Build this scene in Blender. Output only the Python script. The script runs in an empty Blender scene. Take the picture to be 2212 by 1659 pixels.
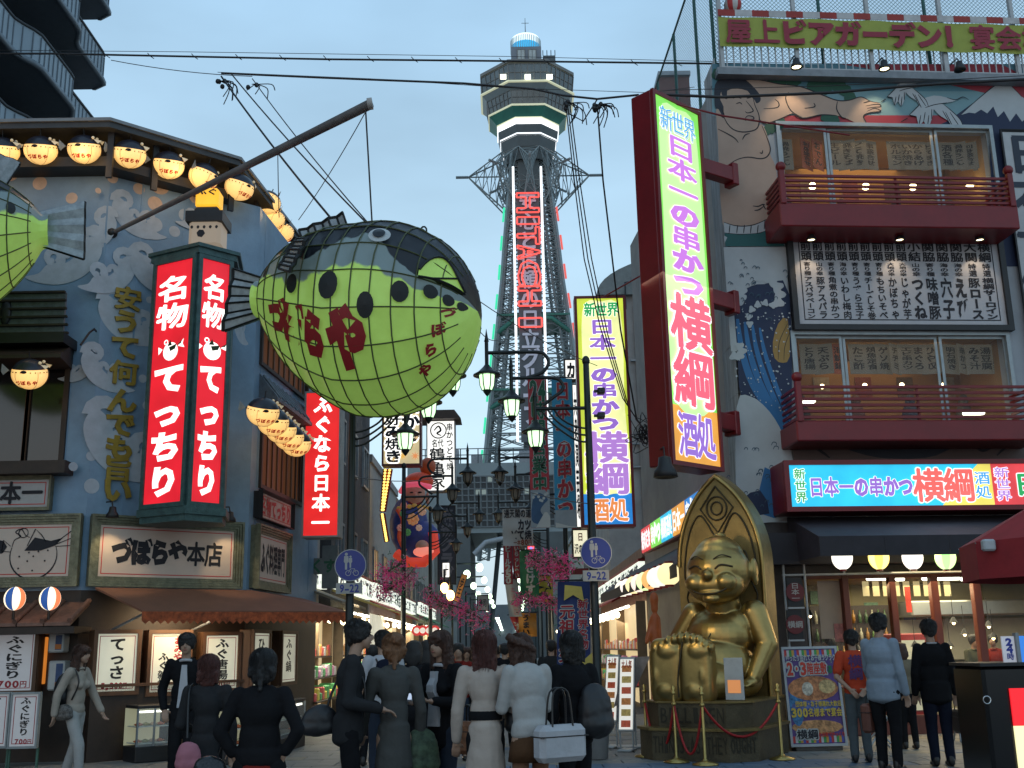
import bpy,math,random
from mathutils import Vector,Matrix
random.seed(11)
sc=bpy.context.scene
COL=sc.collection
R=math.radians
# ---------------------------------------------------------------- camera
FPX,PW,PH=2350.0,2212.0,1659.0
cam=bpy.data.cameras.new('camera');camo=bpy.data.objects.new('camera',cam);COL.objects.link(camo)
CM=Matrix.Translation((0,0,1.52))@Matrix.Rotation(R(-0.45),4,'Z')@Matrix.Rotation(R(90+13.59),4,'X')@Matrix.Rotation(R(-1.15),4,'Z')
camo.matrix_world=CM
cam.sensor_width=36;cam.lens=FPX/PW*36;cam.clip_start=.1;cam.clip_end=3000
sc.camera=camo
# ---------------------------------------------------------------- sky, dusk daylight, exposure
SUN_EL,SUN_ROT=R(2.5),R(200)
w=bpy.data.worlds.new('World');sc.world=w;w.use_nodes=True
nt=w.node_tree;nt.nodes.clear()
N=nt.nodes.new;Lk=nt.links.new
sky=N('ShaderNodeTexSky');sky.sky_type='NISHITA';sky.sun_disc=False
sky.sun_elevation=SUN_EL;sky.sun_rotation=SUN_ROT;sky.altitude=0;sky.air_density=1.0;sky.dust_density=.6;sky.ozone_density=1.2
tc=N('ShaderNodeTexCoord');mp=N('ShaderNodeMapping');mp.inputs['Scale'].default_value=(1,1,3.0)
Lk(tc.outputs['Generated'],mp.inputs[0])
nz=N('ShaderNodeTexNoise');nz.inputs['Scale'].default_value=1.7;nz.inputs['Detail'].default_value=5;nz.inputs['Roughness'].default_value=.5
Lk(mp.outputs[0],nz.inputs['Vector'])
sep=N('ShaderNodeSeparateXYZ');Lk(tc.outputs['Generated'],sep.inputs[0])
gr=N('ShaderNodeValToRGB')
gr.color_ramp.elements[0].position=0.0;gr.color_ramp.elements[0].color=(.44,.56,.64,1)
gr.color_ramp.elements[1].position=1.0;gr.color_ramp.elements[1].color=(.22,.35,.50,1)
e=gr.color_ramp.elements.new(.25);e.color=(.42,.59,.72,1)
e=gr.color_ramp.elements.new(.55);e.color=(.31,.49,.67,1)
Lk(sep.outputs['Z'],gr.inputs[0])
cl=N('ShaderNodeMapRange');cl.inputs['From Min'].default_value=.35;cl.inputs['From Max'].default_value=.68
cl.inputs['To Min'].default_value=.82;cl.inputs['To Max'].default_value=1.17
Lk(nz.outputs['Fac'],cl.inputs['Value'])
mul=N('ShaderNodeVectorMath');mul.operation='SCALE';Lk(gr.outputs[0],mul.inputs[0]);Lk(cl.outputs[0],mul.inputs['Scale'])
bg1=N('ShaderNodeBackground');bg1 .inputs[1].default_value=.05*.6;Lk(sky.outputs[0],bg1 .inputs[0])
bg2=N('ShaderNodeBackground');bg2 .inputs[1].default_value=1.26;Lk(mul.outputs[0],bg2 .inputs[0])
ad=N('ShaderNodeAddShader');Lk(bg1 .outputs[0],ad.inputs[0]);Lk(bg2 .outputs[0],ad.inputs[1])
wo=N('ShaderNodeOutputWorld');Lk(ad.outputs[0],wo.inputs[0])
sl=bpy.data.lights.new('sun','SUN');sl.energy=.05;sl.angle=R(40);sl.color=(1,.86,.74)
so=bpy.data.objects.new('sun',sl);COL.objects.link(so)
so.rotation_euler=(R(90)-SUN_EL-R(25),0,-SUN_ROT+R(180))
sc.view_settings.view_transform='Standard';sc.view_settings.look='None'
sc.view_settings.gamma=1;sc.view_settings.exposure=0;sc.view_settings.use_curve_mapping=False
sc.render.engine='CYCLES'
cy=sc.cycles
cy.max_bounces=5;cy.diffuse_bounces=2;cy.glossy_bounces=3;cy.transmission_bounces=4;cy.transparent_max_bounces=6
cy.sample_clamp_indirect=3;cy.sample_clamp_direct=0;cy.caustics_reflective=False;cy.caustics_refractive=False
cy.use_denoising=True
try:cy.use_light_tree=True
except Exception:pass
# ---------------------------------------------------------------- pixel -> place (2212 x 1659 view of the photo)
CR3=CM.to_3x3();CO=CM.translation
def ray(px,py):return CR3@Vector(((px-PW/2)/FPX,(PH/2-py)/FPX,-1))
def P(px,py,Y):
 d=ray(px,py);return CO+d*((Y-CO.y)/d.y)
def G(px,py,Z=0.0):
 d=ray(px,py);return CO+d*((Z-CO.z)/d.z)
class Frame:
 """wall frame: local x right along the wall, local y into the wall, local z up"""
 def __init__(s,o,ang):
  s.M=Matrix.Translation(Vector(o))@Matrix.Rotation(R(ang),4,'Z');s.I=s.M.inverted();s.ang=ang
 def uv(s,px,py,dy=0.0):
  o=s.I@CO;d=s.I.to_3x3()@ray(px,py);t=(dy-o.y)/d.y;q=o+d*t
  return(q.x,q.z)
 def off(s,x,y,z=0,rz=0):
  f=Frame((0,0,0),0);f.M=s.M@Matrix.Translation((x,y,z))@Matrix.Rotation(R(rz),4,'Z');f.I=f.M.inverted();f.ang=s.ang+rz
  return f
WORLD=Frame((0,0,0),0)
# ---------------------------------------------------------------- materials
MC={}
def M(name,col=(.5,.5,.5),rough=.6,metal=0,emit=0,ecol=None,var=.18,scale=5,bump=0,bscale=40,alpha=1,trans=0,sample=True,spec=.5,stretch=None):
 if name in MC:return MC[name]
 m=bpy.data.materials.new(name);m.use_nodes=True;t=m.node_tree;b=t.nodes['Principled BSDF']
 b.inputs['Roughness'].default_value=rough;b.inputs['Metallic'].default_value=metal
 b.inputs['Specular IOR Level'].default_value=spec
 b.inputs['Alpha'].default_value=alpha;b.inputs['Transmission Weight'].default_value=trans
 c1=[max(0,c*(1-var))for c in col]+[1];c2=[min(1,c*(1+var))for c in col]+[1]
 tcn=t.nodes.new('ShaderNodeTexCoord');src=tcn.outputs['Object']
 if stretch:
  mm=t.nodes.new('ShaderNodeMapping');mm.inputs['Scale'].default_value=stretch;t.links.new(src,mm.inputs[0]);src=mm.outputs[0]
 if var>0:
  n=t.nodes.new('ShaderNodeTexNoise');n.inputs['Scale'].default_value=scale;n.inputs['Detail'].default_value=6;n.inputs['Roughness'].default_value=.65
  t.links.new(src,n.inputs['Vector'])
  r=t.nodes.new('ShaderNodeMapRange');r.inputs['From Min'].default_value=.3;r.inputs['From Max'].default_value=.7
  t.links.new(n.outputs['Fac'],r.inputs['Value'])
  x=t.nodes.new('ShaderNodeMix');x.data_type='RGBA';x.inputs[6].default_value=c1;x.inputs[7].default_value=c2
  t.links.new(r.outputs[0],x.inputs[0]);t.links.new(x.outputs[2],b.inputs['Base Color'])
 else:b.inputs['Base Color'].default_value=list(col)+[1]
 if bump:
  n2=t.nodes.new('ShaderNodeTexNoise');n2 .inputs['Scale'].default_value=bscale;n2 .inputs['Detail'].default_value=4
  t.links.new(src,n2 .inputs['Vector'])
  bp=t.nodes.new('ShaderNodeBump');bp.inputs['Strength'].default_value=bump;bp.inputs['Distance'].default_value=.02
  t.links.new(n2 .outputs['Fac'],bp.inputs['Height']);t.links.new(bp.outputs[0],b.inputs['Normal'])
 if emit:
  ec=ecol or col
  b.inputs['Emission Color'].default_value=list(ec)+[1];b.inputs['Emission Strength'].default_value=emit
  if not sample:
   try:m.cycles.emission_sampling='NONE'
   except Exception:pass
 if emit and name.startswith('lit_'):
  n3=t.nodes.new('ShaderNodeTexNoise');n3 .inputs['Scale'].default_value=1.6;n3 .inputs['Detail'].default_value=3;t.links.new(tcn.outputs['Object'],n3 .inputs['Vector'])
  r3=t.nodes.new('ShaderNodeMapRange');r3 .inputs['From Min'].default_value=.3;r3 .inputs['From Max'].default_value=.7;r3 .inputs['To Min'].default_value=emit*.78;r3 .inputs['To Max'].default_value=emit*1.15
  t.links.new(n3 .outputs['Fac'],r3 .inputs['Value']);t.links.new(r3 .outputs[0],b.inputs['Emission Strength'])
 MC[name]=m;return m
def E(name,col,s=1.0,sample=True):
 return M(name,[c*.6 for c in col],.5,emit=s,ecol=col,var=0,sample=sample)
def EL(name,col,s=1.0):return E(name,col,s,sample=False)
# ---------------------------------------------------------------- glyphs
GC={}
def glyph(ch,off=.02,ex=0.0):
 k=(ch,off,ex)
 if k in GC:return GC[k]
 c=bpy.data.curves.new('g','FONT');c.body=ch;c.offset=off;c.resolution_u=2;c.extrude=ex
 o=bpy.data.objects.new('g',c);m=bpy.data.meshes.new_from_object(o)
 r=([v.co.copy()for v in m.vertices],[tuple(p.vertices)for p in m.polygons])
 bpy.data.objects.remove(o);bpy.data.curves.remove(c);bpy.data.meshes.remove(m)
 GC[k]=r;return r
 # ---------------------------------------------------------------- mesh builder
OFF={}
class MB:
 def __init__(s):s.v=[];s.f=[];s.sm=[];s.mi=[];s.cur=0
 def add(s,vs,fs,smooth=False):
  n=len(s.v);s.v+=[Vector(q)for q in vs]
  for f in fs:s.f.append(tuple(i+n for i in f));s.sm.append(smooth);s.mi.append(s.cur)
  return s
 def box(s,x0,x1,y0,y1,z0,z1):
  vs=[(x,y,z)for z in(z0,z1)for y in(y0,y1)for x in(x0,x1)]
  return s.add(vs,[(0,2,3,1),(4,5,7,6),(0,1,5,4),(2,6,7,3),(0,4,6,2),(1,3,7,5)])
 def bbox(s,x0,x1,y0,y1,z0,z1,b=.01):
  x0,x1=sorted((x0,x1));y0,y1=sorted((y0,y1));z0,z1=sorted((z0,z1))
  b=min(b,(x1-x0)*.3,(y1-y0)*.3,(z1-z0)*.3)
  vs=[];idx={}
  for ix,x in enumerate((x0,x1)):
   for iy,y in enumerate((y0,y1)):
    for iz,z in enumerate((z0,z1)):
     sx=1 if ix==0 else-1;sy=1 if iy==0 else-1;sz=1 if iz==0 else-1
     for a,q in enumerate(((x,y+sy*b,z+sz*b),(x+sx*b,y,z+sz*b),(x+sx*b,y+sy*b,z))):
      idx[(ix,iy,iz,a)]=len(vs);vs.append(q)
  fs=[]
  g=idx.get
  for k in(0,1):
   fs.append([g((k,0,0,0)),g((k,1,0,0)),g((k,1,1,0)),g((k,0,1,0))])
   fs.append([g((0,k,0,1)),g((1,k,0,1)),g((1,k,1,1)),g((0,k,1,1))])
   fs.append([g((0,0,k,2)),g((1,0,k,2)),g((1,1,k,2)),g((0,1,k,2))])
  for i in(0,1):
   for j in(0,1):
    fs.append([g((i,j,0,0)),g((i,j,0,1)),g((i,j,1,1)),g((i,j,1,0))])
    fs.append([g((i,0,j,0)),g((i,0,j,2)),g((i,1,j,2)),g((i,1,j,0))])
    fs.append([g((0,i,j,1)),g((0,i,j,2)),g((1,i,j,2)),g((1,i,j,1))])
    for k in(0,1):fs.append([g((i,j,k,0)),g((i,j,k,1)),g((i,j,k,2))])
  return s.add(vs,fs)
 def quad(s,a,b,c,d):return s.add([a,b,c,d],[(0,1,2,3)])
 def poly(s,pts,y):return s.add([(p[0],y,p[1])for p in pts],[tuple(range(len(pts)))])
 def prism(s,pts,y0,y1):
  n=len(pts);vs=[(p[0],y0,p[1])for p in pts]+[(p[0],y1,p[1])for p in pts]
  return s.add(vs,[tuple(range(n)),tuple(range(2*n-1,n-1,-1))]+[(i,i+n,(i+1)%n+n,(i+1)%n)for i in range(n)])
 def slab(s,pts,z0,z1):
  n=len(pts);vs=[(p[0],p[1],z0)for p in pts]+[(p[0],p[1],z1)for p in pts]
  return s.add(vs,[tuple(range(n-1,-1,-1)),tuple(range(n,2*n))]+[(i,(i+1)%n,(i+1)%n+n,i+n)for i in range(n)])
 def tube(s,pts,r,n=6,closed=False,caps=True,r2=None):
  pts=[Vector(p)for p in pts];k=len(pts);vs=[];fs=[]
  pr=None
  for i,p in enumerate(pts):
   if closed:t=pts[(i+1)%k]-pts[i-1]
   else:t=pts[min(i+1,k-1)]-pts[max(i-1,0)]
   if t.length<1e-9:t=Vector((0,0,1))
   t.normalize()
   if pr is None:
    a=Vector((0,0,1))if abs(t.z)<.9 else Vector((1,0,0));u=t.cross(a).normalized()
   else:
    u=(pr-t*pr.dot(t))
    u=u.normalized()if u.length>1e-6 else t.orthogonal().normalized()
   pr=u;v=t.cross(u)
   rr=r if r2 is None else r+(r2-r)*i/max(1,k-1)
   if isinstance(r,(list,tuple)):rr=r[i]
   for j in range(n):
    a=2*math.pi*j/n;vs.append(p+u*math.cos(a)*rr+v*math.sin(a)*rr)
  m=k if closed else k-1
  for i in range(m):
   for j in range(n):
    a=i*n+j;b=i*n+(j+1)%n;c=((i+1)%k)*n+(j+1)%n;d=((i+1)%k)*n+j
    fs.append((a,b,c,d))
  s.add(vs,fs,n>4)
  if caps and not closed:s.add([vs[j]for j in range(n)],[tuple(range(n-1,-1,-1))]);s.add(vs[-n:],[tuple(range(n))])
  return s
 def cyl(s,a,b,r,n=12,r2=None):return s.tube([a,b],r,n,r2=r2)
 def lathe(s,prof,c=(0,0,0),n=16,a0=0,a1=2*math.pi,sx=1,sy=1,smooth=True):
  full=abs(a1-a0-2*math.pi)<1e-6;m=n if full else n+1;vs=[]
  for r_,z in prof:
   for j in range(m):
    a=a0+(a1-a0)*j/n;vs.append((c[0]+r_*math.cos(a)*sx,c[1]+r_*math.sin(a)*sy,c[2]+z))
  fs=[]
  for i in range(len(prof)-1):
   for j in range(n):
    k=(j+1)%m
    fs.append((i*m+j,i*m+k,(i+1)*m+k,(i+1)*m+j))
  return s.add(vs,fs,smooth)
 def ell(s,c,r,n=14,k=9,rot=None):
  vs=[];fs=[]
  for i in range(k+1):
   t=math.pi*i/k
   for j in range(n):
    a=2*math.pi*j/n
    q=Vector((r[0]*math.sin(t)*math.cos(a),r[1]*math.sin(t)*math.sin(a),r[2]*math.cos(t)))
    if rot is not None:q=rot@q
    vs.append(Vector(c)+q)
  for i in range(k):
   for j in range(n):fs.append((i*n+j,(i+1)*n+j,(i+1)*n+(j+1)%n,i*n+(j+1)%n))
  return s.add(vs,fs,True)
 def capsule(s,a,b,ra,rb=None,n=12,k=4):
  a,b=Vector(a),Vector(b);rb=ra if rb is None else rb;d=b-a;l=d.length
  if l<1e-6:return s.ell(a,(ra,ra,ra),n,8)
  t=d/l;u=t.orthogonal().normalized();v=t.cross(u);rings=[]
  for i in range(k+1):q=math.pi/2*(1-i/k);rings.append((a-t*ra*math.sin(q),max(.0005,ra*math.cos(q))))
  for i in range(k+1):q=math.pi/2*i/k;rings.append((b+t*rb*math.sin(q),max(.0005,rb*math.cos(q))))
  vs=[c+(u*math.cos(2*math.pi*j/n)+v*math.sin(2*math.pi*j/n))*r for c,r in rings for j in range(n)]
  m=len(rings);fs=[(i*n+j,i*n+(j+1)%n,(i+1)*n+(j+1)%n,(i+1)*n+j)for i in range(m-1)for j in range(n)]
  fs+=[tuple(range(n-1,-1,-1)),tuple(range((m-1)*n,m*n))]
  return s.add(vs,fs,True)
 def blob(s,name,mat,parent,vox=.02,sm=6,**k):
  o=s.obj(name,mat,parent,**k)
  md=o.modifiers.new('fuse','REMESH');md.mode='VOXEL';md.voxel_size=vox;md.use_smooth_shade=True
  if sm:sd=o.modifiers.new('soft','SMOOTH');sd.iterations=sm;sd.factor=.5
  return o
 def sell(s,c,r,e=.6,n=28,k=18):
  pw_=lambda q,p:math.copysign(abs(q)**p,q);vs=[]
  for i in range(k+1):
   t=math.pi*i/k
   for j in range(n):a=2*math.pi*j/n;vs.append((c[0]+r[0]*pw_(math.sin(t),e)*pw_(math.cos(a),e),c[1]+r[1]*pw_(math.sin(t),e)*pw_(math.sin(a),e),c[2]+r[2]*pw_(math.cos(t),e)))
  return s.add(vs,[(i*n+j,(i+1)*n+j,(i+1)*n+(j+1)%n,i*n+(j+1)%n)for i in range(k)for j in range(n)],True)
 def bar(s,a,b,w_,h=None):
  return s.tube([a,b],(w_ if h is None else(w_+h)/2)*.7071,4)
 def ribbon(s,pts,wd,y,closed=False):
  k=len(pts);L=[];Q=[]
  for i in range(k):
   a=pts[(i-1)%k]if closed else pts[max(i-1,0)];b=pts[(i+1)%k]if closed else pts[min(i+1,k-1)]
   dx,dz=b[0]-a[0],b[1]-a[1];l=math.hypot(dx,dz)or 1;h=wd/2
   if not closed:h*=(.35+.65*math.sin(math.pi*min(1,max(0,(i+.6)/(k)))))
   L.append((pts[i][0]-dz/l*h,y,pts[i][1]+dx/l*h));Q.append((pts[i][0]+dz/l*h,y,pts[i][1]-dx/l*h))
  m=k if closed else k-1
  return s.add(L+Q,[(i,(i+1)%k,(i+1)%k+k,i+k)for i in range(m)])
 def text(s,st,x0,x1,z0,z1,y,vert=False,off=.03,ex=0,fill=1.0,rot=0,shear=0,gap=0,dil=0,thin=False):
  if dil:
   for k in range(12):
    a=k*math.pi/6;rr=dil if k%2 else dil*.97
    s.text(st,x0+rr*math.cos(a),x1+rr*math.cos(a),z0+rr*math.sin(a),z1+rr*math.sin(a),y-.0003*k,vert,off,ex,fill,rot,shear,gap,thin=True)
   return s
  st=[c for c in st];n=len(st)
  for i,ch in enumerate(st):
   if ch==' ' or ch=='　':continue
   kj=0x4e00<=ord(ch)<0xa000
   V,Fs=glyph(ch,0 if kj else off,ex)
   if not V:continue
   wide=ord(ch)>0x2000
   ax0,ax1,az0,az1=(0,1,-.12,.88)if wide else(min(q.x for q in V)-.03,max(q.x for q in V)+.03,-.02,.72)
   if vert:cx0,cx1=x0,x1;H_=(z1-z0)/n;cz1=z1-H_*i;cz0=cz1-H_
   else:W_=(x1-x0)/n;cx0=x0+W_*i;cx1=cx0+W_;cz0,cz1=z0,z1
   mx,mz=(cx0+cx1)/2,(cz0+cz1)/2;hx,hz=(cx1-cx0)*fill*(1-gap),(cz1-cz0)*fill*(1-gap)
   if vert and ch in 'ー-':
    vs=[(mx+(.38-q.y)*hx,y-q.z*hx,mz-(q.x-.5)*hz)for q in V]
   elif rot==90:
    vs=[(mx-(((q.y-az0)/(az1-az0))-.5)*-hx,y-q.z*hx,mz-(((q.x-ax0)/(ax1-ax0))-.5)*hz)for q in V]
   else:
    vs=[(mx+(((q.x-ax0)/(ax1-ax0))-.5)*hx+shear*(q.y-.4)*hz,y-q.z*hx,mz+(((q.y-az0)/(az1-az0))-.5)*hz)for q in V]
   if kj and off>.01 and not thin:
    e_=min(off,.045)*.62;st_=max(.0003,abs(hx)*.0006)
    for q_,(ex_,ez_)in enumerate(((1,.5),(-1,-.5),(.5,-1),(-.5,1))):
     s.add([(v_[0]+ex_*e_*hx,v_[1]-st_*(q_+1)if not ex else v_[1]-st_*(q_+1),v_[2]+ez_*e_*hz)for v_ in vs],Fs)
   s.add(vs,Fs)
  return s
 def obj(s,name,mat,parent=None,smooth=None,kind=None,label=None,xf=None,sub=0):
  me=bpy.data.meshes.new(name)
  o_=Vector((0,0,0))
  if parent is not None:
   q=parent
   while q.parent:q=q.parent
   o_=OFF.get(q.name,o_)
  vs=[(xf(q)if xf else q)-o_ for q in s.v]
  me.from_pydata([tuple(q)for q in vs],[],s.f)
  me.polygons.foreach_set('use_smooth',[(q if smooth is None else smooth)for q in s.sm])
  mats=mat if isinstance(mat,(list,tuple))else[mat]
  for m_ in mats:me.materials.append(m_)
  if len(mats)>1:me.polygons.foreach_set('material_index',s.mi)
  me.update()
  o=bpy.data.objects.new(name,me);COL.objects.link(o)
  if parent is not None:o.parent=parent
  if kind:o['kind']=kind
  if label:o['label']=label
  if sub:
   md=o.modifiers.new('s','SUBSURF');md.levels=sub;md.render_levels=sub
  return o
def thing(name,label,cat,fr=None,at=(0,0,0),group=None,kind=None,rz=0):
 o=bpy.data.objects.new(name,None);COL.objects.link(o);o.empty_display_size=.2
 m=(fr.M if fr else Matrix())@Matrix.Translation(Vector(at))@Matrix.Rotation(R(rz),4,'Z')
 o.matrix_world=m;OFF[o.name]=Vector(at)
 o['label']=label
 if cat:o['category']=cat
 if group:o['group']=group
 if kind:o['kind']=kind
 return o
def piece(name,mesh,parent,loc,rz=0,scale=None):
 o=bpy.data.objects.new(name,mesh);COL.objects.link(o);o.parent=parent
 q=parent
 while q.parent:q=q.parent
 o.location=Vector(loc)-OFF.get(q.name,Vector((0,0,0)))
 if rz:o.rotation_euler.z=rz
 if scale:o.scale=scale
 return o
KIDS={}
def copy_tree(o,parent=None):
 c=o.copy();COL.objects.link(c)
 if parent is not None:c.parent=parent;c.matrix_parent_inverse=Matrix();c.matrix_basis=o.matrix_basis.copy()
 for ch in KIDS.setdefault(o.name,[q for q in bpy.data.objects if q.parent==o]):copy_tree(ch,c)
 return c
def dup(o,label,fr=None,at=(0,0,0),rz=0,group=None,scale=1):
 c=copy_tree(o);c.matrix_world=(fr.M if fr else Matrix())@Matrix.Translation(Vector(at))@Matrix.Rotation(R(rz),4,'Z')@Matrix.Scale(scale,4)
 c['label']=label;OFF[c.name]=Vector(at)
 if group:c['group']=group
 return c
def spline(pts,k=6,closed=False):
 out=[];n=len(pts)
 g=(lambda i:pts[i%n])if closed else(lambda i:pts[max(0,min(n-1,i))])
 for i in range(n if closed else n-1):
  p0,p1,p2,p3=g(i-1),g(i),g(i+1),g(i+2)
  for j in range(k):
   t=j/k
   out.append(tuple(.5*((2*b)+(-a+c)*t+(2*a-5*b+4*c-d)*t*t+(-a+3*b-3*c+d)*t**3)for a,b,c,d in zip(p0,p1,p2,p3)))
 if not closed:out.append(tuple(pts[-1]))
 return out
def wall_holes(mb,u0,u1,z0,z1,holes,y=0,t=.2):
 xs=sorted({u0,u1,*[h[0]for h in holes],*[h[1]for h in holes]});zs=sorted({z0,z1,*[h[2]for h in holes],*[h[3]for h in holes]})
 for i in range(len(xs)-1):
  for j in range(len(zs)-1):
   cx,cz=(xs[i]+xs[i+1])/2,(zs[j]+zs[j+1])/2
   if u0<=cx<=u1 and z0<=cz<=z1 and not any(h[0]<cx<h[1]and h[2]<cz<h[3]for h in holes):
    mb.quad((xs[i],y,zs[j]),(xs[i+1],y,zs[j]),(xs[i+1],y,zs[j+1]),(xs[i],y,zs[j+1]))
 for a,b,c,d in holes:
  mb.quad((a,y,c),(a,y+t,c),(a,y+t,d),(a,y,d));mb.quad((b,y,c),(b,y,d),(b,y+t,d),(b,y+t,c))
  mb.quad((a,y,c),(b,y,c),(b,y+t,c),(a,y+t,c));mb.quad((a,y,d),(a,y+t,d),(b,y+t,d),(b,y,d))
def frame_bars(mb,x0,x1,z0,z1,w_,y0,y1):
 mb.box(x0,x1,y0,y1,z1-w_,z1);mb.box(x0,x1,y0,y1,z0,z0+w_)
 mb.box(x0,x0+w_,y0,y1,z0+w_,z1-w_);mb.box(x1-w_,x1,y0,y1,z0+w_,z1-w_)
def lamp(name,kind,fr,at,energy,col,size=.3,to=None,spot=None,parent=None):
 l=bpy.data.lights.new(name,kind);l.energy=energy;l.color=col
 if kind=='AREA':l.size=size
 elif kind in('POINT','SPOT'):l.shadow_soft_size=size
 if spot:l.spot_size=R(spot);l.spot_blend=.6
 o=bpy.data.objects.new(name,l);COL.objects.link(o)
 p=fr.M@Vector(at);o.location=p
 if to is not None:
  d=(fr.M@Vector(to))-p;o.rotation_euler=d.to_track_quat('-Z','Y').to_euler()
 return o
WHITE=(1,.97,.9)
black=M('black_paint',(.012,.012,.014),.5,var=.3)
dark_metal=M('dark_metal',(.02,.022,.024),.45,.3,var=.3)
grey_metal=M('grey_metal',(.25,.27,.29),.45,.6,var=.2)
ink=M('ink',(.012,.012,.018),.7,var=0)
# ================================================================ ground
gmat=M('paving_stone',(.16,.155,.15),.75,var=.25,scale=3,bump=.3,bscale=60)
tmat=M('paving_tile',(.21,.205,.195),.6,var=.3,scale=1.3,bump=.25,bscale=50)
tmatb=M('paving_tile_blue',(.10,.15,.22),.6,var=.3,scale=1.3,bump=.25,bscale=50)
tmatw=M('paving_tile_warm',(.25,.22,.17),.6,var=.3,scale=1.3,bump=.25,bscale=50)
mb=MB();mb.box(-220,220,-30,260,-.3,-.03);ground=mb.obj('ground',gmat,kind='structure')
pav=bpy.data.objects.new('pavement',None);COL.objects.link(pav);pav['kind']='structure'
tw,td=.6,.45
base=MB().bbox(.006,tw-.006,.006,td-.006,-.05,0,.008)
tm=[base.obj('paving_tile',t,pav)for t in(tmat,tmatb,tmatw)]
meshes=[t.data for t in tm]
for t in tm:bpy.data.objects.remove(t)
rest=MB();cnt=0
for j in range(34):
 for i in range(-16,17):
  y=10.2+j*td;x=i*tw+(j%2)*tw/2
  k=1 if(j in(9,10,16)and-3<=i<=7)or(j in(11,12)and 8<i<14 and i%3)else(2 if(i*7+j*3)%11==0 else 0)
  if 6<=j<=17 and-9<=i<=12 and cnt<262:
   piece('paving_tile',meshes[k],pav,(x,y,random.uniform(-.004,.002)));cnt+=1
  else:
   rest.cur=k;h=random.uniform(-.004,.002)
   rest.box(x+.006,x+tw-.006,y+.006,y+td-.006,-.05,h)
rest.obj('paving',[tmat,tmatb,tmatw],pav,kind='stuff')
mb=MB();mb.box(-4.2,3.6,25.6,105,-.03,0);mb.obj('street',M('asphalt',(.07,.07,.075),.7,var=.3,bump=.3),kind='structure')
# ================================================================ left corner restaurant
A0=P(187,1110,17.0);B0=P(537,1129,18.7)
FA=Frame((A0 .x,17.0,0),0)
angB=math.degrees(math.atan2(B0 .y-17.0,B0 .x-A0 .x));lenB=math.hypot(B0 .y-17.0,B0 .x-A0 .x)
FB=Frame((A0 .x,17.0,0),angB);FC=Frame((B0 .x,B0 .y,0),85)
blue=M('blue_wall',(.19,.30,.42),.55,var=.22,scale=1.2,bump=.15)
foam=M('foam_paint',(.40,.45,.50),.6,var=.12)
bubble=M('bubble_paint',(.62,.45,.34),.6,var=.15)
brown=M('brown_wood',(.10,.045,.02),.5,var=.4,scale=3,stretch=(1,1,.2))
dwood=M('dark_wood',(.03,.018,.012),.55,var=.4,scale=4)
green_frame=M('verdigris_frame',(.055,.11,.11),.5,.2,var=.35,scale=9,bump=.4)
bronze_frame=M('verdigris_gilt',(.17,.17,.11),.5,.35,var=.4,scale=8,bump=.5,bscale=25)
HW=8.55
_e=G(238,257,10.05);HW=Frame((_e.x,_e.y,0),0).uv(120,352,.4)[1]
rest_b=thing('corner_restaurant','blue corner restaurant with painted white waves, a dark overhanging eave and gold wall characters','restaurant',FA)
# walls
win_A=[FA.uv(0,790),FA.uv(118,1000)]
mb=MB()
hA=[(-2.2,FA.uv(138,900)[0],FA.uv(100,1000)[1],FA.uv(100,790)[1])]
wall_holes(mb,-6,0,2.5,HW,hA,0,.25)
def to(fr,ref):T=ref.I@fr.M;return lambda q:T@q
def addx(dst,src,fr,ref):
 T=ref.I@fr.M;dst.add([T@q for q in src.v],src.f);return dst
m2=MB();wall_holes(m2,0,lenB,2.5,HW,[],0,.2);addx(mb,m2,FB,FA)
hC=[(.5,3.3,4.4,5.9),(.3,3.4,6.6,7.6)]
m2=MB();wall_holes(m2,0,4.6,2.5,HW,hC,0,.2);addx(mb,m2,FC,FA)
mb.obj('wall',blue,rest_b)
# vertical panel joints on the walls (cover strips)
for fr,xs in((FA,(-3.9,-.02)),(FB,(.55,1.3,2.05)),(FC,(.35,3.9))):
 for x in xs:
  m2=MB();m2 .box(x-.015,x+.015,-.006,-.001,2.7,HW);m2 .obj('joint_strip',blue,rest_b,xf=to(fr,FA))
  # ground-floor dark walls
m2=MB();m2 .box(-6,0,.0,.15,0,2.5);addx(m2,MB().box(0,lenB,.0,.15,0,2.5),FB,FA);addx(m2,MB().box(0,4.6,.0,.15,0,2.5),FC,FA)
m2 .obj('shopfront_wall',dwood,rest_b)
m2=MB();m2 .box(-6,lenB*.5,2.0,6,0,HW);m2 .obj('inner_core',black,rest_b)
# roof with deep eave
def eave_poly(d):
 a=FA.M@Vector((-6,-d,0));
 def isect(f1,f2):
  p1=f1 .M@Vector((0,-d,0));d1=f1 .M.to_3x3()@Vector((1,0,0));p2=f2 .M@Vector((0,-d,0));d2=f2 .M.to_3x3()@Vector((1,0,0))
  den=d1 .x*d2 .y-d1 .y*d2 .x;t=((p2 .x-p1 .x)*d2 .y-(p2 .y-p1 .y)*d2 .x)/den;return p1+d1*t
 return[a,isect(FA,FB),isect(FB,FC),FC.M@Vector((4.6,-d,0))]
roofm=M('eave_roof',(.05,.055,.06),.6,var=.2);fascia=M('fascia_edge',(.22,.23,.24),.5,.3,var=.15)
ZE=10.05
e1,e2,e3=G(238,257,ZE),G(522,343,ZE),G(650,510,ZE)
EP=[Vector((e1 .x-6,e1 .y,0)),Vector((e1 .x,e1 .y,0)),Vector((e2 .x,e2 .y,0)),Vector((e3 .x,e3 .y,0))]
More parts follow.
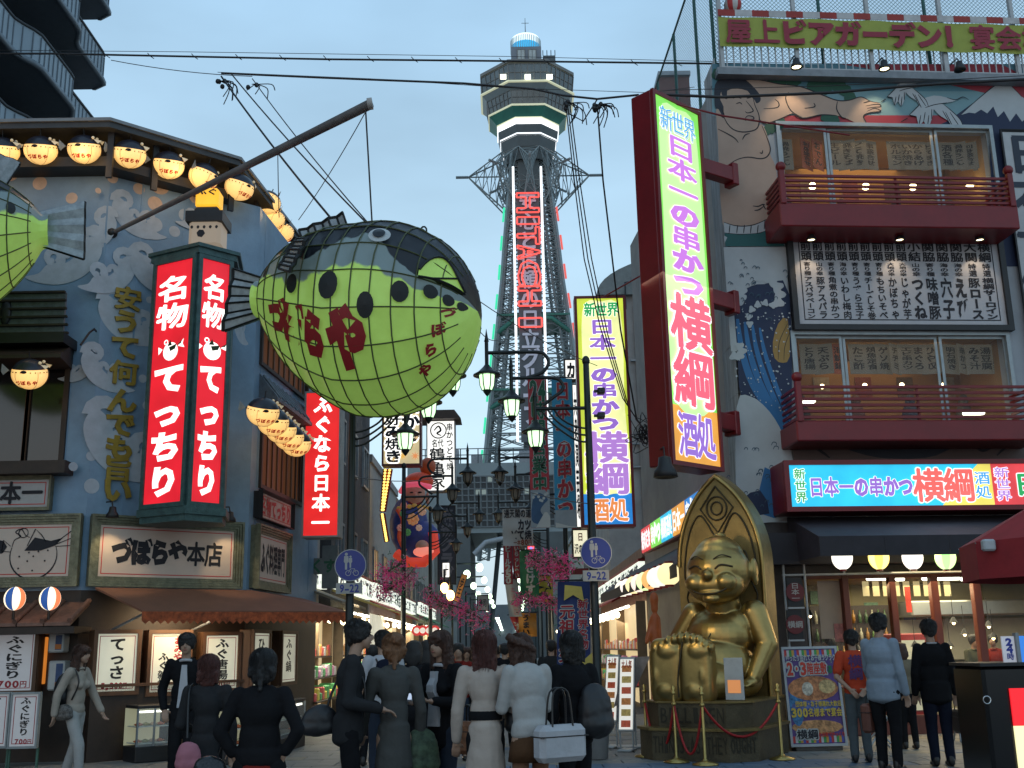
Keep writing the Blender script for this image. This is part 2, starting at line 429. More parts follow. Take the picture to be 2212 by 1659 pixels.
def inset(d):
 out=[]
 dirs=[(EP[i+1]-EP[i]).normalized()for i in range(3)]
 nrm=[Vector((-q.y,q.x,0))for q in dirs]
 out.append(EP[0]+nrm[0]*d)
 for i in(0,1):
  p1=EP[i]+nrm[i]*d;p2=EP[i+1]+nrm[i+1]*d;d1,d2=dirs[i],dirs[i+1]
  den=d1 .x*d2 .y-d1 .y*d2 .x;t_=((p2 .x-p1 .x)*d2 .y-(p2 .y-p1 .y)*d2 .x)/den;out.append(p1+d1*t_)
 out.append(EP[3]+nrm[2]*d);return out
FEA=Frame(EP[1],0);FEB=Frame(EP[1],math.degrees(math.atan2(EP[2].y-EP[1].y,EP[2].x-EP[1].x)));FEC=Frame(EP[2],math.degrees(math.atan2(EP[3].y-EP[2].y,EP[3].x-EP[2].x)))
def ring(z0,z1,po,pi_):
 m_=MB();n=len(po)
 for i in range(n-1):
  a,b,c,d=po[i],po[i+1],pi_[i+1],pi_[i]
  m_.add([(q.x,q.y,z)for z in(z0,z1)for q in(a,b,c,d)],[(3,2,1,0),(4,5,6,7),(0,1,5,4),(2,3,7,6),(1,2,6,5),(3,0,4,7)])
 return m_
WI=FA.I
ring(ZE-.12,ZE-.02,inset(.04),inset(3)).obj('roof',roofm,rest_b,xf=lambda q:WI@q)
ring(ZE-.02,ZE+.035,inset(0),inset(3)).obj('fascia',fascia,rest_b,xf=lambda q:WI@q)
ring(HW+.05,ZE-.12,inset(.75),inset(1.4)).obj('gallery_wall',black,rest_b,xf=lambda q:WI@q)
ring(HW-.12,HW+.05,inset(.28),inset(.8)).obj('gallery_beam',black,rest_b,xf=lambda q:WI@q)
LE=[(EP[i+1]-EP[i]).length for i in range(3)]
for fr,xs in((FEA,(-4.2,-2.1,-.05)),(FEB,(.9,LE[1]-.05)),(FEC,(1.6,3.2))):
 for x in xs:
  m2=MB();m2 .box(x-.05,x+.05,.22,.275,HW-.35,ZE-.12);m2 .obj('gallery_post',black,rest_b,xf=to(fr,FA))
  # painted waves
def wave_motif(sc_,mir=1,rot=0):
 def curl(cx,cz,r,a0,a1,w0,w1,n=9):
  L,Q=[],[]
  for i in range(n):
   t_=i/(n-1);a=R(a0+(a1-a0)*t_);w_=w0+(w1-w0)*t_;rr=r*(1-.35*t_)
   L.append((cx+(rr+w_)*math.cos(a),cz+(rr+w_)*math.sin(a)));Q.append((cx+max(0,rr-w_)*math.cos(a),cz+max(0,rr-w_)*math.sin(a)))
  return L+Q[::-1]
 def dsc(cx,cz,r):return[(cx+r*math.cos(k*.4488),cz+r*math.sin(k*.4488))for k in range(14)]
 shapes=[spline([(-.02,.78),(-.12,.55),(-.02,.28),(.22,.06),(.55,-.04),(.9,.0),(1.12,.1),(.9,.16),(.78,.3),(.62,.34),(.45,.34),(.28,.5),(.2,.66)],4,True),curl(.12,.72,.2,190,-60,.10,.06),dsc(.17,.63,.085),curl(.68,.44,.15,240,-40,.09,.05),dsc(.72,.36,.07),curl(.38,.46,.1,230,20,.07,.05),dsc(.45,.46,.055)]
 c,s_=math.cos(R(rot)),math.sin(R(rot))
 return[[((x-.4)*mir*sc_*c-(z-.4)*sc_*s_,(x-.4)*mir*sc_*s_+(z-.4)*sc_*c)for x,z in sh]for sh in shapes]
WL=[0]
def paint_at(fr,px,py,mir,s_,rot=0):
 u,z=fr.uv(px,py);m_=MB()
 WL[0]+=1
 for k_,sh in enumerate(wave_motif(s_,mir,rot)):m_.poly([(u+a,z+b)for a,b in sh],-.004-.0009*k_-.0065*(WL[0]%4))
 m_.obj('wave_painting',foam,rest_b,xf=to(fr,FA))
for a in((FB,292,470,1,.78,0),(FB,240,590,-1,.8,10),(FB,340,590,1,.9,5),(FB,276,690,1,.95,0),(FB,225,800,1,.75,-5),(FB,262,960,1,1.25,-8),(FB,430,470,-1,.6,0),(FA,200,505,-1,.8,10),(FA,152,560,-1,1.0,0),(FC,515,700,1,.7,0),(FA,170,800,-1,.45,0)):paint_at(*a)
def disc(fr,px,py,r,mat,name='bubble_painting'):
 u,z=fr.uv(px,py);m_=MB();m_.poly([(u+r*math.cos(a*math.pi/9),z+r*math.sin(a*math.pi/9))for a in range(18)],-.003);m_.obj(name,mat,rest_b,xf=to(fr,FA))
for fr,px,py,r,c in((FA,25,378,.11,1),(FA,86,396,.12,1),(FA,155,428,.10,1),(FB,243,385,.09,1),(FB,345,400,.17,1),(FB,300,408,.1,1),(FB,212,412,.05,1),(FB,335,440,.13,1),(FB,424,425,.14,1),(FB,400,465,.12,0),(FB,377,500,.1,0),(FB,335,485,.13,0),(FB,323,648,.06,0),(FB,208,753,.07,0),(FB,308,818,.07,0),(FB,183,757,.06,0),(FB,318,876,.08,0),(FB,290,880,.04,0),(FB,198,1050,.12,0),(FB,158,1008,.07,0),(FB,275,945,.05,0),(FB,197,985,.08,0)):
 disc(fr,px,py,r,bubble if c else foam)
 # gold raised characters
gold=M('gold_letter',(.34,.22,.03),.45,.3,var=.2)
us=[FB.uv(x,y)for x,y in((275,646),(271,696),(269,750),(266,806),(262,866),(258,917),(257,967),(253,1013),(252,1059))]
for(u,z),ch in zip(us,'安うて何んでも旨い'):
 m2=MB();m2 .text(ch,u-.22,u+.22,z-.19,z+.19,-.03,off=.045,ex=.04,fill=1.1);m2 .obj('gold_character',gold,rest_b,xf=to(FB,FA))
 # window on the left wall: canopy with lattice, dark sashes, sill
def on(fr,mb_,name,mat,**k):return mb_.obj(name,mat,rest_b,xf=to(fr,FA),**k)
zt=FA.uv(60,648)[1];zb=FA.uv(60,735)[1];ur=FA.uv(158,690)[0]
greytile=M('grey_tile',(.13,.15,.17),.6,var=.3,scale=8,bump=.3)
for k in range(6):
 z=zt-(zt-zb)*k/5;on(FA,MB().box(-4,ur+.02*k,-.42,-.36,z-.02,z+.012),'parapet_rail',dwood)
on(FA,MB().box(-4,ur,-.36,-.30,zb,zt),'parapet_panel',greytile)
on(FA,MB().box(-4,ur+.1,-.55,0,zb-.20,zb-.04),'balcony_edge',black)
m2=MB();u_,z_=FA.uv(35,690);m2 .ell((u_,-.38,z_),(.09,.05,.22));on(FA,m2,'leaf_crest',black)
zt2,zb2=FA.uv(60,770)[1],FA.uv(60,792)[1]
on(FA,MB().add([(-4,-.75,zb2),(ur+.16,-.75,zb2),(ur+.05,0,zt2+.2),(-4,0,zt2+.2),(-4,-.75,zb2-.06),(ur+.16,-.75,zb2-.06),(ur+.05,0,zb2-.06),(-4,0,zb2-.06)],[(0,1,2,3),(0,4,5,1),(1,5,6,2),(4,7,6,5)]),'window_canopy',dwood)
a_,b_,c_,d_=hA[0]
wf=MB();frame_bars(wf,a_-.06,b_+.06,c_-.06,d_+.06,.08,-.05,.02)
wfo=on(FA,wf,'window',dwood)
for x in(a_+.55,a_+1.1,b_-.62):on(FA,MB().box(x-.03,x+.03,.05,.09,c_+.02,d_-.02),'sash',brown)
on(FA,MB().box(a_,b_,.1,.12,c_,d_),'pane',M('dark_glass',(.01,.01,.012),.12,var=.2,spec=.8))
on(FA,MB().box(-4,FA.uv(118,1010)[0]+.3,-.35,0,FA.uv(60,1030)[1],FA.uv(60,1003)[1]),'window_sill',dwood)
# side windows with lattice and small canopies on the street side
for(a_,b_,c_,d_)in hC:
 wf=MB();frame_bars(wf,a_-.05,b_+.05,c_-.05,d_+.05,.07,-.05,.02);on(FC,wf,'window',dwood)
 for k in range(9):x=a_+(b_-a_)*(k+.5)/9;on(FC,MB().box(x-.02,x+.02,.0,.03,c_+.02,d_-.02),'lattice_bar',brown)
 on(FC,MB().box(a_,b_,.1,.12,c_,d_),'pane',E('dim_window',(.10,.035,.012),.6,False))
 on(FC,MB().add([(a_-.3,-.38,d_+.02),(b_+.3,-.38,d_+.02),(b_+.2,0,d_+.5),(a_-.2,0,d_+.5),(a_-.3,-.38,d_-.04),(b_+.3,-.38,d_-.04),(b_+.2,0,d_-.04),(a_-.2,0,d_-.04)],[(0,1,2,3),(0,4,5,1),(1,5,6,2),(4,7,6,5),(0,3,7,4)]),'window_canopy',greytile)
 for k in range(12):x=a_-.25+(b_-a_+.5)*(k+.5)/12;on(FC,MB().tube([(x,-.38,d_+.04),(x,-.05,d_+.48)],.025,5),'roof_tile',greytile)
 # small painted hands cable bracket
u_,z_=FB.uv(190,720);on(FB,MB().tube([(u_-.25,-.5,z_-.35),(u_-.1,-.4,z_-.1),(u_,-.3,z_),(u_+.12,-.02,z_+.05)],.018,5),'cable',black)
# ---------------------------------------------------------------- sign boards
paper=M('sign_paper',(.62,.50,.42),.6,var=.06,scale=2)
red_line=M('red_line',(.55,.05,.04),.6,var=0)
def board(name,label,fr,u0,u1,z0,z1,txt=None,fw=.16,gilt=bronze_frame,face=paper,dy=0,cat='sign',th=.18,txtmat=ink,off=.05,vert=False,tin=.12,grp=None,fill=1.0,line=True):
 t=thing(name,label,cat,fr,(u0,dy,z0),group=grp)
 m_=MB();m_.box(u0+.02,u1-.02,dy-th*.55,dy-.001,z0+.02,z1-.02);m_.obj('backing',gilt,t)
 for k in range(4):
  m_=MB();f=fw*k/4;frame_bars(m_,u0+f,u1-f,z0+f,z1-f,fw/4-.004,dy-th*(1-.1*k),dy-th*.5);m_.obj('frame_moulding',gilt,t)
 i=fw
 m_=MB();m_.box(u0+i,u1-i,dy-th*.62,dy-th*.56,z0+i,z1-i);m_.obj('panel',face,t)
 if line:
  m_=MB();j=i+.035;frame_bars(m_,u0+j,u1-j,z0+j,z1-j,.014,dy-th*.62-.003,dy-th*.62-.002);m_.obj('border_line',red_line,t)
 if txt:
  m_=MB();j=i+tin;m_.text(txt,u0+j,u1-j,z0+j,z1-j,dy-th*.62-.006,off=off,vert=vert,fill=fill);m_.obj('lettering',txtmat,t)
 return t
zT=FB.uv(200,1112)[1];zB=FB.uv(200,1268)[1]
uR=FB.uv(527,1200,-.18)[0];uL=FB.uv(190,1200,-.18)[0]
board('sign_board','large framed cream board reading づぼらや本店 above the brown awning',FB,max(uL,.04),uR,zB,zT,'づぼらや本店',off=.075,tin=.2,fill=1.05)
uA=FA.uv(169,1200,-.18)[0]
t=board('sign_board','framed cream board with や and a line drawing of a puffer fish',FA,uA-3.4,uA,zB,zT,None)
m_=MB();m_.text('づぼらや',-3.4+uA-.5,FA.uv(22,1190)[0],zB+.36,zT-.3,-.12,off=.08);m_.obj('lettering',ink,t)
def fish_drawing(m_,cx,cz,s_,y,lw=.018,mir=1):
 def q(x,z):return(cx+x*s_*mir,cz+z*s_)
 m_.ribbon([q(.5*math.cos(a),-.08+.5*math.sin(a))for a in[R(160+220*k/22)for k in range(23)]],lw*1.4,y)
 m_.ribbon(spline([q(-.47,.1),q(-.43,.25),q(-.3,.33),q(-.42,.42),q(-.3,.48),q(-.2,.35),q(-.1,.3)],4),lw,y)
 m_.ribbon([q(-.25+.1*math.cos(a),.4+.1*math.sin(a))for a in[R(20*k)for k in range(19)]],lw,y)
 m_.poly([q(-.2,.02),q(.0,.3),q(.35,.22),q(.6,.28),q(.45,.12),q(.15,.02)],y)
 m_.ribbon([q(-.15,.12),q(0,.48),q(.14,.35),q(.25,.2)],lw,y)
 m_.ribbon([q(.45,.18),q(.85,.48),q(.82,.3),q(.9,.12),q(.45,.1)],lw,y)
 m_.ribbon([q(.45,.14),q(.86,.3)],lw*.8,y)
 m_.ribbon([q(-.5,.12),q(-.66,.25),q(-.68,.02),q(-.5,.0)],lw,y)
 for x,z in((-.3,-.1),(-.1,-.02),(.1,.0),(-.3,-.35),(.0,-.4),(.25,-.2),(-.12,-.2),(.3,.02),(0,-.1)):
  m_.poly([q(x+.022*math.cos(a),z+.022*math.sin(a))for a in(0,1.2,2.5,3.8,5)],y)
u_,z_=FA.uv(80,1190);m_=MB();fish_drawing(m_,u_,z_-.02,.72,-.12);m_.obj('fish_drawing',ink,t)
board('sign_board','framed board reading ふぐ料理専門 on the street side beyond the corner',FC,.12,2.1,zB+.02,zT+.02,'ふぐ料理専門',off=.05)
board('name_board','small cream board ending in 本一 above the puffer fish board',FA,-4,FA.uv(118,1070)[0],zT+.06,FA.uv(118,1030)[1],None,fw=.06,face=M('grey_paper',(.45,.43,.42),.6,var=.1))
m_=MB();m_.text('日本一',FA.uv(-40,1070)[0],FA.uv(100,1070)[0],zT+.16,FA.uv(118,1040)[1],-.125,off=.06);m_.obj('lettering',ink,bpy.data.objects['name_board'])
t=board('small_sign','small pink sign with red characters 名物てっちり under the side window',FC,.2,2.2,zT+.12,zT+.62,'名物てっちり',fw=.04,gilt=black,face=M('pink_paper',(.55,.40,.33),.6,var=.1),txtmat=M('red_ink',(.5,.03,.03),.6,var=0),tin=.04)
# spot lamp heads over the boards
spot_mat=M('spot_glow',(1,.9,.5),emit=6,ecol=(1,.85,.5),var=0,sample=False)
def spotlight(fr,px,py,dy,label,cat='spotlight',grp=None,s_=1.0,lit=True,energy=0,to_=None,col=(1,.75,.42)):
 u,z=fr.uv(px,py,dy)
 t=thing('spotlight',label,cat,fr,(u,dy,z),group=grp)
 MB().lathe([(.02*s_,.1*s_),(.05*s_,.09*s_),(.06*s_,.02*s_),(.09*s_,-.02*s_),(.10*s_,-.07*s_),(.085*s_,-.075*s_),(.08*s_,-.03*s_)],(u,dy,z),14).obj('lamp_head',black,t)
 MB().lathe([(.001,-.05*s_),(.075*s_,-.05*s_)],(u,dy,z),14).obj('bulb',spot_mat if lit else dark_metal,t)
 MB().tube([(u,dy,z+.08*s_),(u,dy+.05,z+.18*s_),(u,dy+.3*s_,z+.2*s_)],.012,6).obj('bracket',black,t)
 if energy:lamp('spot_lamp','SPOT',fr,(u,dy,z-.08*s_),energy,col,.04,to_ or(u,dy+.6,z-1),75)
 return t
spotlight(FB,243,1108,-.55,'black spotlight over the left end of the づぼらや本店 board',energy=18,to_=(FB.uv(243,1108)[0],-.1,zT-.9))
spotlight(FB,497,1118,-.55,'black spotlight over the right end of the づぼらや本店 board',energy=14,to_=(FB.uv(497,1108)[0],-.1,zT-.9))
# ---------------------------------------------------------------- double faced red sign on the corner
lred=E('lit_red',(.78,.015,.03),.95);lwhite=EL('lit_white',(1,.98,.92),1.6)
YA=16.5;pa=P(428,553,YA);pl=P(337,560,YA+.42);pr=P(503,560,YA+.44);zb_=P(420,1092,YA).z;zt_=P(437,547,YA).z
t=thing('corner_sign','tall lit red two-faced sign reading 名物てっちり on each face in a green frame','sign',None,(pa.x,pa.y,zb_))
m_=MB();back=[(pr.x,pr.y+.02),(pr.x-.1,pr.y+.6),(pl.x+.1,pl.y+.6),(pl.x,pl.y+.02)]
m_.slab([(pl.x,pl.y),(pa.x,pa.y),(pr.x,pr.y)]+back[1:3],zb_,zt_);m_.obj('casing',green_frame,t)
for z,h,g in((zt_,.1,.12),(zb_-.12,.12,.1),(zt_+.1,.06,.2),(zb_-.22,.1,.02)):
 m_=MB();cx,cy_=(pl.x+pr.x)/2,pa.y+.5
 m_.slab([(x+(x-cx)*g,y+(y-cy_)*g)for x,y in((pl.x,pl.y),(pa.x,pa.y),(pr.x,pr.y),back[1],back[2])],z,z+h);m_.obj('cornice',green_frame,t)
for a,b in((pl,pa),(pa,pr)):
 a2=Vector((a.x,a.y,0));b2=Vector((b.x,b.y,0));L_=(b2-a2).length
 fr=Frame(a2,math.degrees(math.atan2(b2 .y-a2 .y,b2 .x-a2 .x)))
 xf=(lambda T:(lambda q:T@q))(fr.M)
 frame_m=MB();frame_bars(frame_m,.0,L_,zb_,zt_,.07,-.05,.0);frame_m.obj('frame',green_frame,t,xf=xf)
 MB().box(.07,L_-.07,-.02,-.003,zb_+.07,zt_-.07).obj('panel',lred,t,xf=xf)
 H_=zt_-zb_;m_=MB()
 zz=[zt_-H_*k for k in(.06,.175,.3,.415)]
 m_.text('名物',.09,L_-.09,zt_-H_*.30,zt_-H_*.07,-.026,vert=True,off=.05,fill=.95)
 m_.text('てっちり',.09,L_-.09,zt_-H_*.965,zt_-H_*.43,-.026,vert=True,off=.055,fill=.9)
 cx,cz=L_/2,zt_-H_*.375
 m_.poly([(cx+.155*math.cos(R(k*20)),cz-.05+.15*math.sin(R(k*20)))for k in range(18)],-.026);m_.ribbon([(cx-.10+.035*math.cos(R(k*36)),cz+.11+.035*math.sin(R(k*36)))for k in range(10)],.02,-.027,True)
 m_.poly([(cx+.15,cz+.02),(cx+.27,cz+.13),(cx+.25,cz+.05),(cx+.29,cz-.02)],-.026);m_.poly([(cx-.17,cz),(cx-.26,cz+.05),(cx-.25,cz-.08)],-.026)
 m_.obj('lettering',lwhite,t,xf=xf)
 m_=MB();m_.poly([(cx-.07,cz+.04),(cx-.01,cz+.14),(cx+.03,cz+.05)],-.03);m_.poly([(cx-.03,cz+.02),(cx+.13,cz+.06),(cx+.10,cz-.02),(cx+.0,cz-.05)],-.032)
 for a_,b_2 in((-.06,-.08),(0,-.13),(.06,-.09),(-.02,-.06)):m_.poly([(cx+a_+.01*math.cos(q),cz+b_2+.01*math.sin(q))for q in(0,1,2,3,4,5)],-.03)
 m_.poly([(cx+.14,cz+.03),(cx+.25,cz+.11),(cx+.22,cz+.05)],-.034);m_.obj('fish_drawing',M('green_ink',(.03,.06,.02),var=0),t,xf=xf)
 # two stacked box lanterns on top
p0=P(448,545,YA+.35)
t=thing('box_lantern','grey and black puffer-printed box lantern standing on the tall red corner sign','lantern',None,(p0 .x,p0 .y,zt_+.16))
zc=zt_+.16
m_=MB();m_.bbox(p0 .x-.26,p0 .x+.26,p0 .y-.25,p0 .y+.25,zc,zc+.52,.06);m_.obj('paper_body',E('dim_paper',(.30,.24,.18),.8,False),t)
m_=MB();m_.slab([(p0 .x-.3,p0 .y-.3),(p0 .x+.3,p0 .y-.3),(p0 .x+.3,p0 .y+.3),(p0 .x-.3,p0 .y+.3)],zc+.42,zc+.6);m_.bbox(p0 .x-.2,p0 .x+.2,p0 .y-.2,p0 .y+.2,zc+.6,zc+.72,.05);m_.obj('dark_cap',black,t)
m_=MB()
for k in range(5):m_.poly([(p0 .x-.2+.1*k+.025*math.cos(a),zc+.33+.03*math.sin(a))for a in(0,1,2,3,4,5)],p0 .y-.255)
m_.poly([(p0 .x-.05+.07*math.cos(a),zc+.22+.07*math.sin(a))for a in(0,1,2,3,4,5)],p0 .y-.255);m_.obj('spots',ink,t)
t=thing('box_lantern','small glowing yellow box lantern on the topmost corner under the eave','lantern',None,(p0 .x-.02,p0 .y,zc+.72))
m_=MB();m_.bbox(p0 .x-.2,p0 .x+.18,p0 .y-.17,p0 .y+.19,zc+.72,zc+1.06,.04);m_.obj('paper_body',E('lit_yellow',(1,.50,.03),1.0,False),t)
m_=MB();m_.text('ふぐ',p0 .x-.19,p0 .x+.17,zc+.92,zc+1.04,p0 .y-.175,off=.04);m_.obj('lettering',ink,t)
# ---------------------------------------------------------------- eave with round lanterns of the gallery: puffer lanterns
warm=M('lantern_paper',(1,.72,.35),.6,emit=1.0,ecol=(1.0,.56,.17),var=.12,scale=3)
def warm_nodes(m_):
 t_=m_.node_tree;b=t_.nodes['Principled BSDF'];lw=t_.nodes.new('ShaderNodeLayerWeight');lw.inputs[0].default_value=.35
 r=t_.nodes.new('ShaderNodeMapRange');r.inputs['To Min'].default_value=1.15;r.inputs['To Max'].default_value=.5
 t_.links.new(lw.outputs['Facing'],r.inputs['Value']);t_.links.new(r.outputs[0],b.inputs['Emission Strength'])
warm_nodes(warm)
capm=M('lantern_cap',(.02,.022,.035),.35,var=.3);redink=M('lantern_red',(.45,.02,.02),.6,emit=.25,ecol=(.6,.02,.01),var=0,sample=False)
fin_m=M('fin_paint',(.30,.34,.36),.5,var=.3,scale=9)
def puffer_lantern(r,label,fr,at,rz,grp):
 t=thing('puffer_lantern',label,'lantern',fr,at,group=grp,rz=rz);OFF[t.name]=Vector((0,0,0))
 m_=MB();prof=[(r*math.sin(R(a)),-r*.92*math.cos(R(a)))for a in range(0,118,9)]
 m_.lathe([(max(q,.004),z)for q,z in prof],(0,0,0),20,sx=1.03);m_.obj('paper_body',warm,t)
 prof=[(r*1.012*math.sin(R(a)),-r*.93*math.cos(R(a)))for a in range(110,181,7)]
 m_=MB();m_.lathe([(max(q,.004),z)for q,z in prof],(0,0,0),20,sx=1.03);cap=m_.obj('dark_back',capm,t)
 m_=MB()
 for k in range(24):
  a=k*15;
  for aa,s_ in((100,.04),):
   c=Vector((1.09*r*math.sin(R(aa))*math.cos(R(a)),r*1.01*math.sin(R(aa))*math.sin(R(a)),-r*.93*math.cos(R(aa))))
   m_.ell(c,(r*s_,)*3,6,4)
 for sd in(-1,1):m_.ell((-.1*r,sd*r*.97,r*.2),(r*.18,r*.05,r*.1),8,5)
 m_.obj('spots',ink,t)
 m_=MB()
 for k in range(5):
  a=R(20+72*k);m_.tube([(1.09*r*math.sin(R(b))*math.cos(a),1.01*r*math.sin(R(b))*math.sin(a),-r*.93*math.cos(R(b)))for b in range(4,112,9)],r*.012,3)
 m_.obj('wire_rib',dwood,t)
 for sd in(1,-1):
  m_=MB();s2='づぼらや'
  for i,ch in enumerate(s2):
   V,Fs=glyph(ch,.06)
   vs=[]
   for q in V:
    ang=-90+(-30+20*i+(q.x-.5)*18)if sd==1 else 90+(-30+20*i+(q.x-.5)*18)
    el=60+(q.y-.38)*20;rr=1.012
    vs.append((1.08*rr*r*math.sin(R(el))*math.cos(R(ang)),rr*r*math.sin(R(el))*math.sin(R(ang)),-rr*.92*r*math.cos(R(el))))
   m_.add(vs,Fs)
  m_.obj('lettering',redink,t)
 for sd in(-1,1):
  m_=MB();m_.add([(r*.75,sd*r*.55,r*.62),(r*1.2,sd*r*.3,r*.55),(r*1.0,sd*r*.5,r*.35)],[(0,1,2)]);m_.ell((r*.7,sd*r*.45,r*.72),(r*.1,r*.1,r*.1),8,6);m_.obj('eye',M('eye_paint',(.7,.6,.45),.4,emit=.3,ecol=(.8,.6,.3),var=0,sample=False),t)
 m_=MB();m_.add([(-1.15*r,0,r*.2),(-1.55*r,.0,r*.6),(-1.6*r,0,r*.1),(-1.5*r,.01,-r*.1)],[(0,1,2,3)]);m_.obj('tail_fin',fin_m,t)
 m_=MB();m_.tube([(0,0,r*.9),(0,0,r*1.35)],.01,4);m_.obj('hook',dark_metal,t)
 tl=Matrix.Rotation(R(20),4,'X')
 for ch_ in[q for q in bpy.data.objects if q.parent==t]:ch_.matrix_basis=tl
 return t
grp='lit puffer fish lanterns under the blue restaurant eave'
plist=[(FEA,6,328,8),(FEA,88,325,8),(FEA,182,323,5),(FEB,280,333,-20),(FEB,364,357,-20),(FEB,440,382,35),(FEB,517,405,20),(FEC,578,438,50),(FEC,588,472,40),(FEC,608,500,40)]
plab=['lit puffer lantern cut by the left photo edge, under the eave','lit puffer lantern second from the left under the eave','lit puffer lantern just left of the eave corner post','wide lit puffer lantern just right of the eave corner post','wide lit puffer lantern left of the long slanting boom','puffer lantern half hidden behind the boom above the yellow box lantern','lit puffer lantern right of the boom at the end of the corner eave','first lit puffer lantern on the receding street side of the eave','middle lit puffer lantern on the receding street side of the eave','farthest lit puffer lantern on the receding street side of the eave']
LP=None
for(fr,px,py,rz),lb in zip(plist,plab):
 dy=.2;u,z=fr.uv(px,py,dy)
 if LP is None:LP=puffer_lantern(.255,lb,fr,(u,dy,z),rz,grp)
 else:dup(LP,lb,fr,(u,dy,z),rz,grp)
for(fr,px,py,dy,rz),lb in zip(((FA,64,808,-.9,10),(FC,568,890,-.65,-55),(FC,590,912,-.65,-55),(FC,607,928,-.65,-55),(FC,624,944,-.65,-55),(FC,640,958,-.65,-55)),('single lit puffer lantern hanging before the dark left window','nearest puffer lantern of the low side row','second puffer lantern of the low side row','third puffer lantern of the low side row','fourth puffer lantern of the low side row','farthest puffer lantern of the low side row')):
 u,z=fr.uv(px,py,dy);dup(LP,lb,fr,(u,dy,z),rz,'lit puffer fish lanterns lower on the blue restaurant')
for k,(fr,u)in enumerate(((FEA,-1.9),(FEA,-.4),(FEB,1.2),(FEC,1.0))):lamp('lantern_glow','POINT',fr,(u,-.05,HW-.05),9,(1,.6,.25),.25)
# ---------------------------------------------------------------- ground floor, left
tilem=M('canopy_tile',(.20,.10,.07),.5,var=.35,scale=7,bump=.3)
z1=FA.uv(80,1302,0)[1];zf=FA.uv(80,1345,-.7)[1]
t=thing('tiled_canopy','short red-brown tiled canopy under the puffer fish board','canopy',FA,(0,0,zf))
for k in range(11):
 x1=.15-k*.4;m_=MB();m_.add([(x1-.38,-.7,zf),(x1,-.7,zf),(x1-.0,0,z1),(x1-.38,0,z1),(x1-.38,-.7,zf-.05),(x1,-.7,zf-.05),(x1,0,z1-.05),(x1-.38,0,z1-.05)],[(0,1,2,3),(0,4,5,1),(1,5,6,2),(0,3,7,4),(4,7,6,5)])
 m_.tube([(x1-.01,-.72,zf+.02),(x1-.01,0,z1+.02)],.04,6);m_.obj('roof_tile',tilem,t)
MB().box(-4.5,.2,-.68,.0,zf-.16,zf-.06).obj('beam',dwood,t)
for px,lb in((32,'left of two striped round lanterns over the tiled canopy'),(108,'right of two striped round lanterns over the tiled canopy')):
 u,z=FA.uv(px,1293,-.75)
 t=thing('round_lantern',lb,'lantern',FA,(u,-.75,z),group='blue and red striped round lanterns')
 for j in range(8):
  m_=MB();prof=[(max(.004,.15*math.sin(R(a))),-.17*math.cos(R(a)))for a in range(0,181,15)]
  m_.lathe(prof,(u,-.75,z),3,R(45*j+10),R(45*j+55))
  m_.obj('paper_gore',E('lan_blue',(.03,.10,.35),.8,False)if j%4==1 else(E('lan_red',(1,.25,.10),1.0,False)if j%2 else E('lan_cream',(1,.85,.6),1.5)),t)
 MB().cyl((u,-.75,z-.17),(u,-.75,z-.3),.02,6).obj('tassel',dwood,t)
 # awning, two bays round the corner
awn=M('brown_awning',(.20,.085,.05),.8,var=.15,scale=2);valm=M('orange_valance',(.34,.07,.02),.8,var=.6,scale=14)
t=thing('awning','wide brown fabric awning with a flame-patterned orange valance round the corner','awning',FB,(0,0,2.2))
zt_a=FB.uv(300,1272)[1];AF=FB.uv(300,1318,-1.25)[1]
uu=FB.uv(748,1340,-1.25)[0];uu=min(uu,lenB+1.6)
for k in range(6):
 a=.15+k*(lenB-.15)/6;b=.15+(k+1)*(lenB-.15)/6;s0=.5+(uu-.5)*k/6;s1=.5+(uu-.5)*(k+1)/6
 m_=MB();m_.add([(s0,-1.25,AF),(s1,-1.25,AF),(b,-.19,zt_a),(a,-.19,zt_a),(s0,-1.25,AF-.03),(s1,-1.25,AF-.03),(b,-.19,zt_a-.03),(a,-.19,zt_a-.03)],[(0,1,2,3),(0,4,5,1),(4,7,6,5),(0,3,7,4),(1,5,6,2)]);m_.obj('canvas_panel',awn,t)
 m_=MB();n=5
 for q in range(n):x0=s0+(s1-s0)*q/n;x1=s0+(s1-s0)*(q+1)/n;m_.poly([(x0,AF-.02),(x1,AF-.02),(x1,AF-.15),((x0+x1)/2,AF-.2),(x0,AF-.15)],-1.262)
 m_.obj('valance',valm,t)
c1=Vector((uu,-1.25,AF));
T=FB.I@FC.M;c2=T@Vector((3.2,-1.0,AF));c3=T@Vector((3.2,-.1,zt_a));c4=Vector((lenB,-.19,zt_a))
m_=MB();m_.add([c1,c2,c3,c4,c1-Vector((0,0,.03)),c2-Vector((0,0,.03)),c3-Vector((0,0,.03)),c4-Vector((0,0,.03))],[(0,1,2,3),(4,7,6,5),(0,4,5,1)]);m_.obj('canvas_panel',awn,t)
m_=MB();m_.quad(c1-Vector((0,.01,.03)),c2-Vector((0,.01,.03)),c2-Vector((0,.01,.2)),c1-Vector((0,.01,.2)));m_.obj('valance',valm,t)
for x in(.6,1.9):MB().tube([(x,-1.15,AF-.03),(x-.3,-.1,AF-.35)],.02,6).obj('awning_arm',grey_metal,t)
lamp('awning_lamp','AREA',FB,(lenB*.5,-.7,2.1),22,(1,.75,.45),.8,to=(lenB*.5,-.05,1.0))
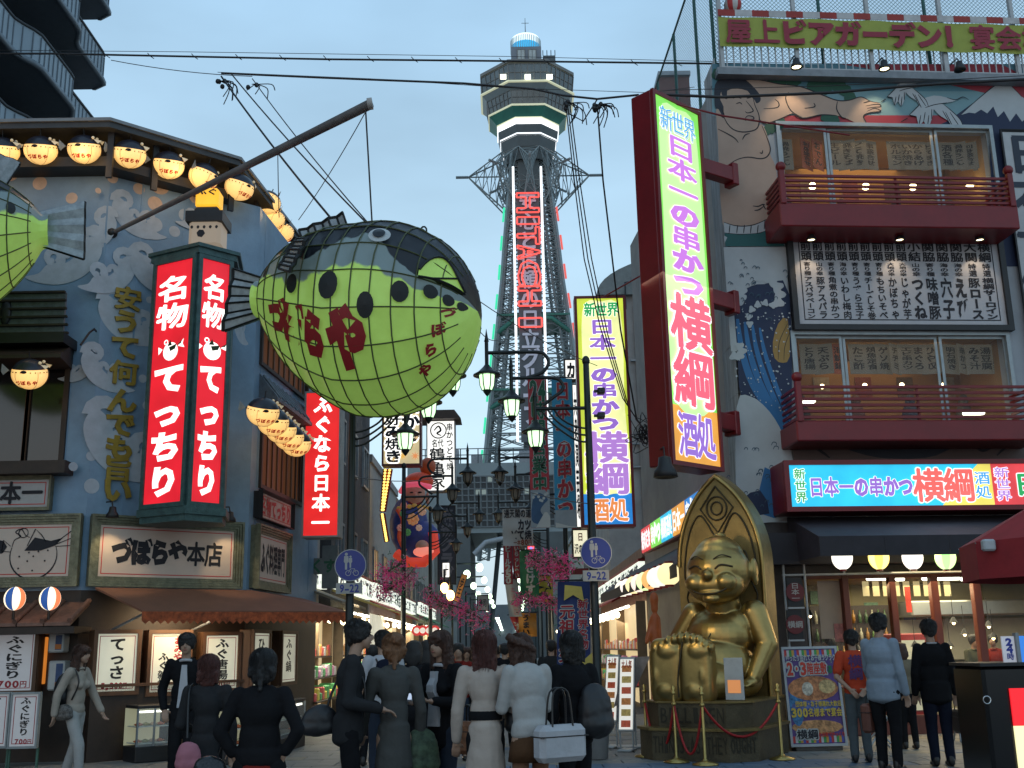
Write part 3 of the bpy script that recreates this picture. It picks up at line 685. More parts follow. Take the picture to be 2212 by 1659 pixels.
# menu boards (paper posters in brown cases lit from inside)
lit_paper=M('lit_menu_paper',(.6,.6,.5),.6,emit=.34,ecol=(.95,.93,.72),var=.05)
dull_paper=M('dull_menu_paper',(.5,.5,.5),.6,emit=.13,ecol=(.9,.9,.95),var=.05)
redtxt=M('red_text',(.40,.03,.04),.6,var=0);blktxt=M('black_text',(.01,.01,.012),.6,var=0)
def menu(fr,x0,x1,y0,y1,lines,label,dy=-.3,face=lit_paper,case=brown,legs=False,grp=None,cw=.06,th=.22):
 a=fr.uv(x0,(y0+y1)/2,dy)[0];b=fr.uv(x1,(y0+y1)/2,dy)[0];c=fr.uv((x0+x1)/2,y1,dy)[1];d=fr.uv((x0+x1)/2,y0,dy)[1]
 t=thing('menu_board',label,'menu board',fr,(a,dy,0 if legs else c-cw),group=grp)
 m_=MB();m_.bbox(a-cw,b+cw,dy+.02,dy+th,c-cw,d+cw,.01);m_.obj('case',case,t)
 m_=MB();frame_bars(m_,a-cw,b+cw,c-cw,d+cw,cw-.002,dy-.03,dy+.018);m_.obj('frame',case,t)
 MB().box(a,b,dy+.0,dy+.012,c,d).obj('poster',face,t)
 w_,h_=b-a,d-c
 m_=MB();frame_bars(m_,a+.03,b-.03,c+.03,d-.03,.01,dy-.003,dy-.002);m_.obj('border_line',redtxt,t)
 for s_,(q0,q1,r0,r1),vert,mt in lines:
  m_=MB();m_.text(s_,a+w_*q0,a+w_*q1,d-h_*r1,d-h_*r0,dy-.005,vert=vert,off=.035);m_.obj('lettering',mt,t)
 if legs:
  for x in(a-.03,b+.0):
   m_=MB();m_.box(x,x+.03,dy+.05,dy+.08,0,c-cw);m_.obj('leg',M('green_leg',(.04,.12,.09),.5),t)
 return t
menu(FA,-35,73,1366,1492,[('ふぐにぎり',(.42,.78,.06,.80),True,blktxt),('700円',(.3,.9,.83,.95),False,redtxt)],'grey poster ふぐにぎり 700円 in a brown case at the far left',face=dull_paper)
menu(FB,208,294,1369,1493,[('てっさ',(.3,.72,.06,.80),True,blktxt),('1,300円',(.14,.8,.85,.96),False,redtxt)],'lit poster てっさ 1,300円 in a brown case under the awning',dy=-.45)
menu(FB,325,405,1369,1494,[('おみやげ',(.6,.88,.05,.62),True,redtxt),('ふぐ雑炊',(.2,.48,.32,.93),True,blktxt)],'lit poster with red おみやげ and black ふぐ雑炊 behind the suited man',dy=-.45)
menu(FB,443,512,1373,1487,[('ふぐ唐揚',(.3,.72,.05,.84),True,blktxt),('900円',(.2,.8,.86,.96),False,redtxt)],'lit poster ふぐ唐揚 in a brown case, rightmost on the corner wall',dy=-.45)
menu(FC,546,580,1368,1480,[('ひれ酒',(.3,.7,.08,.8),True,blktxt)],'narrow lit poster, nearer of two on the street side wall',dy=-.3)
menu(FC,608,638,1370,1472,[('ふぐ鍋',(.3,.7,.08,.8),True,blktxt)],'narrow lit poster, farther of two on the street side wall',dy=-.3)
menu(FA,24,80,1500,1612,[('ふぐにぎり',(.32,.72,.05,.8),True,blktxt),('700円',(.2,.85,.86,.96),False,redtxt)],'small free-standing board ふぐにぎり 700円 on green legs',dy=-.9,face=dull_paper,legs=True,case=M('white_case',(.3,.32,.32)),cw=.03,th=.06)
menu(FA,-40,16,1500,1612,[('てっちり',(.3,.72,.05,.8),True,blktxt)],'small free-standing board cut by the left photo edge',dy=-.9,face=dull_paper,legs=True,case=MC['white_case'],cw=.03,th=.06)
# white dispensers and orange lit strip on the left wall
for(x0,x1,y0,y1,lb)in((102,138,1366,1410,'upper white box with a blue and orange label by the left poster'),(100,140,1427,1492,'lower tall white box with a blue label by the left poster')):
 a,c=FA.uv(x0,y1,-.25);b,d=FA.uv(x1,y0,-.25)
 t=thing('wall_box',lb,'dispenser',FA,(a,-.25,c));MB().bbox(a,b,-.25,0,c,d,.02).obj('casing',M('white_plastic',(.45,.46,.45),.4,var=.1),t)
 MB().box((a+b)/2,b-.02,-.256,-.251,c+.04,d-.04).obj('blue_label',M('blue_label',(.02,.06,.16),.5),t);MB().box((a+b)/2,b-.02,-.262,-.257,c+.05,c+.12).obj('price_strip',M('orange_label',(.5,.15,.02),.5),t)
a,c=FA.uv(84,1478,-.1);b,d=FA.uv(100,1376,-.1)
t=thing('light_strip','narrow glowing orange panel beside the left poster','lit panel',FA,(a,-.1,c));MB().bbox(a,b,-.1,0,c,d,.01).obj('panel',E('lit_orange',(.9,.28,.04),.6),t);MB().box(a,b,-.12,-.101,d,d+.04).obj('top_trim',dwood,t)
# display case
def display_case(fr,x0,x1,y0,dy,label,dpt=.5):
 a=fr.uv(x0,1560,dy)[0];b=fr.uv(x1,1560,dy)[0];z1=fr.uv((x0+x1)/2,y0,dy)[1];c=.22
 t=thing('display_case',label,'display case',fr,(a,dy,0))
 MB().bbox(a,b,dy,dy+dpt,0,c,.01).obj('plinth',black,t);MB().bbox(a,b,dy,dy+dpt,z1,z1+.05,.01).obj('top',black,t)
 for x in(a,(a+b)/2-.012,b-.025):MB().box(x,x+.025,dy,dy+.025,c,z1).obj('corner_post',grey_metal,t)
 MB().box(a,b,dy+dpt-.02,dy+dpt,c,z1).obj('back_panel',E('case_light',(.42,.42,.28),.45),t)
 for k,z in enumerate((c+.03,c+(z1-c)*.5)):
  MB().box(a+.03,b-.03,dy+.06,dy+dpt-.04,z,z+.015).obj('shelf',M('shelf_glass',(.5,.55,.5),.2,var=.1),t)
  for j in range(4):
   x=a+.1+(b-a-.2)*j/3;m_=MB();m_.lathe([(.001,.0),(.05,.005),(.07,.025),(.05,.03),(.001,.05)],(x,dy+.2,z+.016),10);m_.obj('plate_of_food',M('food_%d'%(j%3),((.5,.12,.04),(.35,.3,.1),(.6,.4,.25))[j%3],.5,var=.5,scale=30),t)
 MB().box(a+.05,b-.05,dy+.05,dy+.07,z1-.06,z1-.03).obj('tube_light',E('tube_white',(1,1,.85),2.5),t)
 MB().box(a+.02,b-.02,dy+.006,dy+.010,c,z1).obj('glass',M('clear_glass',(.9,.95,.95),.03,alpha=.12,var=0),t)
 return t
display_case(FB,296,372,1530,-1.1,'glass case of plated sample food, lit inside, below the awning')
display_case(FC,540,660,1525,-1.0,'low wooden sample case on the street side behind the crowd',.6)
# counters below the menus
m_=thing('counter','dark wooden counter along the foot of the corner wall','counter',FB,(0,-.4,0));MB().box(.1,lenB-.1,-.45,-.02,0,1.05).obj('front',dwood,m_);MB().box(.05,lenB-.05,-.5,-.02,1.055,1.1).obj('top',brown,m_)
# ================================================================ neighbours on the left side of the street
lred2=E('lit_red2',(.80,.02,.02),.95)
def lightbox(name,label,fr,u0,u1,z0,z1,dy,th,panel,casing,texts,fw=.06,cat='sign',grp=None,extra=None,back=False):
 """box sign: casing, front frame, lit panel, lettering layers (string, (x0,x1,ztop,zbot) fractions, vertical, material, offset)"""
 t=thing(name,label,cat,fr,((u0+u1)/2,dy,z0),group=grp)
 MB().bbox(u0,u1,dy+.03,dy+th,z0,z1,.015).obj('casing',casing,t)
 m_=MB();frame_bars(m_,u0,u1,z0,z1,fw,dy-.02,dy+.028);m_.obj('frame',casing,t)
 if isinstance(panel,list):
  for k,(m2_,q0,q1,r0,r1)in enumerate(panel):
   a,b=u0+fw+(u1-u0-2*fw)*q0,u0+fw+(u1-u0-2*fw)*q1;c,d=z1-fw-(z1-z0-2*fw)*r1,z1-fw-(z1-z0-2*fw)*r0
   MB().box(a,b,dy+.002,dy+.02,c,d).obj('lit_panel',m2_,t)
 else:MB().box(u0+fw,u1-fw,dy+.002,dy+.02,z0+fw,z1-fw).obj('lit_panel',panel,t)
 w_,h_=u1-u0-2*fw,z1-z0-2*fw;la=0
 for tx in texts:
  s_,(q0,q1,r0,r1),vert,mt,of=tx[:5];la+=1
  m_=MB();m_.text(s_,u0+fw+w_*q0,u0+fw+w_*q1,z1-fw-h_*r1,z1-fw-h_*r0,dy-.001-.005*la,vert=vert,off=max(of,.03),dil=(-of*w_*.5 if of<0 else 0),fill=tx[5]if len(tx)>5 else 1.0)
  m_.obj('lettering',mt,t)
 return t
def lightbox_px(name,label,Y,x0,x1,y0,y1,th,panel,casing,texts,**k):
 fr=Frame((0,Y,0),0);a,d=fr.uv(x0,y0);b,c=fr.uv(x1,y1);a2=fr.uv(x0,y1)[0];b2=fr.uv(x1,y0)[0]
 return lightbox(name,label,fr,(a+a2)/2 if not k.pop('left',0)else a,(b+b2)/2,c,d,0,th,panel,casing,texts,**k)
steel=M('brushed_casing',(.30,.29,.28),.45,.3,var=.2)
lightbox_px('projecting_sign','tall lit red sign reading ふぐなら日本一 beyond the blue restaurant',21.2,655,735,846,1160,.5,lred2,steel,[('ふぐなら日本一',(.2,.8,.02,.98),True,lwhite,.045,.92)],fw=.035)
conc=M('dark_concrete',(.06,.06,.065),.8,var=.3,bump=.2);grey_wall=M('grey_plaster',(.30,.29,.28),.8,var=.2,scale=1,bump=.1)
paleb=M('pale_tiles',(.34,.34,.33),.7,var=.15)
winlit=E('window_cool',(.65,.72,.6),.55,False);winwarm=E('window_warm',(1,.6,.25),.8,False)
darkwin=M('street_glass',(.02,.025,.03),.15,var=.3,spec=.8)
def town_house(name,label,x0,x1,y0,y1,h,mat,side=1,floors=None,win=darkwin,roof=None,ww=1.0,wh=1.1,front=True):
 """building with windows on its street side (side=+1 faces +x) and on its near end"""
 t=thing(name,label,'building',None,((x0+x1)/2,y0,0))
 MB().box(x0,x1,y0,y1,0,h).obj('wall',mat,t)
 MB().box(x0-.08,x1+.08,y0-.08,y1+.08,h+.002,h+.25).obj('parapet',roof or mat,t)
 floors=floors or max(1,int((h-3.2)/2.9));xs=x1 if side>0 else x0
 for f in range(floors):
  z=3.6+f*2.8
  if z+wh>h-.3:break
  n=max(1,int((y1-y0)/2.2))
  for k in range(n):
   yc=y0+(y1-y0)*(k+.5)/n
   m_=MB();X0,X1=(xs,xs+.07)if side>0 else(xs-.07,xs)
   m_.box(X0,X1,yc-ww/2,yc+ww/2,z+wh,z+wh+.07);m_.box(X0,X1,yc-ww/2,yc+ww/2,z-.07,z);m_.box(X0,X1,yc-ww/2-.07,yc-ww/2,z-.07,z+wh+.07);m_.box(X0,X1,yc+ww/2,yc+ww/2+.07,z-.07,z+wh+.07);m_.box(X0,X1,yc-.02,yc+.02,z,z+wh)
   wo_=m_.obj('window',grey_metal,t);m_=MB();xx=xs+.02*side
   m_.quad((xx,yc-ww/2,z),(xx,yc+ww/2,z),(xx,yc+ww/2,z+wh),(xx,yc-ww/2,z+wh));m_.obj('pane',win,wo_)
  if front:
   n=max(1,int((x1-x0)/2.0))
   for k in range(n):
    xc=x0+(x1-x0)*(k+.5)/n
    m_=MB();frame_bars(m_,xc-ww/2-.06,xc+ww/2+.06,z-.06,z+wh+.06,.06,y0-.07,y0);m_.box(xc-.02,xc+.02,y0-.06,y0,z,z+wh)
    wo_=m_.obj('window',grey_metal,t);m_=MB();m_.quad((xc-ww/2,y0-.02,z),(xc+ww/2,y0-.02,z),(xc+ww/2,y0-.02,z+wh),(xc-ww/2,y0-.02,z+wh));m_.obj('pane',win,wo_)
 return t
XL=-4.35
town_house('dark_building','tall dark building behind the big fish lantern, left of the street',-9.5,XL,27.2,34.5,9.3,conc,1)
town_house('shop_building','low grey building between the red ふぐなら sign and the dark block',-9.5,XL-.25,22.9,27.0,5.4,paleb,1,win=winlit)
town_house('shop_building','pale building behind the kushikatsu sign on the left',-9.5,XL,34.7,43,7.4,paleb,1,win=winwarm)
town_house('shop_building','brown building behind the deity figure on the left',-9.5,XL-.1,43.2,52,7.2,M('brown_tiles',(.20,.12,.08),.7,var=.25),1,win=winwarm)
town_house('shop_building','grey building deep in the street on the left',-10,XL,52.2,66,8.0,grey_wall,1)
town_house('shop_building','farthest grey building on the left before the tower hall',-10,XL+.3,66.2,88,9.0,paleb,1)
# lit arcade shops at street level, left
shop_l=E('shop_light',(1,.93,.72),1.6);shelf_cols=[(.6,.1,.1),(.7,.6,.1),(.1,.4,.15),(.7,.3,.5),(.6,.6,.6),(.8,.35,.1)]
def open_shop(label,xs,side,y0,y1,zt_,awc,depth=2.0,goods=True,glow=110,sign=True,aw=.9):
 """shop opening on a side wall: recess, shelves of goods, strip lights, awning and sign band"""
 t=thing('street_shop',label,'shop',None,(xs,(y0+y1)/2,0))
 X=lambda d:xs+d*side
 def bx(d0,d1,a,b,c,d):m_=MB();x0,x1=sorted((X(d0),X(d1)));m_.box(x0,x1,a,b,c,d);return m_
 bx(.02,.06,y0,y1,.0,zt_).obj('back_panel',E('shop_back',(.75,.58,.32),.75),t)  # back panel itself glows, standing in for the warm light of the shop interior
 for y in(y0,(y0+y1)/2,y1):bx(.06,.3,y-.05,y+.05,0,zt_).obj('pillar',M('shop_pillar',(.22,.16,.10),.5),t)
 for k in range(3):
  z=.5+k*.45;bx(.06,.62-.15*k,y0+.1,y1-.1,z-.03,z).obj('shelf',dwood,t)
  if goods:
   n=int((y1-y0)/.32)
   for c in range(3):
    m_=MB()
    for j in range(c,n,3):
     yy=y0+.15+j*.32;hh=random.uniform(.12,.3);x0,x1=sorted((X(.2),X(.56-.15*k)));m_.bbox(x0,x1,yy,yy+.25,z+.001,z+hh,.02)
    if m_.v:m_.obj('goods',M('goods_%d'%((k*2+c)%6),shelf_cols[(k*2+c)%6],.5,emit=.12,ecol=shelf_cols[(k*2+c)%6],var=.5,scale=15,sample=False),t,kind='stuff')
 n=max(2,int((y1-y0)/1.3))
 for k in range(n):
  yy=y0+(y1-y0)*(k+.5)/n;m_=MB();m_.tube([(X(.45),yy-.45,zt_-.12),(X(.45),yy+.45,zt_-.12)],.035,6);m_.obj('tube_light',E('tube_lit',(1,1,.86),5),t)
  m_=MB();m_.ell((X(.7),yy,zt_-.32),(.07,.07,.085),8,6);m_.obj('bulb',E('bulb_lit',(1,.85,.5),7),t)
 m_=MB();m_.add([(X(0),y0,zt_+.45),(X(0),y1,zt_+.45),(X(aw),y1,zt_+.02),(X(aw),y0,zt_+.02),(X(0),y0,zt_+.4),(X(0),y1,zt_+.4),(X(aw),y1,zt_-.03),(X(aw),y0,zt_-.03)],[(0,1,2,3),(4,7,6,5),(3,2,6,7),(0,3,7,4)]);m_.obj('awning',awc,t)
 if sign:
  bx(.0,.16,y0+.1,y1-.1,zt_+.47,zt_+1.0).obj('sign_band',E('band_light',(.85,.92,.80),1.1),t)
  bx(.0,.18,y0+.05,y1-.05,zt_+1.001,zt_+1.07).obj('sign_trim',M('sign_red_trim',(.3,.02,.02),.5),t)
  m_=MB();fr=Frame((X(.165),y0 if side>0 else y1,0),90 if side>0 else-90);m_.text('お土産たこ焼どて焼',.2,(y1-y0)-.2,zt_+.5,zt_+.97,-.002,off=.05);m_.obj('lettering',M('sign_dark_text',(.05,.05,.12),.6),t,xf=lambda q:fr.M@q)
 lamp('shop_lamp','AREA',WORLD,(X(.5),(y0+y1)/2,zt_-.25),glow,(1,.88,.62),1.5,to=(X(1.6),(y0+y1)/2,0))
 return t
yel_aw=M('yellow_awning',(.45,.36,.12),.7,var=.1);red_aw=M('red_awning',(.35,.03,.02),.7,var=.15);grn_aw=M('green_awning',(.05,.2,.1),.7)
open_shop('brightly lit souvenir shop with packed shelves just past the blue restaurant',XL-.2,1,23.1,27.0,2.5,M('tan_awning',(.25,.2,.14),.7,var=.2),aw=1.1)
open_shop('lit snack shop with white curtains under a yellow awning on the left',XL,1,27.4,34.3,2.55,yel_aw,aw=1.2)
open_shop('lit takoyaki shop with red round signs on the left of the street',XL,1,35,42.8,2.6,red_aw)
open_shop('lit shop front with bulbs below the deity figure',XL-.1,1,43.4,51.8,2.6,yel_aw,goods=False)
open_shop('small far lit shop front on the left',XL,1,53,65,2.7,grn_aw,goods=False)
# curtains and striped panel on the yellow-awning shop
for k in range(5):
 yy=28+k*.6;m_=MB();m_.tube([(XL+.9,yy-.24,2.4),(XL+.9,yy+.24,2.4)],.01,4)
 pts=[(XL+.9+.03*math.sin(j*1.7),yy-.24+.48*j/8)for j in range(9)]
 m_.add([(x,y,z)for z in(2.4,1.55)for x,y in pts],[(j,j+1,j+10,j+9)for j in range(8)]);c_=m_.obj('shop_curtain',E('lit_curtain',(.8,.78,.62),.7,False));c_['label']='white shop curtain strip number %s from the front under the yellow awning'%('one','two','three','four','five')[k];c_['category']='curtain';c_['group']='white curtain strips of the snack shop'
 # pharmacy cross sign
t=thing('pharmacy_sign','grey cross-shaped pharmacy sign reading くすり beside the round blue road sign','sign',Frame((0,23.0,0),0),(0,0,0))
F23=Frame((0,23.0,0),0);u,z=F23 .uv(712,1222);s_=.42
MB().prism([(u-s_,z-.16),(u-s_,z+.16),(u-.16,z+.16),(u-.16,z+s_),(u+.16,z+s_),(u+.16,z+.16),(u+s_,z+.16),(u+s_,z-.16),(u+.16,z-.16),(u+.16,z-s_*1.1),(u-.16,z-s_*1.1),(u-.16,z-.16)],0,.2).obj('panel',M('dull_sign',(.16,.17,.16),.6),t)
m_=MB();m_.text('くすり',u-.4,u+.4,z-.15,z+.15,-.004,off=.04);m_.obj('lettering',M('green_text',(.03,.12,.06),.6),t)
MB().box(u-.9,u-.42,.08,.12,z+.02,z+.08).obj('bracket',dark_metal,t)
# kushikatsu lit sign and white crane-turtle sign
cream=E('lit_cream',(1,.95,.68),.85);litw=E('lit_panel_white',(1,.99,.93),1.15);inkg=M('ink_soft',(.01,.012,.02),.6,var=0)
Yk=33.0;fk=Frame((0,Yk,0),0)
gold_tan=E('lit_tan',(.74,.60,.33),.75)
t=lightbox_px('kushikatsu_sign','lit cream sign with outlined 串かつ and お好み焼き and painted flowers',Yk,825,910,860,1005,.5,gold_tan,M('maroon_casing',(.12,.015,.015),.5),[('串かつ',(.5,1.0,.0,.70),True,lwhite,-.10,1.05),('お好み焼き',(.04,.5,.02,.98),True,lwhite,-.10,1.05),('串かつ',(.5,1.0,.0,.70),True,inkg,.05,1.05),('お好み焼き',(.04,.5,.02,.98),True,inkg,.05,1.05)])
for k,(x,y,r,c)in enumerate(((885,960,.16,(.8,.15,.05)),(870,985,.14,(.9,.5,.1)),(897,985,.15,(.85,.3,.1)),(850,992,.1,(.75,.5,.2)),(900,945,.1,(.9,.6,.3)))):
 u,z=fk.uv(x,y);m_=MB()
 m_.poly([(u+r*(.65+.35*math.cos(j*math.pi))*math.cos(j*math.pi/8),z+r*(.65+.35*math.cos(j*math.pi))*math.sin(j*math.pi/8))for j in range(16)],-.016-.002*k);m_.obj('flower',EL('fl%d'%k,c,.8),t)
t=lightbox_px('white_sign','lit white vertical sign 名代 鶴亀家 with a round emblem and a little roof',37.0,921,984,908,1061,.5,litw,M('white_post',(.25,.25,.25),.5),[('名代',(.16,.6,.26,.38),False,inkg,.02),('鶴亀家',(.06,.66,.38,.98),True,inkg,.03),('串かつどて焼',(.7,.95,.03,.72),True,inkg,.02)],fw=.04)
f37=Frame((0,37,0),0);a,c=f37 .uv(902,909);b,d=f37 .uv(996,889)
MB().prism([(a,c),(b,c),(b-.22,d),(a+.15,d)],-.35,.9).obj('roof',M('sign_roof',(.06,.035,.025),.6),t)
u,z=f37 .uv(947,930);m_=MB();m_.ribbon([(u+.27*math.cos(R(k*20)),z+.27*math.sin(R(k*20)))for k in range(18)],.04,-.012,True);m_.ribbon(spline([(u-.15,z),(u,z+.15),(u+.08,z),(u-.05,z-.1),(u+.1,z-.18)],4),.07,-.014);m_.obj('emblem',inkg,t)
# seated deity figure in a flowered robe on the left facade
YD=35.0;fd=Frame((0,YD,0),0)
def D(px,py,dy=0):u,z=fd.uv(px,py,dy);return Vector((u,YD+dy,z))
c0=D(897,1120)
t=thing('deity_figure','large painted figure in a blue flowered robe and round red hat mounted over the street','sculpture',None,(c0 .x,YD,c0 .z-1.6))
pxm=(D(950,1120).x-D(850,1120).x)/100
def E3(px,py,rx,rz,dy=0,ry=None):q=D(px,py,dy);return((q.x,q.y,q.z),(rx*pxm,(ry or rx)*pxm,rz*pxm))
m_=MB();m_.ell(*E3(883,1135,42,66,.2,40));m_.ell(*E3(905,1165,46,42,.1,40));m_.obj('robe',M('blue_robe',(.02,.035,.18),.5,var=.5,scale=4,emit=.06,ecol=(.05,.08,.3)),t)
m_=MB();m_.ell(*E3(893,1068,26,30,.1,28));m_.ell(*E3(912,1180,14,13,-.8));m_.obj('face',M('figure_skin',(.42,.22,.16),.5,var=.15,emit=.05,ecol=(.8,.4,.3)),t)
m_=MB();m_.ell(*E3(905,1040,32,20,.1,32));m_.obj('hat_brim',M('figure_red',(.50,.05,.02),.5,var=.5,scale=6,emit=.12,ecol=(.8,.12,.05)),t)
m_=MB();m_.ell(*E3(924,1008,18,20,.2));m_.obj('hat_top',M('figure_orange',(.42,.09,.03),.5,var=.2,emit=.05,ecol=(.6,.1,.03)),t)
m_=MB();m_.tube([D(866,1062,-.1),D(875,1048,-.5),D(900,1046,-.75),D(930,1052,-.4)],.09,8);m_.obj('hat_band',E('pink_band',(.9,.12,.2),.5,False),t)
for k,(x,y,r,c)in enumerate(((892,1122,13,(.8,.35,.15)),(872,1092,8,(.7,.25,.2)),(912,1105,9,(.75,.45,.3)),(865,1140,8,(.7,.3,.25)),(880,1150,8,(.1,.3,.1)),(870,1110,7,(.1,.28,.12)),(905,1140,7,(.75,.5,.4)))):
 q=D(x,y,-1.02 if abs(y-1125)<30 else-.95)
 m_=MB()
 for j in range(8):a=j*math.pi/4;m_.ell((q.x+r*.65*pxm*math.cos(a),q.y,q.z+r*.65*pxm*math.sin(a)),(r*.38*pxm,.05,r*.38*pxm),7,4)
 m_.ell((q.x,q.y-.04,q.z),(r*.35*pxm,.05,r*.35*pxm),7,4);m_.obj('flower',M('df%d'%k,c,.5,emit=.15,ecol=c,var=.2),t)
m_=MB();m_.tube([D(856,1195,-.9),D(880,1215,-1.0),D(915,1215,-1.0),D(940,1190,-.7),D(935,1150,-.6)],.16,8);m_.obj('sleeve_hem',E('lit_sleeve',(.75,.06,.03),.5,False),t)
m_=MB();m_.ell(*E3(915,1192,22,11,-.9,10));m_.obj('fan',E('lit_fan',(.9,.25,.18),.8,False),t)
fc_=D(893,1068,-.55)
for sd in(-1,1):MB().ell((fc_.x+sd*9*pxm+.05,YD-.28,fc_.z+.1),(.07,.05,.03),8,5).obj('eye',ink,t)
MB().ell((fc_.x+.05,YD-.38,fc_.z-.02),(.08,.12,.12),8,6).obj('nose',MC['figure_skin'],t);m_=MB();m_.tube(spline([(fc_.x-.18,YD-.30,fc_.z-.2),(fc_.x+.05,YD-.38,fc_.z-.3),(fc_.x+.28,YD-.28,fc_.z-.2)],4),.03,5);m_.obj('mouth',M('figure_mouth',(.3,.03,.03),.5),t)
for sd in(-1,1):MB().ell((fc_.x+sd*27*pxm,YD+.12,fc_.z-.05),(.07,.08,.2),8,6).obj('ear',MC['figure_skin'],t)
for k in range(7):
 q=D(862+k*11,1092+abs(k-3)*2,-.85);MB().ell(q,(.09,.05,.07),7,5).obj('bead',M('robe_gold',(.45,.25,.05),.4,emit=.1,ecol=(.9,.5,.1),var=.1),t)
m_=MB();m_.tube(spline([tuple(D(x,y,-.98))for x,y in((858,1100),(870,1125),(862,1160),(875,1190))],5),.07,6);m_.obj('robe_trim',MC['figure_red'],t)
# strips of running bulbs at the figure's left
for(xa,ya,xb,yb)in((843,1013,828,1105),(833,1013,826,1105),(826,1110,836,1170)):
 k_=thing('bulb_strip','strip of yellow bulbs left of the flowered figure, %s'%{843:'inner of the two long ones',833:'outer of the two long ones',826:'short lower one'}[xa],'light strip',None,tuple(D(xb,yb,.2)),group='yellow bulb strips by the deity figure')
 p,q=D(xa,ya,.2),D(xb,yb,.2);MB().tube([p,q],.09,4).obj('strip_box',M('strip_red',(.3,.02,.01),.5),k_)
 m_=MB()
 for j in range(14):c=p.lerp(q,(j+.5)/14);m_.ell((c.x,c.y-.09,c.z),(.045,.045,.045),6,4)
 m_.obj('bulbs',EL('bulb_yellow',(1,.7,.15),2.2),k_,kind='stuff')
 # mahjong sign
lightbox_px('dark_sign','unlit dark vertical sign with faint 麻雀クラブ characters beside the figure',41,945,985,1092,1262,.4,M('navy_panel',(.02,.025,.04),.5),dark_metal,[('麻雀クラブ',(.1,.9,.02,.98),True,M('faint_text',(.12,.12,.14),.6),.06)],fw=.04)
lightbox_px('small_lit_sign','small lit white sign with a T mark hanging by the two bare bulbs',38,955,972,1215,1248,.2,litw,dark_metal,[('十',(.1,.9,.1,.9),False,inkg,.03)],fw=.02)
for(x,y,lb)in((960,1270,'upper left of two bright bare orange bulbs hanging over the left shops'),(973,1286,'lower right of two bright bare orange bulbs hanging over the left shops')):
 f_=Frame((0,36,0),0);u,z=f_.uv(x,y);t=thing('bare_bulb',lb,'bulb',f_,(u,0,z))
 MB().ell((u,0,z),(.13,.13,.17),10,8).obj('bulb',E('bulb_orange',(1,.55,.15),14),t);MB().cyl((u,0,z+.15),(u,0,z+.6),.04,8).obj('socket',dark_metal,t)
lightbox_px('shogi_sign','tilted orange wooden sign with a black character right of the bare bulbs',36,978,992,1238,1300,.12,M('orange_board',(.55,.22,.05),.6,emit=.15,ecol=(.8,.35,.1)),dwood,[('歩王',(.1,.9,.1,.9),True,inkg,.04)],fw=.02).rotation_euler.y=R(18)
# round red signs on a left shop
f_=Frame((0,34.6,0),0)
for k in range(4):
 u,z=f_.uv(900+k*13,1362);t=thing('round_sign','small red and white round shop sign, %s from the left'%('first','second','third','fourth')[k],'sign',f_,(u,0,z),group='round red signs of the takoyaki shop')
 MB().cyl((u,0,z),(u,.08,z),.16,16).obj('disc',E('round_red',(.7,.05,.05),.6,False),t);MB().cyl((u,-.01,z),(u,0,z),.09,14).obj('centre',E('round_white',(.9,.8,.7),.7,False),t)
lightbox_px('lit_box_sign','white lit standing sign with 切れ味 in black between yellow bulb frames',31.5,885,913,1430,1480,.2,litw,M('bulb_frame',(.8,.45,.05),.5,emit=.8,ecol=(1,.6,.1),var=.4,scale=30),[('切れ味',(.05,.95,.05,.95),True,inkg,.05)],fw=.05)
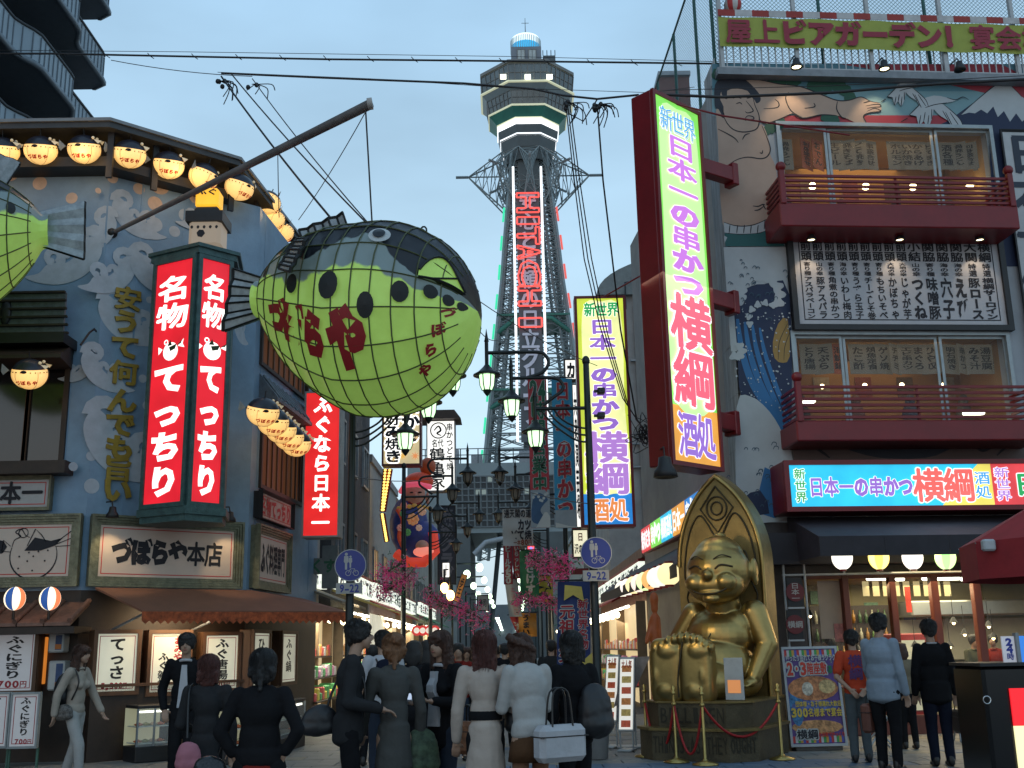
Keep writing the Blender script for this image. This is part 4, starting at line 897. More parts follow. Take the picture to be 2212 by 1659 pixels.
# ================================================================ big puffer lantern on its boom
FG=M('fish_fabric',(.36,.56,.12),.45,var=.16,scale=1.6,emit=.26,ecol=(.42,.70,.13),bump=.12,bscale=6)
FD=M('fish_back',(.008,.010,.014),.35,var=.4,scale=3,bump=.15,bscale=6);FMm=M('fish_band',(.20,.27,.30),.4,var=.7,scale=5,bump=.15,bscale=6)
RIB=M('fish_rib',(.07,.085,.03),.6,var=.2);FRED=M('fish_red',(.22,.010,.014),.6,var=.1,emit=.05,ecol=(.4,.01,.01));FBLK=M('fish_spot',(.006,.008,.008),.6,var=0)
FSK=M('fish_skin',(.36,.56,.12),.45,var=.16,scale=1.6,bump=.12,bscale=6)
def fish_nodes(m_):
 t_=m_.node_tree;b=t_.nodes['Principled BSDF'];at_=t_.nodes.new('ShaderNodeAttribute');at_.attribute_name='zone'
 nz_=t_.nodes.new('ShaderNodeTexNoise');nz_.inputs['Scale'].default_value=7;nz_.inputs['Detail'].default_value=5;tc_=t_.nodes.new('ShaderNodeTexCoord');t_.links.new(tc_.outputs['Object'],nz_.inputs['Vector'])
 ad_=t_.nodes.new('ShaderNodeMath');ad_.operation='MULTIPLY_ADD';ad_.inputs[1].default_value=.35;ad_.inputs[2].default_value=-.175;t_.links.new(nz_.outputs['Fac'],ad_.inputs[0])
 sm_=t_.nodes.new('ShaderNodeMath');sm_.operation='ADD';t_.links.new(ad_.outputs[0],sm_.inputs[0]);t_.links.new(at_.outputs['Fac'],sm_.inputs[1])
 def step(v,w_):r=t_.nodes.new('ShaderNodeMapRange');r.inputs['From Min'].default_value=v-w_;r.inputs['From Max'].default_value=v+w_;t_.links.new(sm_.outputs[0],r.inputs['Value']);return r
 s1,s2=step(0,.05),step(1,.04)
 def mix(c0,c1,c2):
  x=t_.nodes.new('ShaderNodeMix');x.data_type='RGBA';x.inputs[7].default_value=c1+(1,);t_.links.new(s1 .outputs[0],x.inputs[0])
  if isinstance(c0,tuple):x.inputs[6].default_value=c0+(1,)
  else:t_.links.new(c0,x.inputs[6])
  y=t_.nodes.new('ShaderNodeMix');y.data_type='RGBA';y.inputs[7].default_value=c2+(1,);t_.links.new(s2 .outputs[0],y.inputs[0]);t_.links.new(x.outputs[2],y.inputs[6]);return y.outputs[2]
 base_=b.inputs['Base Color'].links[0].from_socket;xb=t_.nodes.new('ShaderNodeMix');xb.data_type='RGBA'
 rb=t_.nodes.new('ShaderNodeMapRange');rb.inputs['From Min'].default_value=.47;rb.inputs['From Max'].default_value=.53;t_.links.new(nz_.outputs['Fac'],rb.inputs['Value'])
 t_.links.new(mix(base_,(.15,.21,.23),(.008,.010,.015)),b.inputs['Base Color']);t_.links.new(mix((.42,.70,.13),(.10,.14,.12),(0.,0.,0.)),b.inputs['Emission Color']);b.inputs['Emission Strength'].default_value=.26
fish_nodes(FSK)
def fish_point(a,b,rr=1.0):
 """a: 0 nose .. 1 tail along the body, b: degrees round it (0 = right flank, 90 = up, 180 = left flank)"""
 L_=3.38;x=L_*(a-.5)
 prof=math.sqrt(max(0,1-((.40-a)/.40)**2))if a<.40 else max(0,1-((a-.40)/.60)**2.1)**.72 if a<1 else 0
 if a>.86:prof=max(prof,.20)
 w_=1.40*prof*rr;up=1.26*prof*rr;dn=1.46*prof*rr
 c,s_=math.cos(R(b)),math.sin(R(b))
 z=s_*(up if s_>0 else dn)+.22*(a-.5)*2*(a>.5)*1.4
 return Vector((-x,w_*c*-1,z))
def fish_surface_text(m_,ch,ac,bc,sa,sb,off,rr=1.012,tilt=0,skew=0):
 V,Fs=glyph(ch,off)
 import bmesh
 bm=bmesh.new();vv=[bm.verts.new(q)for q in V]
 for f in Fs:
  try:bm.faces.new([vv[i]for i in f])
  except Exception:pass
 bmesh.ops.triangulate(bm,faces=bm.faces[:])
 for _ in range(2):
  es=[e for e in bm.edges if e.calc_length()>.16]
  if es:bmesh.ops.subdivide_edges(bm,edges=es,cuts=1);bmesh.ops.triangulate(bm,faces=[f for f in bm.faces if len(f.verts)>3])
 bm.verts.index_update();ct,st=math.cos(R(tilt)),math.sin(R(tilt))
 out=[]
 for v in bm.verts:
  x,y=v.co.x-.5,v.co.y-.38;x,y=x*ct-y*st,x*st+y*ct
  out.append(fish_point(ac-x*sa,bc+y*sb,rr))
 m_.add(out,[tuple(v.index for v in f.verts)for f in bm.faces]);bm.free()
def big_fish(label,M4,sub=''):
 t=bpy.data.objects.new('giant_pufferfish_lantern',None);COL.objects.link(t);t.matrix_world=M4;OFF[t.name]=Vector((0,0,0))
 t['label']=label;t['category']='lantern';t['group']='giant green pufferfish lanterns'
 na,nb=80,144;m_=MB();vs=[]
 for i in range(na+1):
  for j in range(nb):
   a=i/na;b=j*360/nb
   # fabric sags between its wire ribs
   ra=abs((a*13)%1-.5)*2;rb=abs((b/20)%1-.5)*2
   vs.append(fish_point(a,b,.972+.028*max(ra,rb)**2))
 fs=[(i*nb+j,(i+1)*nb+j,(i+1)*nb+(j+1)%nb,i*nb+(j+1)%nb)for i in range(na)for j in range(nb)]
 m_.add(vs,fs,True);body=m_.obj('fabric_body',FSK,t)
 mi=[]
 for i in range(na+1):
  for j in range(nb):
   a=i/na;b=j*360/nb;bb=b if b<=180 else b-360
   bb=min(bb,180-bb)if bb>0 else bb
   lo=3+7*math.sin((a-.22)*9)+50*max(0,a-.62)+1.5*math.sin(a*70)
   hi=lo+4+(0 if a<.2 else min(1,(a-.2)*6)*(12+6*math.sin(a*9-1)))+60*max(0,a-.66)
   mi.append((bb-(lo-6))/max(4,hi-lo+6))
 at_=body.data.attributes.new('zone','FLOAT','POINT');at_.data.foreach_set('value',mi)
 m_=MB()
 for k in range(1,13):
  a=k/13;m_.tube([fish_point(a,b,1.006)for b in range(-180,180,12)],.011,4,closed=True)
 m_.obj('hoop_ribs',RIB,t,kind='stuff')
 m_=MB()
 for b in range(0,360,20):m_.tube([fish_point(a/30,b,1.006)for a in range(1,29)],.010,4)
 m_.obj('long_ribs',RIB,t,kind='stuff')
 for sd in(0,1):
  f=(lambda b:b)if sd==0 else(lambda b:180-b)
  for(a,b,ra_,rb_)in((.022,-16,.012,7),(.055,-12,.016,6),(.105,-8,.022,5.5),(.20,-11,.030,6.5),(.32,-19,.032,7),(.475,-8,.042,7.5),(.655,-8,.030,6),(.86,12,.018,9)):
   m_=MB();pts=[fish_point(a+ra_*math.cos(q*.449),f(b+rb_*math.sin(q*.449)),1.014)for q in range(14)];cc=fish_point(a,f(b),1.02)
   m_.add(pts+[cc],[(q,(q+1)%14,14)for q in range(14)]);m_.obj('black_spot',FBLK,t)
   # eye
  m_=MB();m_.add([fish_point(.31+.042*math.cos(q*.349),f(27+7*math.sin(q*.349)),1.03)for q in range(18)]+[fish_point(.31,f(27),1.045)],[(q,(q+1)%18,18)for q in range(18)])
  ey=m_.obj('eye',M('fish_eye_ring',(.45,.48,.48),.4),t)
  m_=MB();m_.add([fish_point(.31+.024*math.cos(q*.349),f(27+4*math.sin(q*.349)),1.05)for q in range(18)]+[fish_point(.31,f(27),1.065)],[(q,(q+1)%18,18)for q in range(18)]);m_.obj('pupil',FD,ey)
  # pectoral fin: ribbed fan standing off the flank
  m_=MB();q0=[fish_point(.80,f(30),1.02),fish_point(.735,f(12),1.02)];out=[]
  n=8;yo=Vector((0,-.05 if sd==0 else.05,0));B0_=fish_point(.665,f(26),1.03)+yo;B1_=fish_point(.72,f(0),1.03)+yo
  sgn=-1 if sd==0 else 1
  T0=fish_point(.56,f(16),1.04)+yo*4;T1=fish_point(.61,f(-7),1.04)+yo*4
  vs_=[]
  for k in range(n+1):vs_.append(B0_.lerp(B1_,k/n)+Vector((0,sgn*(.03+.02*(k%2)),0)))
  for k in range(n+1):vs_.append(T0 .lerp(T1,k/n)+Vector((0,sgn*(.05+.03*(k%2)),0)))
  m_.add(vs_,[(k,k+1,k+n+2,k+n+1)for k in range(n)]);m_.obj('pectoral_fin',fin_m,t)
  m_=MB();[m_.tube([vs_[k]+Vector((0,sgn*.01,0)),vs_[k+n+1]+Vector((0,sgn*.01,0))],.016,4)for k in range(n+1)];m_.tube(vs_[:n+1],.03,4);m_.tube(vs_[n+1:],.03,4);m_.obj('fin_rays',FBLK,t)
  m_=MB()
  for ch,a,b in(('づ',.745,-30),('ぼ',.65,-32),('ら',.545,-35),('や',.40,-36)):
   fish_surface_text(m_,ch if sd==0 else ch,a,f(b),(.155 if ch=='や' else.108)*(1 if sd==0 else-1),(34 if ch=='や' else 26)*(1 if sd==0 else-1),.085,tilt=-6 if sd==0 else 6)
  m_.obj('lettering',FRED,t)
 m_=MB()
 for k,ch in enumerate('づぼらや'):fish_surface_text(m_,ch,.055+.030*k,-24-14*k,.042,11,.06,tilt=0)
 m_.obj('lettering',FRED,t)
 m_=MB();cv=[fish_point(.055,70,1.0),fish_point(.17,45,1.04),fish_point(.215,14,1.03),fish_point(.10,16,1.05),fish_point(.01,30,1.0)]
 mo=[fish_point(.06,60,1.05),fish_point(.185,16,1.04),fish_point(.13,40,1.10)]
 m_=MB();n=12
 arc=[fish_point(.02+.125*k/n,6+26*math.sin(math.pi*(k+.6)/n*.95),1.03)for k in range(n+1)]
 low=[fish_point(.02+.125*k/n,6-6*k/n,1.035)for k in range(n+1)]
 m_.add(arc+low,[(k,k+1,k+n+2,k+n+1)for k in range(n)]);m_.obj('mouth_patch',FG,t)
 m_=MB();m_.tube([q*1.01 for q in arc],.018,4);m_.tube([q*1.01 for q in low],.018,4);m_.tube([arc[2]*1.01,low[8]*1.02,low[11]*1.01],.014,4);m_.obj('mouth_line',FBLK,t)
 # dorsal and tail fins
 def fin(pa,pb,pc,pd,n,name):
  m_=MB();A=[pa.lerp(pb,k/n)+Vector((0,.03*(k%2),0))for k in range(n+1)];B=[pd.lerp(pc,k/n)+Vector((0,.05*(k%2),0))for k in range(n+1)]
  m_.add(A+B+[q+Vector((0,.05,0))for q in A+B],[(k,k+1,k+n+2,k+n+1)for k in range(n)]+[(k+2*n+2,k+3*n+3,k+3*n+4,k+2*n+3)for k in range(n)]);fo=m_.obj(name,fin_m,t)
  m_=MB();[m_.tube([a_+Vector((0,-.01,0)),b_+Vector((0,-.01,0))],.016,4)for a_,b_ in zip(A,B)];m_.tube(B,.03,4);m_.tube(A,.03,4);m_.obj('fin_rays',FBLK,fo)
 fin(fish_point(.60,90,.97),fish_point(.80,90,.97),fish_point(.80,90,.97)+Vector((-.22,0,.42)),fish_point(.62,90,1.0)+Vector((-.16,0,.46)),6,'dorsal_fin')
 tl=fish_point(.97,90,1);
 fin(Vector((tl.x+.05,0,tl.z+.05)),Vector((tl.x+.05,0,tl.z-.5)),Vector((tl.x-.62,0,tl.z-.72)),Vector((tl.x-.62,0,tl.z+.28)),7,'tail_fin')
 for a in(.28,.52):
  q=fish_point(a,90,1);m_=MB();m_.tube([q+Vector((.05*math.cos(k*.63),0,.09+.08*math.sin(k*.63)))for k in range(10)],.014,5,closed=True);m_.obj('hanging_ring',dark_metal,t)
 return t
YF=14.0
pc=P(785,680,YF)
FM4=Matrix.Translation(pc)@Matrix.Rotation(R(-15),4,'Z')@Matrix.Rotation(R(4),4,'Y')@Matrix.Rotation(R(-8),4,'X')@Matrix.Scale(.95,4)
fish1=big_fish('giant hanging pufferfish lantern, green belly, black back, reading づぼらや on its flank',FM4)
#lamp('fish_up_light', 'POINT', WORLD, (pc.x+.3, pc.y, pc.z-.2), .01, (1, 1, 1), .1)
pc2=P(-150,528,14.6)
fish2=copy_tree(fish1);fish2 .matrix_world=Matrix.Translation(pc2)@Matrix.Rotation(R(197),4,'Z')@Matrix.Rotation(R(3),4,'Y')@Matrix.Scale(.92,4)
for q_ in list(bpy.data.objects):
 if q_.parent==fish2 and q_.name.startswith('lettering'):bpy.data.objects.remove(q_)
fish2['label']='second green pufferfish lantern, only its tail half at the left photo edge'
# boom
t=thing('boom','long grey steel boom slanting from the blue wall over the fish lantern','boom',None,tuple(P(243,503,17.1)))
pb,pt_=P(243,503,17.05),P(800,225,14.0)
MB().tube([pb,pb.lerp(pt_,.35),pt_],[.035,.05,.075],10).obj('pole',M('boom_grey',(.16,.15,.15),.6,.2,var=.3,scale=3),t)
MB().ell(pb,(.09,.09,.09),8,6).obj('wall_joint',dark_metal,t);MB().cyl(pt_-Vector((.04,0,0)),pt_+Vector((.03,0,.01)),.085,12).obj('end_cap',M('cap_grey',(.4,.38,.36),.5),t)
def wire(pts,r,label,grp=None,mat=black,cat='cable',name='cable',k=8,sag=0):
 P_=[Vector(q)for q in pts]
 if len(P_)==2 and sag:
  P_=[P_[0].lerp(P_[1],i/k)-Vector((0,0,sag*4*(i/k)*(1-i/k)))for i in range(k+1)]
 m_=MB();m_.tube(P_,r,5,caps=False);o=m_.obj(name,mat);o['label']=label;o['category']=cat
 if grp:o['group']=grp
 return o
topf=fish1 .matrix_world@(fish_point(.52,90,1)+Vector((0,0,.22)))
wire([P(790,240,14.0),topf],.012,'steel wire from the boom tip down to the fish lantern')
gw='thin guy wires around the fish lantern'
for a,b,r,lb in((P(478,165,19),P(722,480,15.0),.018,'thick dark cable from the wire cluster down behind the dorsal fin'),(P(500,160,19),P(790,480,14.4),.013,'cable from the wire cluster to the back of the fish lantern'),(P(545,170,19),P(792,478,14.2),.010,'thin cable from the second insulator to the fish lantern'),(P(788,245,14.0),P(645,475,16.5),.007,'thin guy wire from the boom tip down to the left'),(P(600,320,15.3),P(603,470,15.8),.007,'thin drop wire below the middle of the boom'),(P(240,130,19),P(545,165,19),.008,'thin wire ending at the left insulator cluster')):
 wire([a,b],r,lb,gw,sag=.06)
 # ================================================================ mural restaurant on the right
RO=P(1600,830,18.5);FR=Frame((RO.x,18.5,0),4.4);FS=Frame((RO.x,18.5,0),-88)
RH=FR.uv(1560,160)[1]
pale=M('mural_ground',(.32,.35,.38),.7,var=.08,scale=2)
t_r=mural_b=thing('mural_restaurant','three-storey restaurant covered by a painted mural of a wrestler, waves and a mountain','restaurant',FR)
ru=lambda px,py,dy=0:FR.uv(px,py,dy)
w3=(ru(1682,300)[0],ru(2138,300)[0],ru(1690,470)[1],ru(1800,272)[1])
w2=(ru(1718,800)[0],ru(2176,760)[0],ru(1720,930)[1],ru(1800,722)[1])
g1=(ru(1738,1300)[0],7.2,.0,ru(1900,1236)[1])
m_=MB();wall_holes(m_,0,9,3.5,RH,[w3,w2],0,.3);m_.obj('wall',pale,mural_b)
m_=MB();wall_holes(m_,0,9,0,3.495,[g1],-.004,.3);m_.obj('ground_floor_wall',M('ground_dark',(.05,.04,.04),.6,var=.3),mural_b)
m_=MB();m_.quad((0,0,0),(0,9,0),(0,9,RH),(0,0,RH));m_.obj('side_wall',grey_wall,mural_b)
# corrugated translucent sheets on the street side edge
cor=M('corrugated_sheet',(.38,.42,.44),.35,var=.4,scale=1.5,stretch=(6,6,.6),bump=.2)
for k in range(9):
 z0,z1=3.9+k*.93,3.9+(k+1)*.93-.01
 m_=MB();n=26;A=[(.02+.9*i/n,-.05-.02*(i%2),z0)for i in range(n+1)];B=[(x,y,z1)for x,y,z in A]
 m_.add(A+B,[(i,i+1,i+n+2,i+n+1)for i in range(n)]);T_=FR.I@FS.M
 m_.obj('corrugated_sheet',cor,mural_b,xf=lambda q:T_@Vector((-q.x,q.y,q.z)))
MB().box(-.08,9,-.22,.3,RH-.12,RH+.02).obj('roof_edge',M('roof_edge_grey',(.2,.22,.24),.5,var=.2),mural_b)
LAY=[0]
def mp_(pts,k=0,dy=0):return[ru(1484+.329*x,.329*y,dy)for x,y in pts]
def px_(pts):return[ru(x,y)for x,y in pts]
def paint(pts,mat,name='mural_shape',sm=0,conv=mp_):
 LAY[0]+=1;q=conv(pts)
 if sm:q=spline(q,sm,True)
 m_=MB();m_.poly(q,-.002-.0006*LAY[0]);return m_.obj(name,mat,mural_b)
def stroke(pts,w_,mat=None,name='mural_line',conv=mp_,sm=5):
 LAY[0]+=1;m_=MB();m_.ribbon(spline(conv(pts),sm),w_,-.002-.0006*LAY[0]);return m_.obj(name,mat or ink,mural_b)
def strokes(L,w_,mat=None,conv=mp_,name='mural_line',sm=4):
 LAY[0]+=1;m_=MB()
 for pts in L:m_.ribbon(spline(conv(pts),sm),w_,-.002-.0006*LAY[0])
 return m_.obj(name,mat or ink,mural_b)
flat=lambda n,c:M(n,[q*.8 for q in c],.65,var=.07,scale=2.5)
mteal=flat('paint_teal',(.10,.25,.32));mteal2=flat('paint_light_teal',(.20,.36,.40));mred=flat('paint_red',(.33,.03,.05));mredb=flat('paint_bright_red',(.42,.04,.06))
mskin=flat('paint_skin',(.49,.35,.27));mhair=flat('paint_hair',(.02,.025,.04));mgreen=flat('paint_pine',(.02,.10,.06));mnavy=flat('paint_navy',(.012,.025,.075));mblue=flat('paint_blue',(.03,.17,.40))
mwhite=flat('paint_white',(.50,.54,.56));mgold=flat('paint_ochre',(.36,.22,.06));mdgreen=flat('paint_sea_green',(.02,.13,.13))
# sky, stripes, mountain
paint([(165,420),(2300,420),(2300,640),(165,640)],mteal);paint([(165,600),(2300,600),(2300,760),(165,760)],mteal2)
paint([(600,758),(1980,758),(1980,838),(600,838)],mredb)
paint([(1010,422),(2060,422),(2300,540),(2300,720),(1950,610),(1560,520),(1300,470)],mred);paint([(2070,425),(2300,425),(2300,520)],mteal)
paint([(1620,838),(1720,790),(1900,660),(2010,570),(2060,545),(2110,550),(2180,620),(2300,720),(2400,1750),(2020,1750),(1980,838)],mnavy)
snow=[(1800,755),(1900,660),(2010,570),(2060,545),(2110,550),(2180,620),(2300,720),(2300,800),(2240,760),(2200,800),(2160,745),(2120,800),(2080,730),(2040,770),(2010,700),(1970,745),(1930,720),(1890,745),(1850,740)]
paint(snow,mwhite);stroke([(1790,760),(1900,660),(2010,570),(2060,545),(2110,550),(2200,640)],.02)
for(x,y,r)in((720,470,60),(660,500,50),(780,490,55),(700,530,50),(840,560,55),(900,530,50),(950,540,50),(900,580,50),(1000,570,50),(1040,600,45),(1070,640,40),(210,490,50),(270,510,40),(600,540,50),(560,530,35),(820,480,30),(550,840,45),(610,810,40),(520,860,35),(960,790,40),(910,775,35)):
 paint([(x+r*(1+.12*math.sin(5*a))*math.cos(a),y+r*.85*(1+.12*math.sin(5*a+1))*math.sin(a))for a in[k*.4488 for k in range(14)]],mgreen,'pine_clump')
 # wrestler
paint([(190,720),(245,770),(300,850),(370,870),(460,830),(500,830),(545,960),(540,1010),(580,1100),(590,1240),(575,1420),(430,1480),(320,1490),(232,1470),(200,900)],mskin,'wrestler_body',3)
paint([(390,525),(480,530),(600,555),(740,572),(880,625),(980,662),(1060,662),(1140,640),(1200,668),(1262,680),(1270,735),(1205,742),(1155,765),(1172,812),(1130,822),(1085,800),(1040,780),(980,762),(880,757),(760,780),(690,748),(570,800),(500,812),(430,700),(400,600)],mskin,'wrestler_arm',3)
paint([(182,560),(240,515),(330,518),(385,530),(435,575),(475,625),(480,665),(455,682),(438,655),(400,610),(300,600),(250,640),(250,740),(240,780),(205,720),(182,700)],mhair,'wrestler_hair',3)
paint([(215,650),(232,590),(300,565),(385,570),(432,625),(442,690),(470,760),(468,825),(440,858),(360,870),(290,845),(242,775),(236,700)],mskin,'wrestler_face',3)
paint([(262,655),(235,640),(222,600),(250,560),(330,545),(390,560),(430,610),(445,660),(420,640),(395,600),(320,585),(262,600)],mhair,'wrestler_hair',2)
strokes([[(236,700),(242,775),(290,845),(360,870),(440,858),(468,825),(470,760),(442,690),(430,625)],[(300,650),(325,640),(355,652)],[(320,685),(345,678),(360,690)],[(385,665),(425,715),(430,735),(395,745),(380,735)],[(390,650),(425,640)],[(375,790),(395,765),(430,770),(435,785),(400,790),(378,795)],[(210,700),(235,740),(240,775),(215,760)],[(200,850),(260,880),(310,910),(335,940)],[(362,920),(380,890),(410,880)],[(270,1085),(330,1050),(400,1035),(480,1045),(525,1030),(545,980),(520,900),(490,830)],[(475,1005),(490,1010),(495,990)],[(430,1355),(465,1358),(495,1345),(510,1350)],[(440,1385),(470,1380),(500,1358)],[(495,1345),(515,1378)],[(385,528),(480,530),(600,555),(740,572),(880,625),(980,662),(1060,662),(1140,640),(1200,668),(1262,680)],[(575,655),(600,680),(590,710),(500,718)],[(665,610),(645,650),(680,730),(760,780)],[(830,680),(835,705),(770,715)],[(690,748),(570,800),(500,812),(480,790)],[(985,670),(980,720),(1010,770),(1040,780)],[(1155,680),(1200,668)],[(1170,700),(1225,690),(1262,690),(1268,705),(1225,708),(1180,715)],[(1180,735),(1230,715),(1270,735),(1205,742),(1155,765),(1172,812),(1130,822)],[(690,748),(760,780),(880,757),(980,762)]],.024)
paint([(238,1462),(330,1487),(440,1478),(568,1420),(568,1490),(480,1532),(350,1542),(244,1532)],mwhite,'wrestler_skirt')
strokes([[(x,1475+(-30 if x>480 else 5)),(x-6,1535+(-25 if x>480 else 0))]for x in(280,330,375,420,465,510)]+[[(238,1462),(330,1487),(440,1478),(568,1420)],[(244,1532),(350,1542),(480,1532),(568,1490)]],.02)
paint([(244,1535),(350,1545),(480,1535),(568,1495),(600,1560),(640,1620),(250,1620)],mdgreen,'wrestler_apron');paint([(240,1550),(262,1562),(244,1600)],mwhite)
# flying cranes
def crane(x0,y0,k):
 q=lambda pts:[(x0+x*k,y0+y*k)for x,y in pts]
 paint(q([(-30,10),(60,-25),(150,-10),(210,10),(150,25),(60,40),(0,60)]),mwhite,'crane_body',2)
 paint(q([(0,0),(-60,60),(-110,110),(-60,120),(-45,190),(-10,150),(15,200),(45,140),(60,60),(60,20)]),mwhite,'crane_wing',2);paint(q([(60,20),(60,70),(110,120),(160,150),(200,210),(240,195),(265,200),(240,140),(180,80),(130,40)]),mwhite,'crane_wing',2)
 strokes([q(p)for p in([(-110,110),(-60,120)],[(-45,190),(-30,110)],[(-10,150),(0,90)],[(15,200),(25,110)],[(45,140),(45,70)],[(160,150),(120,80)],[(200,210),(140,90)],[(240,195),(170,90)],[(150,-10),(210,5),(260,-15),(300,5)],[(0,60),(60,40),(150,25)],[(-110,110),(-60,60),(0,0)],[(265,200),(240,140),(180,80),(130,40)],[(-120,130),(-170,160)])],.018)
crane(1560,655,.95);crane(1390,560,.72)
# sea: generic breaking waves, foam, drops (own composition)
fo=mwhite
paint([(1562,535),(1700,535),(1700,760),(1578,760)],fo,conv=px_)
paint([(1585,650),(1610,625),(1650,615),(1705,640),(1705,1000),(1680,940),(1640,880),(1600,860),(1592,760)],mnavy,'wave_body',3,px_)
for k in range(4):
 d=16*k;stroke([(1592+d,690+d*.4),(1602+d,760),(1625+d,830),(1668+d*.6,900-d*.2),(1705,960-d)],.13-.015*k,mblue,'wave_band',px_)
paint([(1700,690),(1680,700),(1668,740),(1672,775),(1690,785),(1705,770)],mgold,'boat_hull',2,px_);strokes([[(1700,700),(1682,740),(1680,778)],[(1704,720),(1694,750),(1692,780)]],.012,conv=px_)
def foam_claws(cx,cy_,n,r,a0,a1,sz):
 for k in range(n):
  a=R(a0+(a1-a0)*k/max(1,n-1));x,y=cx+r*math.cos(a),cy_-r*math.sin(a)
  paint([(x+sz*(1+.25*math.sin(3*b+k))*math.cos(b),y-sz*(1+.25*math.sin(3*b+k))*math.sin(b))for b in[j*.5236 for j in range(12)]],fo,'foam',2,px_)
foam_claws(1640,640,10,42,190,-20,12);foam_claws(1590,760,4,12,60,-120,9);foam_claws(1650,690,6,34,200,60,7)
L=[]
for k in range(46):
 x=random.uniform(1568,1700);y=random.uniform(560,700)if k<30 else random.uniform(1000,1060)
 s_=random.uniform(3,6);L.append([(x,y),(x+s_*.6,y-s_),(x+s_*1.6,y-s_*.8),(x+s_*1.6,y+s_*.1)])
strokes(L,.014,flat('paint_line_blue',(.04,.09,.14)),px_,sm=3)
m_=MB();LAY[0]+=1
for k in range(150):
 x=random.uniform(1588,1705);y=random.uniform(650,930);u,z=ru(x,y);r=random.uniform(.006,.02)
 m_.poly([(u+r*math.cos(a),z+r*math.sin(a))for a in(0,1.05,2.1,3.14,4.2,5.25)],-.002-.0006*LAY[0])
m_.obj('spray_drops',mwhite,mural_b,kind='stuff')
paint([(1590,880),(1620,858),(1660,890),(1690,940),(1712,1000),(1712,1110),(1600,1110)],fo,'wave_hump',3,px_)
paint([(1650,1010),(1690,1050),(1700,1110),(1640,1110)],mblue,'wave_body',2,px_);paint([(1600,1080),(1640,1060),(1660,1110),(1600,1110)],mnavy,'wave_body',2,px_)
L=[]
for k in range(26):x=random.uniform(1600,1700);y=random.uniform(960,1100);s_=random.uniform(4,7);L.append([(x,y),(x+s_*.6,y-s_),(x+s_*1.6,y-s_*.8),(x+s_*1.6,y+s_*.1)])
strokes(L,.016,MC['paint_line_blue'],px_,sm=3)
# dim band with a dark bird below the lower balcony
paint([(1712,940),(2260,940),(2260,1000),(1712,1000)],flat('paint_umber',(.13,.09,.08)),conv=px_)
paint([(1800,958),(1860,950),(1930,972),(2000,950),(2080,945),(2020,985),(1940,992),(1870,985)],mhair,'bird_shape',3,px_)
strokes([[(1745,960),(1770,975),(1790,990)],[(2100,960),(2120,975),(2150,960)],[(2150,985),(2180,960),(2205,970)]],.05,conv=px_)
# vertical lettered board at the right edge
a_,d_=ru(2153,285);c_=ru(2153,945)[1];LAY[0]+=1
board('name_board','tall black and white vertical board at the right edge beginning 日本一',FR,a_,a_+1.15,c_,d_,'日本一の串かつ',fw=.05,gilt=black,face=M('board_white',(.42,.44,.45),.6,var=.08),dy=-.05,th=.08,txtmat=M('board_ink',(.012,.02,.04),.5),off=.09,vert=True,tin=.02,line=False,fill=1.05)
# ---------------------------------------------------------------- windows with lit rooms
alu=M('aluminium',(.30,.33,.34),.4,.5,var=.12);glass=M('window_glass',(.55,.6,.6),.04,alpha=.03,var=0,spec=.9)
redp=M('dark_red_paint',(.17,.006,.010),.4,var=.18,scale=2,bump=.06);rope_red=M('rope_red',(.35,.01,.01),.6)
room_wall=M('room_wall',(.42,.26,.10),.7,var=.12,scale=1)
slip=M('menu_slip',(.05,.052,.05),.7,var=.2,scale=3,emit=.06,ecol=(.8,.7,.5));slipr=M('menu_slip_red',(.18,.04,.02),.7,var=.3,emit=.04,ecol=(1,.3,.1));slipt=M('slip_text',(.012,.012,.015),.7,var=0)  # menu_slip is near-black: the shade of backlit paper is put into its colour
def room(hole,dep,wm,en,lc):
 a,b,c,d=hole;m_=MB()
 m_.quad((a,dep,c),(b,dep,c),(b,dep,d),(a,dep,d));m_.quad((a,.3,c),(b,.3,c),(b,dep,c),(a,dep,c));m_.quad((a,.3,d),(a,dep,d),(b,dep,d),(b,.3,d));m_.quad((a,.3,c),(a,dep,c),(a,dep,d),(a,.3,d));m_.quad((b,.3,c),(b,.3,d),(b,dep,d),(b,dep,c))
 m_.obj('room',wm,mural_b)
 lamp('room_lamp','AREA',FR,((a+b)/2,dep*.55,d-.08),en,lc,(b-a)*.5,to=((a+b)/2,dep*.6,c))
room(w3,1.8,room_wall,20,(1,.62,.26));room(w2,1.8,M('room_wall_dim',(.33,.19,.08),.7,var=.12,scale=1),9,(1,.66,.32))
def sliding_window(hole,splits,lab):
 a,b,c,d=hole;wf=MB();frame_bars(wf,a-.05,b+.05,c-.05,d+.05,.07,-.06,.04);wo_=wf.obj('window',alu,mural_b)
 xs=[a]+[ru(x,y)[0]for x,y in splits]+[b]
 for k in range(len(xs)-1):
  m_=MB();frame_bars(m_,xs[k]+.02,xs[k+1]-.005,c+.02,d-.02,.05,.02+.03*(k%2),.045+.03*(k%2));m_.obj('sash',alu,wo_)
  MB().box(xs[k]+.07,xs[k+1]-.055,.03+.03*(k%2),.036+.03*(k%2),c+.07,d-.07).obj('pane',glass,wo_)
sliding_window(w3,((1790,330),(2022,330)),'3');sliding_window(w2,((1824,780),(2032,780)),'2')
